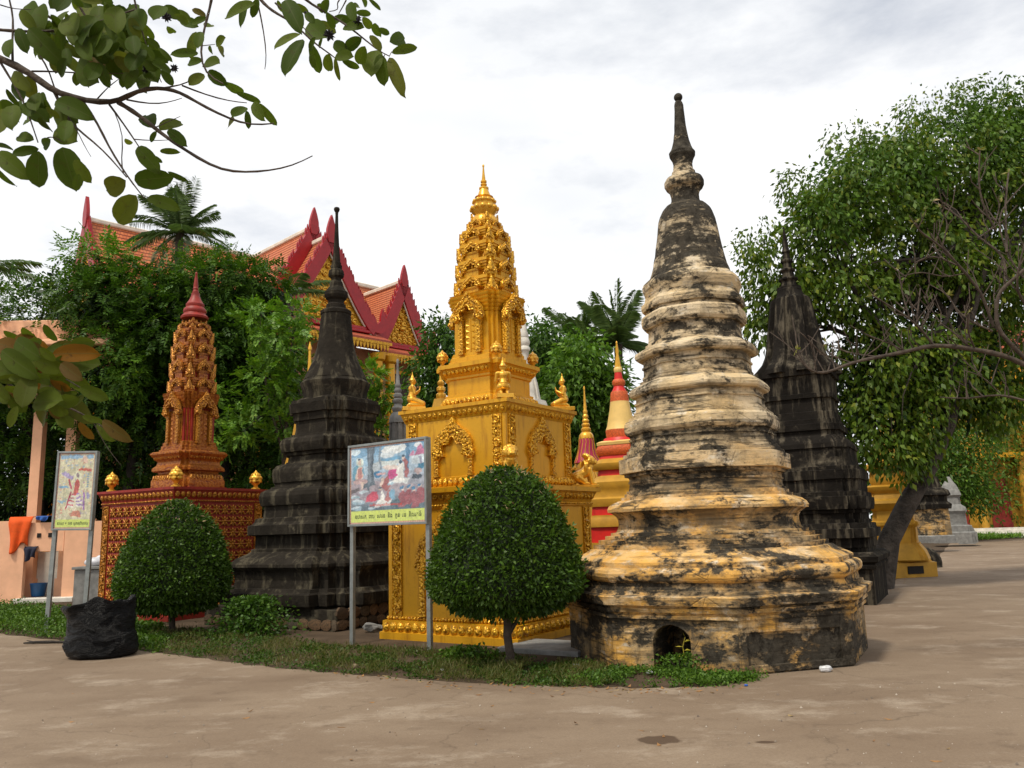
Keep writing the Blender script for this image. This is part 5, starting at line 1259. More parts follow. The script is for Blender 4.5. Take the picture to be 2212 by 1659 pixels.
tree('dense_tree', 'dark tree between red spire and black stupa below the temple roof', b, [b, (b[0]+.1, b[1], 2.4), (b[0]-.1, b[1], 5), (b[0]+.1, b[1], 7.3)],
     [blob_px(480, 640, 100, 80, 24, 1.9), blob_px(560, 610, 60, 50, 24.3, 1.4), blob_px(490, 740, 90, 90, 23.7, 1.7), blob_px(560, 780, 80, 100, 24.2, 1.5), blob_px(500, 880, 90, 90, 24, 1.5), blob_px(540, 1000, 110, 70, 25, 1.2), blob_px(490, 548, 28, 24, 24.2, .6), blob_px(630, 900, 70, 110, 25, 1.2)],
     dict(n=4600, l=.14, w=.054), 'bark_dark', LG, .2, 7, 13, cols='deep',
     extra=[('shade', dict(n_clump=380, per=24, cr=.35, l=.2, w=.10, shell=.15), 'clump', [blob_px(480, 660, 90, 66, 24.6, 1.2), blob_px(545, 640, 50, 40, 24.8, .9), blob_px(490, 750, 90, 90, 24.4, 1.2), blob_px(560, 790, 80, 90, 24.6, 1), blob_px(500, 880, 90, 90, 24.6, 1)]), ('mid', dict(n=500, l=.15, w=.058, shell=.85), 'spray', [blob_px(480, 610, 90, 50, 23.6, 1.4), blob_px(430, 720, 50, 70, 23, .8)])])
b = gnd(625, 20.8)
tree('light_tree', 'bright green feathery tree left of the black stupa bell', b, [b, (b[0]-.05, b[1], 1.6), (b[0]-.15, b[1], 3.2), (b[0]-.1, b[1], 4.9)],
     [blob_px(560, 690, 50, 40, 20.6, .8), blob_px(610, 740, 60, 50, 20.4, .9), blob_px(640, 680, 40, 36, 20.8, .7), blob_px(575, 820, 56, 60, 20.2, .8), blob_px(640, 830, 50, 60, 20.6, .7), blob_px(540, 920, 50, 40, 20.4, .6), blob_px(615, 930, 40, 40, 20.4, .6)],
     dict(n=820, l=.115, w=.050, pairs=6, droop=.05, shell=.4), 'bark', None, .10, 7, 14, cols='light')
b = gnd(812, 20.5)
tree('light_tree', 'bright green sapling right of the black bell below the temple eaves', b, [b, (b[0]+.05, b[1], 1.6), (b[0], b[1], 3.4), (b[0]+.05, b[1], 4.6)],
     [blob_px(800, 815, 28, 30, 20.3, .5), blob_px(830, 860, 34, 30, 20.4, .5), blob_px(815, 930, 26, 34, 20.4, .4), blob_px(785, 880, 20, 40, 20.6, .4)],
     dict(n=330, l=.11, w=.048, pairs=6, droop=.0, shell=.4), 'bark', None, .07, 4, 15, cols='light')
# between temple and golden tower, and right of it
CG = 'trees behind the golden monument'
b = gnd(945, 28)
tree('broadleaf_tree', 'small dark leafy tree between temple eaves and golden tower', b, [b, (b[0], b[1], 2.5), (b[0]+.1, b[1], 5.5), (b[0], b[1], 7.6)],
     [blob_px(950, 720, 26, 26, 28, .6), blob_px(930, 800, 34, 60, 28, .8), blob_px(970, 770, 26, 50, 28, .7), blob_px(920, 880, 40, 40, 28, .7)],
     dict(n_clump=170, per=26, cr=.26, l=.22, w=.085), 'bark_dark', CG, .14, 4, 21, 'clump', 'deep')
b = gnd(1190, 26.5)
tree('broadleaf_tree', 'rounded mid green tree directly right of the golden tower', b, [b, (b[0], b[1], 2.4), (b[0]+.1, b[1], 5.0), (b[0], b[1], 6.8)],
     [blob_px(1180, 760, 50, 70, 26, 1.1), blob_px(1160, 740, 24, 56, 26.5, .8), blob_px(1215, 810, 60, 60, 26, 1.1), blob_px(1190, 900, 70, 80, 26, 1.2), blob_px(1240, 960, 60, 80, 25.6, 1.0)],
     dict(n_clump=420, per=30, cr=.26, l=.20, w=.08), 'bark_dark', CG, .2, 5, 22, 'clump', 'deep')
b = gnd(1290, 24.5)
tree('broadleaf_tree', 'yellow green leafy tree in front of palms beside red and yellow stupa', b, [b, (b[0], b[1], 2.2), (b[0]-.1, b[1], 4.4), (b[0], b[1], 6.2)],
     [blob_px(1255, 815, 62, 46, 24, 1.0), blob_px(1300, 815, 40, 34, 24.3, .8), blob_px(1250, 870, 70, 70, 23.7, 1.0), blob_px(1310, 870, 50, 80, 24, .9), blob_px(1240, 960, 70, 70, 24, .9), blob_px(1320, 970, 50, 60, 24, .8)],
     dict(n_clump=420, per=26, cr=.24, l=.20, w=.085), 'bark_dark', CG, .16, 6, 23, 'clump', 'mid',
     extra=[('light', dict(n_clump=40, per=22, cr=.24, l=.20, w=.085), 'clump', [blob_px(1265, 755, 46, 26, 23.6, .5), blob_px(1225, 800, 24, 24, 23.4, .3)])])

# ------------------------------------------------------------------ coconut palms
def palm(label, u, v, y, n, flen, seed, up=.5, lean=0.0):
    rr = random.Random(seed); rg = np.random.default_rng(seed); top = at(u, v, y); root = thing('coconut_palm', label, 'palm', (top.x-lean, y, 0), 0, 'coconut palms')
    m = MB(); m.tube([(lean*t**1.5, 0, top.z*t) for t in (0, .2, .4, .6, .8, 1)], [.22, .16, .14, .13, .12, .15], 10); m.build('trunk', MAT['bark'], root, 60)
    top = Vector((lean, 0, top.z))
    for k in range(n):
        az = 2*math.pi*(k+.3*rr.random())/n*1.618*3; el = up*(1.3-1.5*((k*.618) % 1)) + .15*rr.random(); L_ = flen*(.8+.35*rr.random())
        d0 = Vector((math.cos(az)*math.cos(el), math.sin(az)*math.cos(el), math.sin(el))); pts = []; p = top.copy(); d = d0.copy()
        for i in range(15): pts.append(p.copy()); p = p + d*(L_/14); d = (d + Vector((0, 0, -.055-.02*(1-math.sin(el))))).normalized()
        V = []; parts = []
        A = np.array([list(q) for q in pts]); T = np.gradient(A, axis=0); T = unit(T)
        ts = np.linspace(1.2, 13.9, 60); i0 = np.floor(ts).astype(int); fr = (ts-i0)[:, None]; P = A[i0]*(1-fr)+A[np.minimum(i0+1, 14)]*fr; Tt = T[i0]
        side = unit(np.cross(Tt, np.array([[0, 0, 1.0]]))); ll = L_*.27*np.sin(np.pi*(.12+.86*(ts-1)/14))**.7
        for sg in (-1, 1):
            D = unit(side*sg*.8 + Tt*.55 + np.array([[0, 0, -.28]]) + rg.normal(size=P.shape)*.06); parts.append(leaf_quads(P, D, np.cross(D, side), ll, np.full(len(P), L_*.024), .2, .12))
        V, F = cat(parts); fo = npmesh('frond', V, F, MAT['leaf_palm'], root)
        mm = MB(); mm.tube(pts, [.03*(1-.85*i/14) for i in range(15)], 5); mm.build('rachis', MAT['leaf_palm'], fo, 60)
palm('coconut palm rising in front of the left temple roof', 388, 505, 30, 30, 2.05, 3, 1.2)
palm('coconut palm between the golden tower and cream stupa, the nearer and taller', 1335, 745, 27, 26, 2.1, 5, 1.1)
palm('shorter coconut palm behind the yellow green tree', 1255, 745, 31, 22, 2.0, 9, 1.1)
palm('low palm whose fronds cross the orange temple roof', 620, 640, 30, 12, 1.9, 12, .5)
palm('palm at the left frame edge with one frond tip showing', -75, 590, 34, 12, 2.6, 17, .4)

# ------------------------------------------------------------------ large tree on the right
ty = 19.3
tp = [at(u, v, ty) for u, v in ((1893, 1235), (1922, 1165), (1962, 1085), (2010, 1000), (2050, 915), (2072, 800), (2085, 670), (2100, 540), (2110, 430))]
tp[0].z = 0
def bq(u, v, ru, rv, y, ry): return blob_px(u, v, ru, rv, y, ry)
big_tree = tree('leaning_tree', 'large tree with dark leaning trunk and drooping leaves at right', (tp[0].x, ty, 0), tp,
     [bq(2080, 400, 150, 110, 19.5, 1.7), bq(2190, 290, 90, 90, 19.5, 1.4), bq(1930, 350, 100, 70, 19, 1.2), bq(1840, 450, 110, 90, 18.5, 1.4), bq(1760, 500, 60, 90, 18.3, 1.0), bq(1655, 560, 44, 55, 18.5, .8), bq(1700, 640, 70, 90, 18.5, 1.0),
      bq(1830, 610, 110, 90, 18.6, 1.3), bq(1980, 560, 130, 110, 19.3, 1.5), bq(2120, 580, 120, 130, 19.5, 1.6), bq(1880, 790, 90, 110, 18.9, 1.1), bq(1980, 780, 90, 110, 19.2, 1.1), bq(2060, 800, 80, 120, 19.6, 1.1), bq(1890, 920, 70, 80, 18.7, .8), bq(1980, 910, 60, 90, 19, .8), bq(2180, 760, 80, 140, 20, 1.2), bq(2300, 500, 120, 240, 20, 1.8), bq(1640, 680, 40, 90, 18.6, .6), bq(2140, 880, 80, 60, 20, 1.0), bq(1850, 990, 40, 50, 18.8, .5), bq(1930, 990, 50, 50, 18.9, .6), bq(1990, 960, 40, 60, 19, .5)],
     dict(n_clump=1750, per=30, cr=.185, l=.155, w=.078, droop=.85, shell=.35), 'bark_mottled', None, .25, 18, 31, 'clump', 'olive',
     extra=[('shade', dict(n_clump=380, per=22, cr=.28, l=.17, w=.085, droop=.8, shell=.1), 'clump', [bq(2060, 480, 90, 60, 20.2, .7), bq(1980, 620, 100, 80, 20, .7), bq(1900, 780, 80, 110, 19.6, .7), bq(1990, 800, 80, 110, 19.8, .7), bq(2060, 800, 70, 110, 20.1, .7), bq(1900, 920, 60, 80, 19.5, .6), bq(1720, 640, 60, 80, 19.2, .6), bq(1830, 860, 50, 80, 19.6, .5)]), ('mid', dict(n_clump=520, per=24, cr=.20, l=.145, w=.062, droop=.8, shell=.85), 'clump', [bq(2080, 350, 160, 110, 19.2, 1.2), bq(1900, 400, 120, 90, 18.4, 1.0), bq(1780, 470, 60, 70, 18, .7), bq(2190, 240, 70, 60, 19.2, .8)]),
            ('olive', dict(n_clump=95, per=16, cr=.13, l=.13, w=.06, droop=.9, shell=.9), 'clump', [bq(1640, 510, 40, 50, 18.4, .5), bq(1725, 400, 36, 40, 18.4, .5), bq(1830, 300, 40, 30, 18.6, .5), bq(2010, 235, 70, 30, 19, .6), bq(2120, 195, 60, 22, 19.2, .5), bq(1600, 560, 20, 30, 18.5, .3)])])
# green fruit hanging in the crown
fm = MB(); fm.ell((0, 0, 0), .075, 12, 8); fme = fm.mesh('fruit', 60); fmat = simple('green_fruit', (.16, .24, .05), .4)
for u, v in ((1788, 330), (1851, 385), (1802, 478), (1688, 502), (1736, 497), (1965, 322), (1960, 425), (1880, 352)):
    p = at(u, v, 17.7); place('fruit', fme, fmat, big_tree, (p.x-tp[0].x, p.y-ty, p.z))
# thin trees by the road's far end
b = G(2066, 1172)
tree('young_tree', 'young tree with a single dark stem standing at the far end of the road', (b.x, b.y, 0), [(b.x, b.y, 0), (b.x-.1, b.y, 1.2), (b.x-.3, b.y, 2.4), (b.x-.2, b.y, 4)],
     [blob_px(2060, 1030, 66, 50, b.y, 1.5), blob_px(2100, 960, 60, 50, b.y, 1.5), blob_px(2040, 950, 44, 44, b.y, 1.2), blob_px(2095, 1070, 50, 40, b.y, 1.2), blob_px(2045, 1075, 40, 30, b.y, 1.0), blob_px(2010, 1010, 36, 40, b.y, 1.0)],
     dict(n_clump=460, per=22, cr=.45, l=.26, w=.11, droop=.4), 'bark_dark', None, .13, 4, 41, 'clump', 'mid')
b = G(2178, 1160)
rt2 = tree('young_tree', 'pale multi stemmed young tree on the grass beside the yellow house', (b.x, b.y, 0), [(b.x, b.y, 0), (b.x+.1, b.y, 1.5), (b.x+.5, b.y, 3), (b.x+.4, b.y, 5)],
     [blob_px(2170, 1000, 50, 56, b.y, 1.6), blob_px(2210, 940, 60, 70, b.y, 1.8), blob_px(2140, 900, 40, 50, b.y, 1.3), blob_px(2230, 1050, 50, 60, b.y, 1.5), blob_px(2140, 1070, 40, 40, b.y, 1.2), blob_px(2195, 1095, 44, 34, b.y, 1.2)],
     dict(n_clump=520, per=20, cr=.5, l=.30, w=.12, droop=.4), 'bark_pale', None, .14, 4, 42, 'clump', 'olive')
m = MB()
for k, (dx, dz) in enumerate(((-1.5, 3.2), (-.7, 3.8), (1.6, 3.4), (.9, 2.6))): m.tube([(.15*k-.3, .1*k, 0), (dx*.4, 0, dz*.5), (dx, .1, dz)], [.09, .07, .03], 6)
m.build('stem', MAT['bark_pale'], rt2, 60)

# ------------------------------------------------------------------ bare frangipani reaching in from the right
fy = 9.0
def fpts(L_, y0=fy): return [at(u, v, y0) for u, v in L_]
fr_base = at(2420, 1100, fy)
fr = thing('frangipani_tree', 'bare frangipani branches reaching in from the right edge', 'tree', (fr_base.x, fy, 0))
limbs = [([(2420, 1100), (2415, 1000), (2380, 900), (2300, 830), (2212, 787), (2171, 768), (2093, 752), (2015, 744), (1957, 760), (1898, 771), (1839, 783), (1785, 807), (1753, 803), (1734, 783), (1722, 758)], 12, 2.2),
 ([(2240, 800), (2187, 748), (2152, 709), (2152, 650), (2164, 623), (2212, 584), (2260, 540)], 8, 4), ([(2144, 715), (2101, 697), (2066, 670), (2050, 640)], 4, 2), ([(2146, 705), (2121, 631), (2074, 576), (2035, 533), (1988, 502), (1976, 482)], 5.5, 2),
 ([(2074, 576), (2015, 549), (1976, 568)], 3.5, 1.8), ([(2170, 625), (2175, 553), (2113, 514), (2074, 467), (2015, 435)], 5, 2), ([(2152, 498), (2125, 451), (2113, 396), (2117, 326)], 4, 2), ([(2175, 545), (2171, 435), (2179, 373)], 4.5, 2.2),
 ([(2015, 744), (1988, 709), (1957, 682), (1886, 639)], 4.5, 2), ([(1980, 695), (1988, 623)], 3, 1.8), ([(1965, 686), (1950, 640), (1941, 584)], 2.8, 1.6), ([(1957, 760), (1918, 740), (1875, 725)], 3, 1.6), ([(1898, 771), (1839, 764), (1785, 744)], 2.8, 1.4),
 ([(2105, 752), (2090, 717), (2091, 678)], 3.2, 1.8), ([(2212, 600), (2180, 560), (2150, 470), (2190, 420)], 4, 2), ([(2087, 590), (2040, 600), (1990, 585), (1940, 600)], 2.6, 1.4), ([(2035, 533), (2050, 480), (2030, 450)], 2.6, 1.5), ([(2113, 514), (2150, 490), (2160, 440)], 3, 1.6), ([(1839, 783), (1800, 770), (1770, 765)], 2.2, 1.3), ([(2240, 690), (2200, 640), (2195, 600), (2215, 520)], 5, 2.5),
 ([(1988, 709), (2010, 680), (2000, 660)], 2.4, 1.4), ([(2093, 752), (2060, 715), (2030, 700), (1995, 640)], 3, 1.5), ([(2230, 870), (2160, 850), (2090, 862), (2030, 858)], 4.5, 1.6), ([(2160, 850), (2120, 810), (2080, 800)], 2.5, 1.3)]
lk = Vector((fr_base.x, fy, 0)); rr = random.Random(8)
m = MB()
for i, (L_, r0, r1) in enumerate(limbs):
    pts = fpts(L_); y_amp = .5; ph = rr.random()*6
    s0 = [Vector(p)-lk for p in pts]
    if i == 0: s0[0].z = 0
    else:
        for j, p in enumerate(s0):
            k = j/(len(s0)-1); sc_ = 1+ (.045*math.sin(ph)*k); q = Vector(pts[j]); q = EYEV+(q-EYEV)*sc_; s0[j] = q-lk
    # smooth the path
    sm = [s0[0]]
    for a_, b_ in zip(s0[:-1], s0[1:]): sm += [a_.lerp(b_, .33), a_.lerp(b_, .67), b_]
    for _ in range(2): sm = [sm[0]]+[(sm[j-1]+sm[j]*2+sm[j+1])/4 for j in range(1, len(sm)-1)]+[sm[-1]]
    n = len(sm); d_ = fy*1.03/FP; m.tube(sm, [(.62*(r0 if not (i == 0 and j < 9) else r0*1.8)*(1-j/(n-1))+.8*r1*(j/(n-1)))*d_*(1+.12*math.sin(j*2.1+i)) for j in range(n)], 7)
for i, (L_, r0, r1) in enumerate(limbs):
    pts = [Vector(p)-lk for p in fpts(L_)]; st_ = 5 if i == 0 else 1
    for j in range(st_, len(pts)):
        for q in range(3 if i == 0 else 2):
            t = rr.random(); p = pts[j-1].lerp(pts[j], t); up = Vector((rr.uniform(-.7, .5), rr.uniform(-.5, .5), rr.uniform(.15, 1.0))).normalized(); ln_ = rr.uniform(.14, .42); mid_ = p+up*ln_*.5+Vector((rr.uniform(-.04, .04), 0, rr.uniform(-.02, .05))); e_ = p+up*ln_+Vector((0, 0, .06))
            m.tube([p, mid_, e_], [.0085, .006, .0045], 5)
            if rr.random() < .6: m.tube([mid_, mid_+Vector((rr.uniform(-.12, .12), rr.uniform(-.06, .06), rr.uniform(.05, .16)))], [.005, .0035], 4)
m.build('branches', MAT['bark_frangi'], fr, 60)
rg = np.random.default_rng(4); tips = np.array([list(Vector(at(u, v, fy))-lk) for u, v in ((1722, 755), (1976, 480), (2015, 433), (2117, 324), (2179, 372), (1886, 637), (1941, 582), (2091, 676), (2030, 448), (1785, 742), (2160, 438), (2050, 638))])
P = np.repeat(tips, 5, 0); D = rg.normal(size=P.shape)*.6+np.array([[0, 0, .4]]); V, F = leaf_quads(P, D, rg.normal(size=P.shape), .05+.05*rg.random(len(P)), .02+.02*rg.random(len(P)), .15, .1)
npmesh('young_leaves', V, F, leafmat('frangipani_leaf', [(.10, .14, .03), (.20, .20, .05), (.30, .22, .10)], .5, .2), fr)

# ------------------------------------------------------------------ clipped topiary trees
def topiary(label, base, sc_, rows, v_trunk, seed, n):
    x, y = base; root = thing('topiary_tree', label, 'topiary', (x, y, 0), 0, 'clipped dome topiary trees'); rg = np.random.default_rng(seed)
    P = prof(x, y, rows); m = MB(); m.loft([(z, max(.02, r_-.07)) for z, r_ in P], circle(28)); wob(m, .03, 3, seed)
    core = m.build('shade_core', simple('core_painted_shade_%d' % seed, (.012, .020, .007), .9), root, 60)  # solid core; shade between the leaves put into its dark colour
    zs = np.array([p[0] for p in P]); rs_ = np.array([p[1] for p in P]); L_ = np.concatenate([[0], np.cumsum(np.hypot(np.diff(zs), np.diff(rs_))*(rs_[1:]+rs_[:-1]+.02))])
    def shell(n, push, l, w, droop):
        s_ = rg.random(n)*L_[-1]; k = np.clip(np.searchsorted(L_, s_)-1, 0, len(P)-2); t = ((s_-L_[k])/np.maximum(L_[k+1]-L_[k], 1e-6)); z = zs[k]+(zs[k+1]-zs[k])*t; r_ = rs_[k]+(rs_[k+1]-rs_[k])*t
        a = rg.random(n)*2*np.pi; dz, dr = zs[k+1]-zs[k], rs_[k+1]-rs_[k]; ln = np.hypot(dz, dr); nr, nz = dz/ln, -dr/ln
        N = np.stack([nr*np.cos(a), nr*np.sin(a), nz], 1); lump = 1+.030*np.sin(a*3+seed+z*2)+.022*np.sin(a*5+seed)*np.sin(z*6)+.016*np.sin(a*11+z*9)
        Q = np.stack([r_*np.cos(a)*lump, r_*np.sin(a)*lump, z], 1) + N*(push*rg.normal(size=(n, 1))-.03)
        D = unit(N*.55+rg.normal(size=(n, 3))*.6+np.array([[0, 0, -droop]])); return leaf_quads(Q, D, rg.normal(size=(n, 3)), l*(.7+.6*rg.random(n)), w*(.7+.6*rg.random(n)), .15, .05)
    V, F = shell(n, .022, .052*sc_, .028*sc_, .15); npmesh('crown', V, F, MAT['leaf_hedge'], root)
    # looser skirt of longer leaves under the dome
    z0_, r0_ = P[1]; k = n//9; a = rg.random(k)*2*np.pi; q = rg.random(k)**.5; rad = r0_*(.35+.68*q); Q = np.stack([rad*np.cos(a), rad*np.sin(a), z0_+.10*rg.random(k)-.06-.18*(1-q)*rg.random(k)], 1)
    D = np.stack([np.cos(a)*.4, np.sin(a)*.4, -.8+0*a], 1)+rg.normal(size=(k, 3))*.4; V, F = leaf_quads(Q, D, rg.normal(size=(k, 3)), .07*sc_*(.7+.6*rg.random(k)), .036*sc_*(.7+.6*rg.random(k)), .15, .1)
    npmesh('skirt_leaves', V, F, MAT['leaf_hedge'], root)
    k = 260; a = rg.random(k)*2*np.pi; zz = zs[0]+(zs[-1]-zs[0])*rg.random(k); rr_ = np.interp(zz, zs, rs_); Q = np.stack([rr_*np.cos(a), rr_*np.sin(a), zz], 1); D = np.stack([np.cos(a), np.sin(a), .8+0*a], 1)+rg.normal(size=(k, 3))*.4
    V, F = cat([leaf_quads(Q+unit(D)*.03*q, D+rg.normal(size=(k, 3))*.5, rg.normal(size=(k, 3)), .05+.03*rg.random(k), .022+.015*rg.random(k), .15, .05) for q in range(3)]); npmesh('stray_shoots', V, F, MAT['leaf_mid'], root)['kind'] = 'stuff'
    k = 150; a = rg.random(k)*2*np.pi; zz = np.array([P[-1][0]-.05-.5*rg.random(k)**1.5]).ravel(); rr_ = np.interp(zz, zs, rs_)+.005; Q = np.stack([rr_*np.cos(a), rr_*np.sin(a), zz], 1)
    V, F = leaf_quads(Q, rg.normal(size=(k, 3)), rg.normal(size=(k, 3)), .05+.05*rg.random(k), .012+.01*rg.random(k), .2, .1); npmesh('dry_leaves', V, F, leafmat('dry_leaf_%d' % seed, [(.30, .20, .11), (.42, .30, .17), (.22, .14, .07)], .7, 0), root)
    m = MB(); rr = random.Random(seed)
    m.tube([(0, 0, -.02), (.015, 0, .12), (-.01, .01, .35), (.01, 0, .62), (0, 0, 1.0)], [.075, .055, .05, .055, .04], 9)
    for k in range(7): a = k*.9; m.tube([(0, 0, .35+.04*k), (.16*math.cos(a), .16*math.sin(a), .6+.03*k), (.5*math.cos(a), .5*math.sin(a), .95)], [.028, .022, .01], 6)
    wob(m, .008, 8); m.build('trunk', MAT['bark'], root, 60); return root
g_ = G(1089, 1440)
topiary('dome clipped topiary tree in front of the golden monument', (g_.x+.06, g_.y), 1.0, [(1300, 60), (1297, 120), (1290, 148), (1278, 160), (1260, 164), (1235, 163), (1200, 156), (1160, 144), (1120, 128), (1080, 107), (1050, 84), (1028, 57), (1014, 30), (1008, 6)], 1400, 2, 30000)
g_ = G(370, 1374)
topiary('dome clipped topiary tree in front of the red monument', (g_.x, g_.y), 1.15, [(1306, 50), (1302, 86), (1294, 104), (1278, 114), (1258, 117), (1235, 115), (1205, 108), (1175, 97), (1145, 81), (1120, 62), (1100, 41), (1086, 19), (1081, 4)], 1340, 3, 26000)

# ------------------------------------------------------------------ far tree line closing the site
rg = np.random.default_rng(90); bl = []
for k in range(34):
    x = -75+5.2*k+rg.normal()*1.5; y = 78+rg.normal()*4; h = 3.2+1.6*rg.random(); bl.append((x, y, h, 4.2, 3.0, h*.95))
V, F = clump_crown(rg, bl, 1500, 16, .9, .75, .38, .4, .3)
tag(npmesh('distant_trees', V, F, MAT['leaf_deep']), 'far low tree line closing the view behind the temple grounds', 'trees', kind='stuff')
# ------------------------------------------------------------------ painted signboards
def printmat(name, rough=.35):
    t = NT(name); a = t.n('ShaderNodeVertexColor'); a.layer_name = 'Print'
    n1 = t.noise(22, 5, .65); n2 = t.noise(70, 3, .6)
    c = t.mix(t.ramp(n1, [(.35, .30), (.6, 0)]), a.outputs[0], (.10, .13, .16)); c = t.mix(t.ramp(n2, [(.55, 0), (.75, .35)]), c, (.70, .72, .70))
    return t.fin(c, rough, 0, .4)
MAT['print'] = printmat('printed_vinyl')
def painting(name, items, w, h, x0, z0, y, parent, grid=None):
    """flat print; with grid=(nx, nz) the shapes are laid into a fine colour raster with brushed edges"""
    if grid:
        nx, nz = grid; rg = np.random.default_rng(5); col = np.zeros((nz+1, nx+1, 3)); cnt = 0
        def vn(k):      # smooth value noise on the raster
            g = rg.random((k+2, k+2, 2))-.5; X, Y_ = np.meshgrid(np.linspace(0, k, nx+1), np.linspace(0, k, nz+1)); i, j = np.floor(X).astype(int), np.floor(Y_).astype(int); fx, fy = (X-i)[..., None], (Y_-j)[..., None]
            fx, fy = fx*fx*(3-2*fx), fy*fy*(3-2*fy); return (g[j, i]*(1-fx)+g[j, i+1]*fx)*(1-fy)+(g[j+1, i]*(1-fx)+g[j+1, i+1]*fx)*fy
        warp = vn(14)*.030+vn(38)*.016; tint = vn(22)[..., :1]*.22+vn(60)[..., :1]*.20+vn(9)[..., :1]*.18
        X, Y_ = np.meshgrid(np.linspace(0, 1, nx+1), np.linspace(0, 1, nz+1))
        for dx, dy in ((-.3, -.3), (.3, -.3), (-.3, .3), (.3, .3)):
            xs, ys = X+warp[..., 0]+dx/nx, Y_+warp[..., 1]+dy/nz; cc = np.zeros_like(col); xs = np.clip(xs, .001, .999); ys = np.clip(ys, .001, .999)
            for pts, c in items:
                ins = np.zeros(X.shape, bool); n = len(pts)
                for i in range(n):
                    (xa, ya), (xb, yb) = pts[i], pts[(i+1) % n]
                    if ya == yb: continue
                    ins ^= ((ya > ys) != (yb > ys)) & (xs < (xb-xa)*(ys-ya)/(yb-ya)+xa)
                cc[ins] = c
            col += cc
        col = np.clip(col/4*(1+tint*1.6)+tint*.06, .01, 1)
        V = np.stack([x0+X*w, np.full_like(X, y), z0+(1-Y_)*h], -1).reshape(-1, 3); idx = np.arange((nx+1)*(nz+1)).reshape(nz+1, nx+1)
        F = np.stack([idx[1:, :-1], idx[1:, 1:], idx[:-1, 1:], idx[:-1, :-1]], -1).reshape(-1, 4); o = npmesh(name, V, F, MAT['print'], parent); me = o.data
        a = me.color_attributes.new('Print', 'FLOAT_COLOR', 'POINT'); a.data.foreach_set('color', np.concatenate([col.reshape(-1, 3), np.ones(((nx+1)*(nz+1), 1))], 1).astype(np.float32).ravel()); return o
    V, F, K = [], [], []
    for k, (pts, col) in enumerate(items):
        b = len(V); V += [(x0+px*w, y-.00035*k, z0+(1-pz)*h) for px, pz in pts]; F.append(tuple(range(b, b+len(pts)))); K.append(col)
    me = bpy.data.meshes.new(name); me.from_pydata(V, [], F); me.update(); a = me.color_attributes.new('Print', 'FLOAT_COLOR', 'CORNER')
    for p, c in zip(me.polygons, K):
        for li in p.loop_indices: a.data[li].color = (c[0], c[1], c[2], 1)
    return link(name, me, MAT['print'], parent)
def el(cx, cy, rx, ry, n=14, rot=0.0): return [(cx+rx*math.cos(2*math.pi*i/n+rot)*1.0, cy-ry*math.sin(2*math.pi*i/n+rot)) for i in range(n)]
def rc(x0, y0, x1, y1): return [(x0, y1), (x1, y1), (x1, y0), (x0, y0)]
def lettering(text, x, z, y, width, height, col, parent, name='lettering'):
    cu = bpy.data.curves.new(name, 'FONT'); cu.body = text; cu.resolution_u = 3; cu.fill_mode = 'FRONT'; cu.offset = .012
    o = bpy.data.objects.new(name, cu); C.objects.link(o); dg = bpy.context.evaluated_depsgraph_get(); me = bpy.data.meshes.new_from_object(o.evaluated_get(dg)); bpy.data.objects.remove(o)
    co = np.empty(len(me.vertices)*3, np.float32); me.vertices.foreach_get('co', co); co = co.reshape(-1, 3); mn, mx = co.min(0), co.max(0)
    out = np.empty_like(co); out[:, 0] = x+(co[:, 0]-mn[0])/(mx[0]-mn[0])*width; out[:, 2] = z+(co[:, 1]-mn[1])/(mx[1]-mn[1])*height; out[:, 1] = y
    me.vertices.foreach_set('co', out.ravel()); me.materials.clear(); me.update(); return link(name, me, col, parent)
MAT['ink'] = simple('dark_green_ink', (.012, .03, .018), .5, 0, .1, 5, None); MAT['redink'] = simple('red_ink', (.70, .07, .035), .5, 0, .1, 5, None)
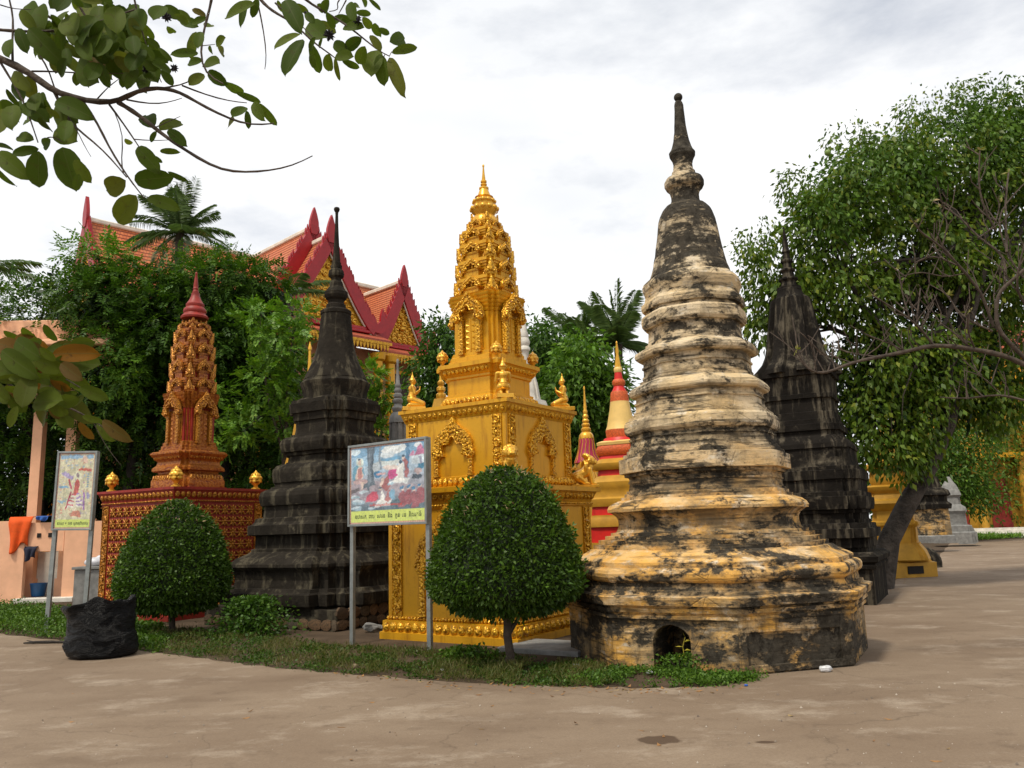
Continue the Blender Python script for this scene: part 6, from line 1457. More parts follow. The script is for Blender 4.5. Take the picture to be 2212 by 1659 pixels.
def sign(label, Lp, Rp, z0, z1, items, cap_frac, text, text2=None, post=.07, lean=0.0):
    d = Vector((Rp[0]-Lp[0], Rp[1]-Lp[1], 0)); w = d.length; root = thing('signboard', label, 'sign', (Lp[0], Lp[1], 0), math.atan2(d.y, d.x)); H = z1-z0
    for x in (post*.5, w-post*.5):
        m = MB(); m.box((x, .05, z1/2-.02), (post, .05, z1+.03), .004); m.build('post', MAT['metal'], root, 30)
    m = MB(); t = .035
    m.box((w/2, -.002, z0+t/2), (w, .05, t), .003); m.box((w/2, -.002, z1-t/2), (w, .05, t), .003); m.box((t/2, -.0025, (z0+z1)/2), (t, .049, H-2*t-.002), .003); m.box((w-t/2, -.0025, (z0+z1)/2), (t, .049, H-2*t-.002), .003)
    m.build('frame', MAT['metal'], root, 30)
    m = MB(); m.box((w/2, .006, (z0+z1)/2), (w-2*t, .02, H-2*t)); m.build('panel', MAT['metal'], root, 30)
    iw, ih = w-2*t, H-2*t; bd = .022
    brd = [(rc(0, 0, 1, 1), (.62, .46, .30))]
    n = 46
    for k in range(n):
        for sgn in (0, 1):
            brd.append((rc(k/n, (0 if sgn == 0 else 1-bd/ih), (k+.5)/n, (bd/ih if sgn == 0 else 1)), (.55, .22, .20)))
            brd.append((rc((0 if sgn == 0 else 1-bd/iw), k/n, (bd/iw if sgn == 0 else 1), (k+.5)/n), (.55, .22, .20)))
    V0 = t; br = painting('border', brd[:1], iw, ih, V0, z0+t, -.0045, root)
    b2 = painting('border_pattern', [(p, c) for p, c in brd[1:]], iw, ih, V0, z0+t, -.0052, br)
    co = np.empty(len(b2.data.vertices)*3, np.float32); b2.data.vertices.foreach_get('co', co); co = co.reshape(-1, 3); co[:, 1] = -.0052; b2.data.vertices.foreach_set('co', co.ravel())
    pw, ph = iw-2*bd, ih-2*bd; ch = ph*cap_frac
    pa = painting('painting', items, pw, ph-ch, t+bd, z0+t+bd+ch, -.0058, root, (150, 130))
    last = -.0062
    cp = painting('caption_strip', [(rc(0, 0, 1, 1), (.62, .72, .17))], pw, ch, t+bd, z0+t+bd, -.0062, root)
    lettering(text, t+bd+pw*.06, z0+t+bd+ch*.20, -.0072, pw*.90, ch*.60, MAT['ink'], cp)
    if text2: lettering(text2, t+bd+pw*.27, z0+t+bd+ch+(ph-ch)*.055, last-.0008, pw*.44, (ph-ch)*.055, MAT['redink'], pa)
    if lean:
        root.rotation_euler = (0, lean, root.rotation_euler.z)
    return root
rr = random.Random(3); it = []
# forest scene: pale figures, red robed monks, trees, rocks, pavilion
for k in range(14):
    y = k/14; c = [(.22, .40, .58), (.34, .52, .68), (.42, .55, .66), (.40, .46, .55), (.34, .36, .42), (.34, .31, .36), (.20, .25, .30), (.14, .20, .24)][min(7, int(y*8))]; it.append((rc(0, y, 1, y+1/14+.001), c))
for cx, cy, rx_, ry_, c in ((.60, .08, .16, .07, (.80, .84, .84)), (.52, .15, .10, .04, (.70, .78, .82)), (.06, .06, .08, .05, (.62, .75, .82)), (.72, .05, .06, .05, (.74, .80, .82)), (.93, .05, .05, .04, (.75, .80, .85)), (.50, .28, .20, .05, (.62, .68, .66)), (.58, .36, .14, .04, (.72, .62, .56)), (.36, .34, .05, .10, (.55, .62, .66)),
    (.60, .22, .16, .03, (.18, .40, .60)), (.38, .44, .06, .05, (.06, .22, .40)), (.92, .36, .08, .07, (.05, .20, .32)), (.25, .62, .30, .08, (.40, .34, .38)), (.60, .66, .25, .08, (.38, .34, .38)), (.30, .82, .30, .06, (.36, .30, .34)), (.70, .92, .30, .08, (.12, .18, .22)), (.10, .40, .09, .16, (.14, .34, .46)),
    (.86, .30, .05, .14, (.45, .58, .70))): it.append((el(cx, cy, rx_, ry_), c))
it.append(([(.15, .66), (.22, .52), (.24, .40), (.22, 0), (.34, 0), (.31, .40), (.33, .55), (.36, .60), (.29, .62), (.26, .70), (.23, .62)], (.13, .17, .21)))
it.append(([(.24, .6), (.255, .1), (.27, .1), (.275, .6)], (.22, .27, .32))); it.append(([(.30, .5), (.30, .1), (.31, .1), (.32, .52)], (.07, .10, .13)))
it.append((rc(.405, 0, .435, .38), (.26, .32, .38))); it.append((rc(.765, 0, .81, .40), (.10, .22, .36)))
it.append(([(.80, .20), (.845, .12), (.89, .20)], (.58, .26, .40))); it.append(([(.88, .20), (.955, .03), (1.0, .10), (1.0, .20)], (.55, .20, .34))); it.append((rc(.84, .20, 1.0, .32), (.66, .76, .82))); it.append((rc(.94, .22, .97, .33), (.30, .32, .42)))
skin = (.74, .58, .50); robe = (.38, .14, .14); white = (.80, .80, .76); hair = (.05, .10, .16)
it.append((el(.125, .22, .055, .075), (.70, .78, .70))); it.append((el(.125, .22, .024, .045), skin)); it.append((el(.122, .175, .018, .022), hair))
it.append(([(.085, .36), (.10, .29), (.155, .29), (.17, .36), (.18, .47), (.15, .52), (.09, .52), (.07, .46)], skin)); it.append(([(.095, .34), (.15, .30), (.165, .36), (.165, .48), (.11, .50)], (.50, .24, .22)))
it.append((el(.13, .535, .10, .045), (.52, .36, .36))); it.append(([(.15, .54), (.19, .54), (.18, .66), (.16, .66)], skin)); it.append((el(.19, .70, .07, .028), (.56, .66, .72))); it.append(([(.0, .66), (.12, .62), (.13, .67), (0, .74)], (.14, .12, .13)))
it.append(([(.50, .50), (.53, .40), (.66, .36), (.66, .50), (.58, .53)], (.62, .10, .28))); it.append((el(.42, .43, .07, .02), (.66, .42, .42)))
it.append(([(.55, .60), (.62, .53), (.82, .53), (.76, .62)], (.68, .72, .72))); it.append(([(.64, .34), (.68, .28), (.74, .34), (.73, .52), (.76, .57), (.64, .60), (.60, .56), (.65, .50)], white)); it.append((el(.69, .29, .022, .03), hair))
it.append(([(.71, .26), (.76, .22), (.795, .30), (.80, .44), (.79, .52), (.74, .50), (.75, .36)], robe)); it.append((el(.735, .225, .024, .034), skin)); it.append((el(.74, .195, .020, .018), hair))
it.append((rc(.84, .49, .97, .55), (.06, .08, .11))); it.append((el(.92, .44, .05, .05), (.50, .38, .38)))
it.append(([(.43, .62), (.48, .48), (.53, .46), (.545, .62), (.52, .70), (.48, .70)], robe)); it.append(([(.41, .58), (.45, .48), (.47, .52), (.43, .66)], skin)); it.append((el(.42, .665, .024, .03), skin)); it.append((el(.42, .645, .022, .016), hair))
it.append(([(.20, .86), (.24, .76), (.31, .70), (.38, .72), (.38, .82), (.33, .86)], (.56, .09, .14)))
it.append(([(.33, .95), (.38, .84), (.56, .84), (.55, .95)], (.70, .74, .74))); it.append(([(.41, .78), (.44, .69), (.47, .78), (.48, .84), (.51, .88), (.43, .91), (.37, .88), (.41, .84)], white)); it.append(([(.49, .84), (.50, .72), (.55, .68), (.56, .80), (.53, .88)], (.42, .18, .17))); it.append((el(.58, .76, .045, .09), (.22, .40, .54)))
for ox, oy in ((.66, 0), (.74, -.03), (.82, .02), (.90, -.04)):
    it.append(([(ox, .84+oy), (ox+.02, .76+oy), (ox+.06, .72+oy), (ox+.10, .76+oy), (ox+.11, .90+oy), (ox+.08, .96+oy), (ox-.01, .96+oy), (ox+.02, .90+oy)], (.36+.03*rr.random(), .13, .15))); it.append((el(ox+.055, .70+oy, .022, .035), skin)); it.append((el(ox+.045, .685+oy, .024, .028), (.08, .24, .42)))
for cx, cy, r_ in ((.10, .86, .10), (.08, .95, .09), (.06, .78, .06), (.30, .97, .05), (.56, .60, .05)): it.append((el(cx, cy, r_, r_*.42), (.36, .50, .58))); it.append((el(cx-.01, cy-.015, r_*.7, r_*.20), (.62, .72, .78)))
sl, sr = (-2.509, 12.451), (-1.216, 11.458)
sign('signboard with painted forest scene of monks in front of the golden monument', sl, sr, 1.698, 2.91, it, .15, 'ឧបាសក  ពាប  សាវន  និង  កូន  វន  និលរតន៍', 'លើលកុរាយូសាដីសេរពេលោះ')
it2 = [(rc(0, 0, 1, 1), (.66, .62, .42))]; rr = random.Random(9)
for k in range(230):
    c = rr.choice([(.62, .28, .22), (.70, .46, .30), (.40, .50, .62), (.58, .62, .40), (.72, .66, .56), (.50, .40, .55), (.66, .36, .26)]); x, y = rr.random()*.96, rr.random()*.96; w_, h_ = .02+.07*rr.random(), .006+.02*rr.random(); it2.append(([(x, y+h_), (x+w_, y+h_*.6), (min(1, x+w_), y), (x+.01, y-.004)], c))
it2.append((rc(.02, .01, .98, .07), (.30, .46, .62))); it2.append((el(.72, .05, .05, .05), (.74, .62, .52))); it2.append(([(.62, .12), (.66, .04), (.78, .04), (.82, .14)], (.70, .50, .40)))
it2.append(([(.05, .28), (.18, .26), (.42, .36), (.40, .40), (.10, .32)], (.46, .38, .62))); it2.append((rc(.55, .22, .95, .26), (.60, .14, .10))); it2.append((el(.55, .34, .10, .06), (.70, .70, .50))); it2.append((el(.55, .33, .04, .03), (.26, .20, .22)))
it2.append(([(.46, .62), (.48, .42), (.56, .38), (.64, .44), (.60, .62)], (.56, .12, .10))); it2.append(([(.26, .40), (.32, .38), (.42, .52), (.38, .54)], (.52, .10, .14)))
for k in range(4):
    y = .60+.055*k; a = .10+.045*k; it2.append((rc(.52-a, y, .52-.03, y+.022), (.56, .08, .14))); it2.append((rc(.55, y, .54+a, y+.022), (.34, .22, .48))); it2.append((rc(.52-a, y+.022, .54+a, y+.05), (.74, .72, .62)))
it2.append(([(.24, .84), (.38, .58), (.42, .58), (.28, .84)], (.46, .05, .12))); it2.append(([(.78, .84), (.74, .58), (.78, .58), (.84, .84)], (.36, .18, .46))); it2.append((el(.53, .80, .05, .07), (.72, .66, .50))); it2.append(([(.40, .96), (.50, .86), (.66, .86), (.74, .96)], (.58, .24, .16)))
for k in range(7): it2.append((el(.86, .30+.035*k, .03, .008), (.12, .34, .58)))
it2.append((el(.16, .50, .16, .016), (.20, .42, .64))); it2.append((el(.14, .73, .14, .02), (.30, .48, .62))); it2.append((el(.90, .64, .06, .06), (.38, .36, .55)))
sign('narrow signboard with crowded many coloured poster beside the peach pavilion', (-8.546, 15.2), (-7.79, 15.168), 1.813, 3.261, it2, .105, 'ឧបាសក  ម  លាង  ស្ពានដែករលាយ', None, .075, R(1.2))

# ------------------------------------------------------------------ rubbish bag and stick
g_ = G(192, 1428); rg = np.random.default_rng(6); n, k = 72, 46; V, F = [], []
for j in range(k+1):
    t = j/k
    for i in range(n):
        a = 2*math.pi*i/n
        r_ = .40+.045*math.sin(math.pi*min(1, t*2.2))**.8*(t < .46) + .05*max(0, t-.55)
        if t < .05: r_ *= .80+.20*(t/.05)**.5
        z = t*.72 + .07*math.cos(a)*t - .05*math.sin(a)*t
        q = Vector((math.cos(a)*1.1, math.sin(a)*1.1, 0)); w1 = mnoise.noise(q*1.6+Vector((0, 0, 3)))
        f1 = 1-abs(mnoise.noise(Vector((q.x*1.5, q.y*1.5, z*9+2.2*w1))))*2; f2 = 1-abs(mnoise.noise(Vector((q.x*3+7, q.y*3, z*17+3*w1))))*2; n1 = mnoise.noise(Vector((q.x*1.2, q.y*1.2, z*3)))
        r_ *= 1+.07*n1+.055*f1+.028*f2
        if t > .80: e = (t-.80)/.20; r_ *= 1+.10*e*(math.cos(a-3.0) > .2)*math.cos(a-3.0)+.05*e*math.sin(a*6+1); z += e*(.035*math.sin(a*4+.5)+.02*math.sin(a*9))
        lean = -.10*t
        V.append((r_*math.cos(a)*1.04+lean, r_*math.sin(a)*.92, z))
for j in range(k):
    for i in range(n): F.append((j*n+i, j*n+(i+1) % n, (j+1)*n+(i+1) % n, (j+1)*n+i))
top = k*n; base = len(V)
for i in range(n): x, y, z = V[top+i]; V.append((x*.82, y*.82, z-.03+.02*math.sin(i*.9)))
for i in range(n): x, y, z = V[top+i]; V.append((x*.55+.02*math.sin(i), y*.55, z-.16+.03*math.sin(i*1.7)))
c_ = len(V); V.append((-.05, 0, .60))
for i in range(n):
    j = (i+1) % n; F += [(top+i, top+j, base+j, base+i), (base+i, base+j, base+n+j, base+n+i)]; F.append((base+n+i, base+n+j, c_))
F.append(tuple(reversed(range(n))))
me = bpy.data.meshes.new('rubbish_bag'); me.from_pydata(V, [], F); me.update(); me.polygons.foreach_set('use_smooth', [True]*len(F))
t = NT('black_plastic_film'); t.bump(t.noise(11, 7, .7, (1, 1, 2.6), dist=1.6), 1.0, .05); bagm = t.fin((.003, .003, .0034), .27, 0, .25)
o = link('rubbish_bag', me, bagm); o.location = (g_.x, g_.y+.40, .004); tag(o, 'open black plastic rubbish bag slumped on the pavement edge', 'rubbish bag')
g_ = G(90, 1392); m = MB(); m.tube([(-.30, .02, .02), (-.1, 0, .03), (.15, .03, .025), (.42, -.02, .02)], [.012, .022, .025, .015], 7); m.tube([(-.1, 0, .03), (-.3, .1, .05)], [.012, .006], 5)
tag(place('fallen_stick', m.mesh('fallen_stick', 60), MAT['bark_dark'], None, (g_.x, g_.y, .006)), 'dark fallen stick on the pavement left of the rubbish bag', 'stick')

# ------------------------------------------------------------------ planted strip along the pavement edge
UP = [(-300, 1300), (0, 1322), (120, 1332), (250, 1350), (450, 1368), (600, 1384), (740, 1398), (830, 1404), (1000, 1414), (1130, 1424), (1230, 1436), (1330, 1444), (1480, 1454), (1640, 1468)]
def strip_pts(rg, n, u0, u1, tp=1.0):
    u = u0+(u1-u0)*rg.random(n); lo = np.interp(u, [e[0] for e in EDGE], [e[1] for e in EDGE]); up = np.interp(u, [e[0] for e in UP], [e[1] for e in UP]); t = rg.random(n)**tp
    P = []
    for a, l_, p_, k in zip(u, lo, up, t):
        A, B = G(a, l_), G(a, p_); P.append((A.x+(B.x-A.x)*k, A.y+(B.y-A.y)*k, 0))
    return np.array(P), u, t
def ground_cover(name, label, seed, n, u0, u1, hfun, l, w, cols, upness, tp=1.0, patch=1.0, thin=-.02):
    rg = np.random.default_rng(seed); P, u, t = strip_pts(rg, n, u0, u1, tp); h = hfun(u, t)*np.array([.55+.9*abs(mnoise.noise(Vector((p[0]*patch, p[1]*patch, seed)))) for p in P]); z = h*rg.random(n)**.7; P[:, 2] = z; P[:, :2] += rg.normal(size=(n, 2))*.06
    keep = np.array([mnoise.noise(Vector((p[0]*1.9+seed, p[1]*1.9, 0)))+.55*mnoise.noise(Vector((p[0]*6, p[1]*6, seed))) for p in P]) > thin; P = P[keep]; n = len(P)
    D = rg.normal(size=(n, 3))*.7+np.array([[0, 0, upness]]); V, F = leaf_quads(P, D, rg.normal(size=(n, 3)), l*(.6+.8*rg.random(n)), w*(.6+.8*rg.random(n)), .15, .1)
    o = npmesh(name, V, F, MAT['leaf_'+cols]); tag(o, label, 'plants', kind='stuff'); return o
def hh(u, t): return np.interp(u, [-300, 110, 180, 300, 400, 520, 900, 1300, 1500, 1640], [.44, .40, .28, .22, .13, .11, .09, .085, .10, .07])*(.45+.7*np.sin(np.pi*np.clip(t*.8+.12, 0, 1)))
ground_cover('hedge_border', 'low green border hedge along the pavement at the left', 51, 26000, -260, 345, hh, .055, .030, 'mid', .2, thin=-9)
ground_cover('ground_cover', 'weedy ground cover along the pavement edge below the monuments', 52, 30000, 300, 1340, hh, .036, .020, 'hedge', .25)
ground_cover('dry_grass', 'thin half dry grass in the strip below the signboard', 53, 26000, 330, 1300, lambda u, t: hh(u, t)*1.0, .085, .006, 'grass', 1.1)
ground_cover('weeds', 'fresh green weeds at the foot of the octagonal stupa', 54, 8000, 1230, 1640, lambda u, t: hh(u, t)*1.25, .036, .020, 'mid', .3, patch=2.6)
rg = np.random.default_rng(60)
def clump(name, label, u, v, y, w, h, n, cols, l=.05, ww=.03):
    p = at(u, v, y); P = np.stack([rg.normal(size=n)*w*.4, rg.normal(size=n)*w*.3, np.abs(rg.random(n))*h], 1); P[:, :2] *= (1.15-.6*(P[:, 2:3]/h)); D = P*np.array([[1.0, 1.0, .2]])/w+rg.normal(size=(n, 3))*.5
    root = thing(name, label, 'plant', (p.x, y, 0)); V, F = leaf_quads(P, D, rg.normal(size=(n, 3)), l*(.6+.8*rg.random(n)), ww*(.6+.8*rg.random(n)), .15, .1); npmesh('foliage', V, F, MAT['leaf_'+cols], root)
    m = MB()
    for k in range(7): a = k*.9; m.tube([(0, 0, 0), (.12*w*math.cos(a), .12*w*math.sin(a), h*.4), (.35*w*math.cos(a), .3*w*math.sin(a), h*.85)], [.010, .007, .003], 5)
    m.build('stem', MAT['bark'], root, 60)
clump('weed_shrub', 'leafy weed shrub growing against the rubble plinth of the black stupa', 545, 1370, 13.9, .75, .62, 2600, 'deep', .07, .04)
clump('weed_shrub', 'small weed shrub under the clipped topiary before the golden monument', 1010, 1440, 10.35, .55, .20, 1100, 'mid')
clump('weed_shrub', 'green weed tuft below the arched opening of the octagonal stupa', 1470, 1450, 9.25, .42, .20, 700, 'mid', .040, .022)
p = at(1478, 1440, 9.28); m = MB(); m.tube([(0, 0, 0), (.01, 0, .15), (0, .01, .28), (.03, 0, .38)], [.006, .005, .004, .003], 5); root = thing('yellow_seedling', 'yellow leaved seedling standing in front of the dark arched opening', 'plant', (p.x, p.y, 0)); m.build('stem', leafmat('yellow_leaf', [(.40, .34, .04), (.52, .42, .06)], .5, .3), root, 60)
Pz = np.array([(0, 0, .28), (.01, 0, .24), (.02, 0, .33), (.03, 0, .38), (0, 0, .19)]); Dz = np.array([(-1, .1, .25), (1, -.1, .2), (1, .2, .4), (-.3, .1, 1), (-.9, -.3, .1)]); V, F = leaf_quads(Pz, Dz, np.array([(0, 1, .3)]*5), np.array([.09, .08, .08, .07, .06]), np.array([.03]*5), .2, .2); npmesh('foliage', V, F, bpy.data.materials['yellow_leaf'], root)
# far lawn by the yellow house
n = 14000; u = 2075+(420)*rg.random(n); vlow = np.interp(u, [2050, 2130, 2212, 2500], [1172, 1166, 1162, 1148]); k = rg.random(n)
P = []
for a, v_, t in zip(u, vlow, k): q = G(a, v_); P.append((q.x+.3*t, q.y+t*4.0, 0))
P = np.array(P); P[:, 2] = rg.random(n)*.35*(.3+k*.7); V, F = leaf_quads(P, rg.normal(size=(n, 3))*.5+np.array([[0, 0, .9]]), rg.normal(size=(n, 3)), .30*(.6+.8*rg.random(n)), .06*(.6+.8*rg.random(n)), .1, .1)
tag(npmesh('lawn', V, F, MAT['leaf_light']), 'strip of long grass before the yellow house at the far end', 'grass', kind='stuff')

# ------------------------------------------------------------------ litter
def crumple(name, label, u, v, s_, mat, seed, cat_='litter'):
    p = G(u, v); m = MB(); m.ell((0, 0, .35*s_), (s_, s_*.6, s_*.45), 14, 9); wob(m, s_*.35, 2.2/s_*.5, seed); lo = min(q[2] for q in m.v); m.v = [(x, y, z-lo+.007) for x, y, z in m.v]
    tag(place(name, m.mesh(name, 20), mat, None, (p.x, p.y, 0)), label, cat_)
wp = simple('crumpled_white_plastic', (.68, .68, .68), .4)
crumple('plastic_scrap', 'crumpled white plastic lying at the right foot of the octagonal stupa', 1784, 1453, .075, wp, 1)
crumple('paper_scrap', 'white paper scrap in the weeds left of the octagonal stupa', 1246, 1446, .06, wp, 2)
crumple('paper_scrap', 'small pale scrap in the weeds just below the arched opening', 1404, 1458, .045, wp, 3)
crumple('paper_scrap', 'tiny white scrap in the ground cover below the signboard post', 952, 1452, .035, wp, 4)
crumple('stone_lump', 'tan stone at the pavement edge below the signboard', 766, 1446, .06, simple('tan_stone', (.26, .19, .12), .9), 5, 'stone')
crumple('stone_lump', 'grey stone beside the left foot of the golden monument', 800, 1366, .14, MAT['greystone'], 6, 'stone')
crumple('stone_lump', 'second grey stone close to the golden monument base', 818, 1362, .10, MAT['greystone'], 7, 'stone')
crumple('bottle_cap', 'tiny blue bottle cap on the pavement by the weeds', 1612, 1484, .022, simple('blue_cap', (.02, .10, .45), .4), 8)
rg = np.random.default_rng(71); n = 210; e = rg.random(n)
uu = np.where(e < .6, 700+900*rg.random(n), 1850+110*rg.random(n)); vv = np.interp(uu, [x[0] for x in EDGE], [x[1] for x in EDGE])+np.abs(rg.normal(size=n))*11-2
far_ = rg.random(n) < .10; uu = np.where(far_, 100+2000*rg.random(n), uu); vv = np.where(far_, 1500+150*rg.random(n), vv)
P = np.array([list(G(a, b_)) for a, b_ in zip(uu, vv)]); P[:, 2] = .012; D = rg.normal(size=(n, 3))*np.array([[1, 1, .12]]); V, F = leaf_quads(P, D, np.cross(D, np.array([[0, 0, 1.0]])), .04+.05*rg.random(n), .018+.02*rg.random(n), .25, -.05)
tag(npmesh('fallen_leaves', V, F, leafmat('fallen_leaf', [(.20, .10, .04), (.33, .17, .06), (.12, .065, .03), (.36, .26, .12)], .7, 0)), 'dry brown leaves scattered along the pavement edge', 'leaves', kind='stuff')
p0 = G(1190, 1412); m = MB(); m.box((0, 0, .03), (1.2, .9, .08), .01); o = place('cement_slab', m.mesh('cement_slab'), MAT['greystone'], None, (p0.x+.05, p0.y+.35, -.005), (0, 0, -.55)); tag(o, 'low grey cement slab between golden monument and octagonal stupa', 'slab')

rg = np.random.default_rng(77); n = 2600; d_ = 2.5+16*rg.random(n)**1.4; a = (rg.random(n)-.5)*1.35; P = np.stack([d_*np.sin(a)*1.1, d_*np.cos(a)*.95+.5, np.full(n, .008)], 1); inside = P[:, 1] < 8.2+.15*np.abs(P[:, 0]); P = P[inside]; n = len(P)
s_ = (.004+.010*rg.random(n)**3)[:, None]; base = np.array([(1, 0, 0), (-.5, .87, 0), (-.5, -.87, 0), (.1, .05, 1.1)]); V = (P[:, None, :]+base[None]*s_[:, None]*(.7+.6*rg.random((n, 4, 1)))).reshape(-1, 3)
F = (np.arange(n)[:, None, None]*4+np.array([(0, 1, 3), (1, 2, 3), (2, 0, 3)])[None]).reshape(-1, 3)
tag(npmesh('grit', V, F, leafmat('grit_stone', [(.30, .24, .18), (.12, .09, .07), (.42, .36, .29), (.20, .13, .08)], .9, 0)), 'small grit scattered over the concrete pavement', 'grit', kind='stuff')
# ------------------------------------------------------------------ overhanging tree in the foreground
fd = 2.9
ft = thing('overhanging_tree', 'broad leaved tree whose branches hang into the top left of the view', 'tree', (-3.4, 1.6, 0))
fo_ = Vector((-3.4, 1.6, 0))
def fleaf(name, wr, bend, curl, seed):
    rr = random.Random(seed); m = MB(); n = 12; V = []
    for i in range(n):
        t = i/(n-1); hw = wr*.5*((math.sin(math.pi*t**.95)**.5)*(.80+.28*t) if 0 < t < 1 else .0)
        hw = max(hw, .006)
        for s_ in (-1, -.5, 0, .5, 1):
            k = 1+.03*rr.uniform(-1, 1) if abs(s_) == 1 else 1
            V.append((t, s_*hw*k, bend*t*t + abs(s_)*hw*.28 + curl*s_*t*.10))
    b = m.pts(V)
    for i in range(n-1):
        for j in range(4): a = b+i*5+j; m.f.append((a, a+5, a+6, a+1))
    me = m.mesh(name, 80); return me
LM = [fleaf('leaf', .50, -.18, .3, 1), fleaf('leaf', .58, -.10, -.3, 2), fleaf('leaf', .42, -.28, .4, 3), fleaf('leaf', .70, -.12, .2, 4), fleaf('leaf', .30, -.20, .5, 5)]
def fgleaf(name, stops):
    t = NT(name); oi = t.n('ShaderNodeObjectInfo'); c = t.ramp(oi.outputs['Random'], stops)
    c = t.mix(t.ramp(t.noise(3.5, 6, .65), [(.58, 0), (.76, .5)]), c, (.075, .050, .020)); c = t.mix(t.ramp(t.noise(14, 4, .6), [(.62, 0), (.74, .6)]), c, (.022, .014, .008))
    sx = t.n('ShaderNodeSeparateXYZ'); t.l(t.co(), sx.inputs[0]); rib = t.ramp(t.math('ABSOLUTE', sx.outputs['Y']), [(.0, 1), (.014, 0)]); c = t.mix(t.math('MULTIPLY', rib, .5), c, (.10, .11, .04))
    t.fin(c, .6, 0, .08); tr = t.n('ShaderNodeBsdfTranslucent'); mx = t.n('ShaderNodeMixShader'); mx.inputs[0].default_value = .35
    t.l(t.mix(1.0, c, (1.3, 1.4, .6), 'MULTIPLY'), tr.inputs[0]); t.l(t.b.outputs[0], mx.inputs[1]); t.l(tr.outputs[0], mx.inputs[2]); t.l(mx.outputs[0], t.t.nodes['Material Output'].inputs['Surface']); return t.m
MAT['fg_leaf'] = fgleaf('broad_leaf', [(0, (.042, .070, .009)), (.3, (.070, .105, .013)), (.55, (.052, .084, .011)), (.85, (.10, .130, .016)), (.96, (.11, .115, .020)), (1, (.12, .075, .022))])
MAT['fg_leaf_warm'] = fgleaf('broad_leaf_warm', [(0, (.055, .080, .010)), (.4, (.095, .120, .014)), (.72, (.070, .095, .014)), (.88, (.085, .060, .020)), (1, (.20, .085, .010))])
rr = random.Random(17)
def put_leaf(br, bu, bv, tu, tv, wr, d=None, mat='fg_leaf', tilt=None):
    d = d if d else fd*(1+rr.uniform(-.07, .07)); A, B = at(bu, bv, d), at(tu, tv, d*(1+rr.uniform(-.03, .03))); ax = (B-A); L_ = ax.length
    ax.normalize(); n0 = (-_f); n0 = (n0-ax*n0.dot(ax)).normalized(); sd = n0.cross(ax)
    a = tilt if tilt is not None else rr.uniform(-.45, .45); z = n0*math.cos(a)+sd*math.sin(a); y = z.cross(ax)
    me = min(LM, key=lambda q: abs(wr/max(.6, math.cos(a)) - {LM[0]: .55, LM[1]: .66, LM[2]: .42, LM[3]: .80, LM[4]: .30}[q]))
    o = link('leaf', me, MAT[mat], br)
    if not me.materials or me.materials[0] is not MAT[mat]:
        o.material_slots[0].link = 'OBJECT'; o.material_slots[0].material = MAT[mat]
    M_ = Matrix(((ax.x, y.x, z.x, A.x-fo_.x), (ax.y, y.y, z.y, A.y-fo_.y), (ax.z, y.z, z.z, A.z-fo_.z), (0, 0, 0, 1))) @ Matrix.Diagonal((L_*1.04, L_, L_, 1)); o.matrix_local = M_
def twig(m, L_, r0, r1, d0=fd, zz=0.0):
    pts = [at(u, v, d0*(1+zz*math.sin(i*.9))) - fo_ for i, (u, v) in enumerate(L_)]; sm = [pts[0]]
    for a, b in zip(pts[:-1], pts[1:]): sm += [a.lerp(b, .5), b]
    for _ in range(2): sm = [sm[0]]+[(sm[j-1]+sm[j]*2+sm[j+1])/4 for j in range(1, len(sm)-1)]+[sm[-1]]
    n = len(sm); k = d0/FP; m.tube(sm, [(r0+(r1-r0)*j/(n-1))*k*(1+.10*math.sin(j*2.6)) for j in range(n)], 7)
Z = .3418
def zz(L_): return [(x*Z, y*Z) for x, y in L_]
# trunk out of the picture on the left, limbs leading to the branches
tr = MB(); e1, e2, e3 = at(-40, 110, fd)-fo_, at(520, -60, fd)-fo_, at(-40, 770, fd)-fo_
tr.tube([(0, 0, 0), (.03, 0, .8), (-.02, .05, 1.7), (.05, .1, 2.6), (.1, .15, 3.6)], [.16, .12, .11, .10, .07], 12)
tr.tube([(-.02, .05, 1.8), Vector((0, .05, 1.8)).lerp(e1, .5)+Vector((0, 0, .12)), e1], [.05, .03, 8*fd/FP], 8); tr.tube([(.05, .1, 2.5), Vector((.05, .1, 2.5)).lerp(e2, .5)+Vector((0, 0, .18)), e2], [.05, .03, 6*fd/FP], 8); tr.tube([(.0, .02, 1.3), Vector((0, .02, 1.3)).lerp(e3, .5)+Vector((0, 0, .08)), e3], [.035, .02, 5*fd/FP], 8)
tr.build('trunk', MAT['bark'], ft, 60)
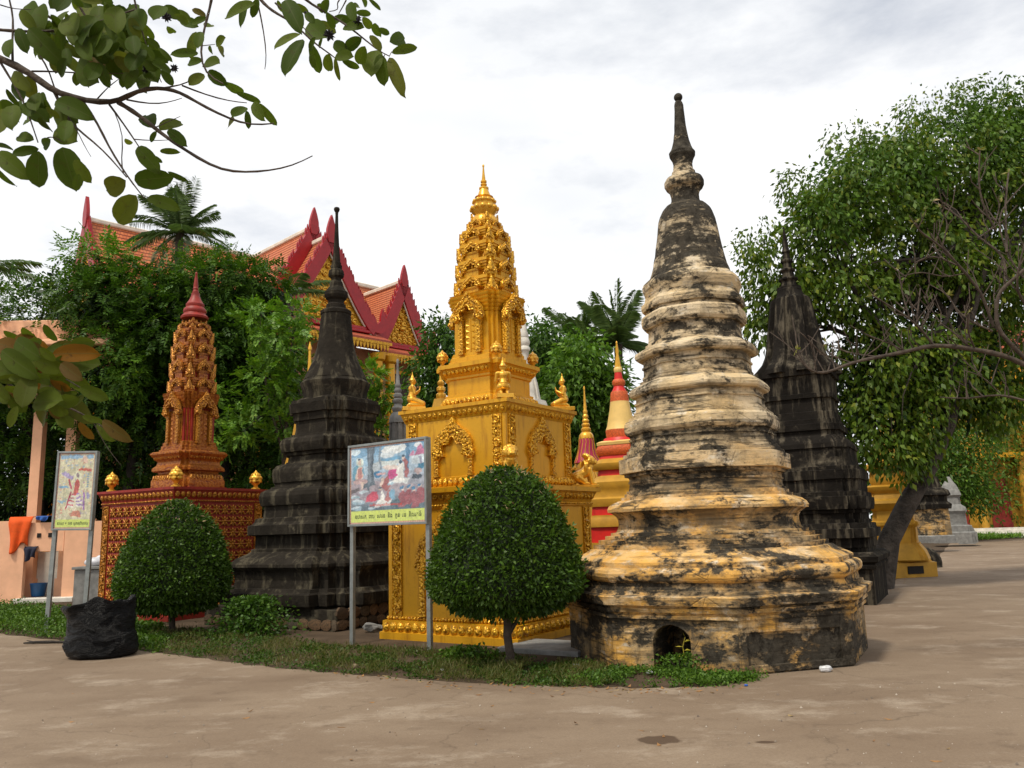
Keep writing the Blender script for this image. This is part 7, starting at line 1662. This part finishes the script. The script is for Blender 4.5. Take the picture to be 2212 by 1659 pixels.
# upper left branch
m = MB()
twig(m, [(-40, 110)]+zz([(0, 370), (200, 460), (300, 560), (450, 620), (640, 650), (760, 640), (860, 570), (1000, 550), (1100, 570), (1170, 600), (1300, 680), (1450, 750), (1580, 795), (1730, 780)]), 9.5, 1.6)
for L_, a, b in (([(745, 645), (770, 660), (900, 740), (1000, 830), (1100, 900), (1250, 1000), (1400, 1080), (1550, 1090), (1700, 1080), (1850, 1050), (1975, 985)], 6, 1.2), ([(530, 650), (620, 780), (680, 920), (770, 1060), (830, 1150), (910, 1250)], 3.4, 1.4), ([(330, 560), (400, 700), (450, 790), (600, 900), (700, 1000), (800, 1120)], 3.2, 1.4),
    ([(0, 390), (80, 520), (150, 640), (200, 780), (240, 900)], 3, 1.3), ([(690, 660), (780, 780), (860, 900), (960, 1050)], 2.6, 1), ([(-60, 180), (0, 190), (150, 200), (400, 200), (600, 150), (850, 60)], 4.5, 2), ([(80, 380), (75, 250), (90, 120), (60, 0)], 3, 2), ([(1340, -30), (1330, 40), (1290, 180), (1260, 330), (1290, 470), (1410, 530)], 3.6, 1.8),
    ([(800, 630), (950, 660), (1060, 650), (1150, 620)], 2.2, .8), ([(1150, 540), (1300, 600), (1450, 640), (1560, 650)], 2.2, 1), ([(1000, 560), (1150, 540), (1220, 500)], 2.4, 1), ([(250, 350), (320, 450), (360, 640), (480, 800), (530, 920), (575, 990)], 2.2, .6), ([(200, 450), (360, 450), (600, 470), (850, 460)], 2.4, .8), ([(850, 880), (960, 890), (1060, 885)], 1.4, .7), ([(970, 810), (1060, 770), (1140, 735)], 1.4, .7),
    ([(610, 630), (680, 550), (750, 500)], 1.8, .8), ([(300, 100), (420, 180), (600, 260), (800, 300), (980, 400), (1020, 520)], 3.2, 1), ([(480, 0), (560, 140), (650, 280), (700, 420)], 3, 1), ([(850, 0), (880, 150), (930, 300)], 2.6, 1), ([(1270, 290), (1360, 280)], 1.2, .7), ([(0, 30), (90, 60), (200, 60)], 1.6, .8), ([(300, 870), (340, 860), (400, 900)], 1.4, .8), ([(780, 1090), (760, 1010), (790, 860), (720, 700)], 1.6, 1)):
    twig(m, zz(L_), a, b, zz=.008)
br1 = m.build('branch', MAT['bark'], ft, 60)
for a, b, c, d_, w_ in ((795, 1140, 662, 1205, .85), (862, 1235, 735, 1405, .72), (850, 1140, 1050, 1125, .52), (1060, 1085, 1185, 1150, .3), (930, 1250, 1100, 1290, .42), (395, 930, 470, 1180, .6), (320, 880, 255, 935, .5), (245, 955, 235, 1175, .75), (245, 940, 85, 965, .5), (215, 885, 92, 850, .52), (-30, 925, 90, 915, .42), (-20, 965, 116, 1070, .45), (-30, 1050, 75, 1195, .42),
    (350, 640, 520, 690, .45), (260, 740, 312, 835, .85), (970, 810, 905, 700, .5), (1010, 825, 1142, 745, .55), (1060, 822, 1152, 885, .42), (990, 830, 945, 895, .6), (868, 930, 968, 1042, .45), (1010, 955, 1112, 955, .35), (975, 985, 1022, 1028, .5), (790, 875, 832, 915, .6), (1290, 470, 1198, 525, .7), (1312, 455, 1412, 520, .55), (1415, 520, 1545, 600, .42), (1490, 585, 1642, 640, .32), (1630, 650, 1752, 795, .25),
    (1560, 680, 1468, 722, .6), (1600, 650, 1632, 722, .42), (1560, 700, 1572, 800, .42), (1485, 758, 1428, 800, .7), (1290, 402, 1368, 390, .6), (1280, 385, 1175, 392, .5), (1252, 335, 1105, 328, .42), (1240, 200, 1195, 355, .5), (1268, 200, 1250, 280, .5), (1302, 100, 1215, 55, .5), (1312, 112, 1208, 142, .5), (1292, 170, 1342, 150, .6), (1365, 282, 1412, 240, .65), (1330, 288, 1330, 345, .6), (1375, 300, 1424, 345, .7), (1055, 165, 1112, 232, .42),
    (1060, 95, 975, 45, .5), (1010, 115, 962, 100, .5), (470, 1010, 560, 1140, .5), (500, 1100, 480, 1200, .6), (520, 430, 475, 530, .7), (540, 440, 552, 545, .35), (620, 400, 560, 490, .7), (800, 460, 770, 545, .6), (870, 440, 800, 540, .6), (920, 460, 905, 545, .6), (1020, 440, 1090, 535, .6), (960, 400, 1090, 440, .5), (1000, 300, 1082, 375, .25), (930, 240, 1010, 300, .5), (340, 170, 200, 330, .5), (60, 250, 40, 330, .5), (180, 180, 350, 365, .4), (240, 300, 262, 355, .7), (420, 370, 370, 480, .75)):
    put_leaf(br1, a*Z, b*Z, c*Z, d_*Z, w_)
for cx, cy, rx_, ry_, n in ((420, 60, 320, 90, 30), (560, 190, 300, 110, 34), (720, 300, 240, 110, 26), (880, 330, 120, 130, 14), (500, 330, 140, 70, 7), (200, 230, 140, 70, 7), (60, 620, 70, 80, 6), (150, 480, 90, 60, 4), (350, 720, 90, 90, 6), (200, 700, 60, 60, 3), (250, 620, 80, 40, 4), (740, 130, 180, 110, 10), (1080, 80, 120, 60, 5), (830, 60, 120, 60, 6)):
    for k in range(n):
        a = rr.random()*6.28; q = rr.random()**.5; x, y = cx+rx_*q*math.cos(a), cy+ry_*q*math.sin(a); th = rr.gauss(1.2, .75); L_ = rr.uniform(85, 150); put_leaf(br1, x*Z, y*Z, (x+L_*math.cos(th))*Z, (y+L_*math.sin(th))*Z, rr.choice((.5, .55, .66, .75, .45)))
# spiky seed heads
sm = MB(); r2 = random.Random(2)
for k in range(34):
    d = Vector((r2.gauss(0, 1), r2.gauss(0, 1), r2.gauss(0, 1))).normalized(); sm.tube([d*.15, d*.6, d*1.0], [.22, .16, .01], 5)
sm.ell((0, 0, 0), .45, 10, 6); smm = sm.mesh('seed_head', 40); smat = simple('dark_seed_head', (.012, .009, .010), .8)
def seed(br, u, v, s_): p = at(u, v, fd*.99)-fo_; place('seed_head', smm, smat, br, p, (r2.random()*3, r2.random()*3, 0), s_*fd/FP)
for u, v, s_ in ((1100*Z, 432*Z, 11), (1052*Z, 110*Z, 13), (920*Z, 440*Z, 10), (670*Z, 340*Z, 9)): seed(br1, u, v, s_)
# top centre branch
m = MB(); T = .1465
def tz(L_): return [(594+x*T, y*T) for x, y in L_]
twig(m, [(520, -60), (561, 0), (581, 17)]+tz([(0, 190), (300, 340), (520, 600), (780, 770), (880, 850)]), 4.5, 1.3)
for L_, a, b in (([(380, -80), (500, 50), (850, 230), (1200, 470), (1500, 740), (1690, 830)], 3.6, 1.2), ([(-250, 60), (-160, 480), (-120, 850), (-150, 1020)], 2, .8), ([(0, 40), (200, 240), (420, 390), (560, 560)], 2.2, 1), ([(950, 0), (900, 60), (960, 150), (800, 170)], 1.6, 1), ([(1050, 0), (1000, 100), (940, 200)], 1.8, 1), ([(1690, 820), (1720, 760)], 1, .8), ([(1620, 800), (1600, 860)], 1, .8)): twig(m, tz(L_), a, b, zz=.008)
br2 = m.build('branch', MAT['bark'], ft, 60)
for a, b, c, d_, w_ in ((370, 500, 5, 600, .42), (410, 580, 120, 1010, .5), (520, 640, 665, 1065, .4), (530, 780, 570, 995, .5), (800, 790, 780, 1055, .65), (880, 850, 1095, 790, .55), (890, 850, 930, 1195, .25), (985, 880, 1242, 1015, .35), (1280, 560, 1035, 720, .7), (1330, 680, 1225, 950, .6), (1500, 740, 1400, 1060, .6), (1540, 800, 1600, 1200, .5), (1685, 850, 1855, 1305, .28), (1720, 780, 2065, 670, .42), (1690, 620, 1955, 540, .5), (1520, 420, 1685, 500, .6),
    (1195, 185, 1405, 200, .5), (1270, -40, 1390, 105, .42), (1380, -20, 1552, 128, .28), (860, 650, 1030, 720, .5), (620, 60, 740, 170, .8), (800, 0, 690, 180, .6), (150, 0, 330, 295, .42), (1090, 40, 1150, 245, .5), (900, 230, 1180, 330, .45), (1000, 420, 1260, 350, .5), (1290, 250, 1425, 420, .6), (1400, 520, 1560, 710, .5), (640, 320, 910, 450, .55), (490, 350, 700, 520, .6), (-300, 60, -780, 200, .5), (-420, 0, -520, 330, .35), (-250, -20, -340, 240, .5), (450, 200, 560, 300, .6), (760, 180, 880, 420, .55), (1150, 100, 1250, 60, .5), (600, 550, 500, 740, .55), (1450, 350, 1500, 480, .4), (1000, 250, 820, 330, .5), (700, 560, 640, 700, .5), (300, 60, 480, 180, .5), (40, 0, 120, 200, .5)):
    put_leaf(br2, 594+a*T, b*T, 594+c*T, d_*T, w_)
for u, v, s_ in ((594+800*T, 520*T, 15), (594+1210*T, 290*T, 13), (594+470*T, 200*T, 8)): seed(br2, u, v, s_)
# lower left branch
m = MB(); Bz = .3743
def bz(L_): return [(x*Bz, 729+y*Bz) for x, y in L_]
twig(m, [(-40, 770)]+bz([(0, 250), (150, 330), (330, 370), (450, 430), (530, 470), (610, 530)]), 3.2, 1.3)
for L_, a, b in (([(-40, 30), (0, 60), (200, 150), (350, 220), (480, 300)], 3, 1.2), ([(530, 470), (600, 620), (700, 740)], 1, .5), ([(330, 370), (300, 300), (260, 220)], 1.8, 1), ([(150, 160), (250, 90), (380, 60)], 1.8, 1), ([(0, 270), (100, 330)], 1.8, 1)): twig(m, bz(L_), a, b, zz=.008)
br3 = m.build('branch', MAT['bark'], ft, 60)
for a, b, c, d_, w_ in ((395, 150, 555, 150, .6), (460, 290, 605, 350, .6), (360, 330, 475, 450, .42), (590, 480, 712, 590, .42), (560, 490, 605, 585, .42), (475, 455, 575, 485, .35), (455, 490, 530, 585, .5), (345, 405, 400, 510, .6), (270, 360, 225, 505, .8), (110, 340, 40, 400, .5), (50, 330, 145, 425, .7), (150, 160, 285, 335, .42), (10, 75, 155, 195, .42), (325, 210, 475, 270, .42), (280, 110, 410, 55, .5), (110, 60, 240, 15, .5), (-20, 30, 95, 65, .5), (300, 100, 515, 75, .36), (180, 215, 125, 385, .6), (-10, 245, 92, 240, .4), (225, 300, 315, 375, .5), (410, 60, 510, 30, .5), (-20, 260, 40, 355, .5),
    (200, 130, 330, 180, .5), (230, 60, 310, 130, .6), (60, 150, 140, 270, .5), (290, 240, 400, 310, .5), (20, -40, 120, 20, .5), (130, -60, 200, 30, .5), (350, 150, 450, 230, .5), (90, 20, 190, 100, .6), (420, 400, 480, 330, .4), (330, 20, 250, -60, .5), (-20, 150, 60, 220, .5), (240, 180, 190, 290, .5)):
    put_leaf(br3, a*Bz, 729+b*Bz, c*Bz, 729+d_*Bz, w_, None, 'fg_leaf_warm')

for k in range(38):
    x, y = rr.uniform(-30, 430), rr.uniform(-20, 400); y = min(y, 420-.1*x); th = rr.gauss(.7, .7); L_ = rr.uniform(85, 140); put_leaf(br3, x*Bz, 729+y*Bz, (x+L_*math.cos(th))*Bz, 729+(y+L_*math.sin(th))*Bz, rr.choice((.45, .5, .6)), None, 'fg_leaf_warm')

for o in bpy.data.objects:
    if o.parent is not None and o.name.split('.')[0] in ('petal_frieze', 'bead_frieze', 'lettering', 'flame_teeth', 'pendant_fringe', 'gilt_stripes', 'gilt_ribs', 'painted_tongues', 'relief', 'crown', 'crown_tips_and_shade', 'skirt_leaves', 'dry_leaves', 'foliage', 'young_leaves', 'border_pattern', 'lotus_crown'): o['kind'] = 'stuff'
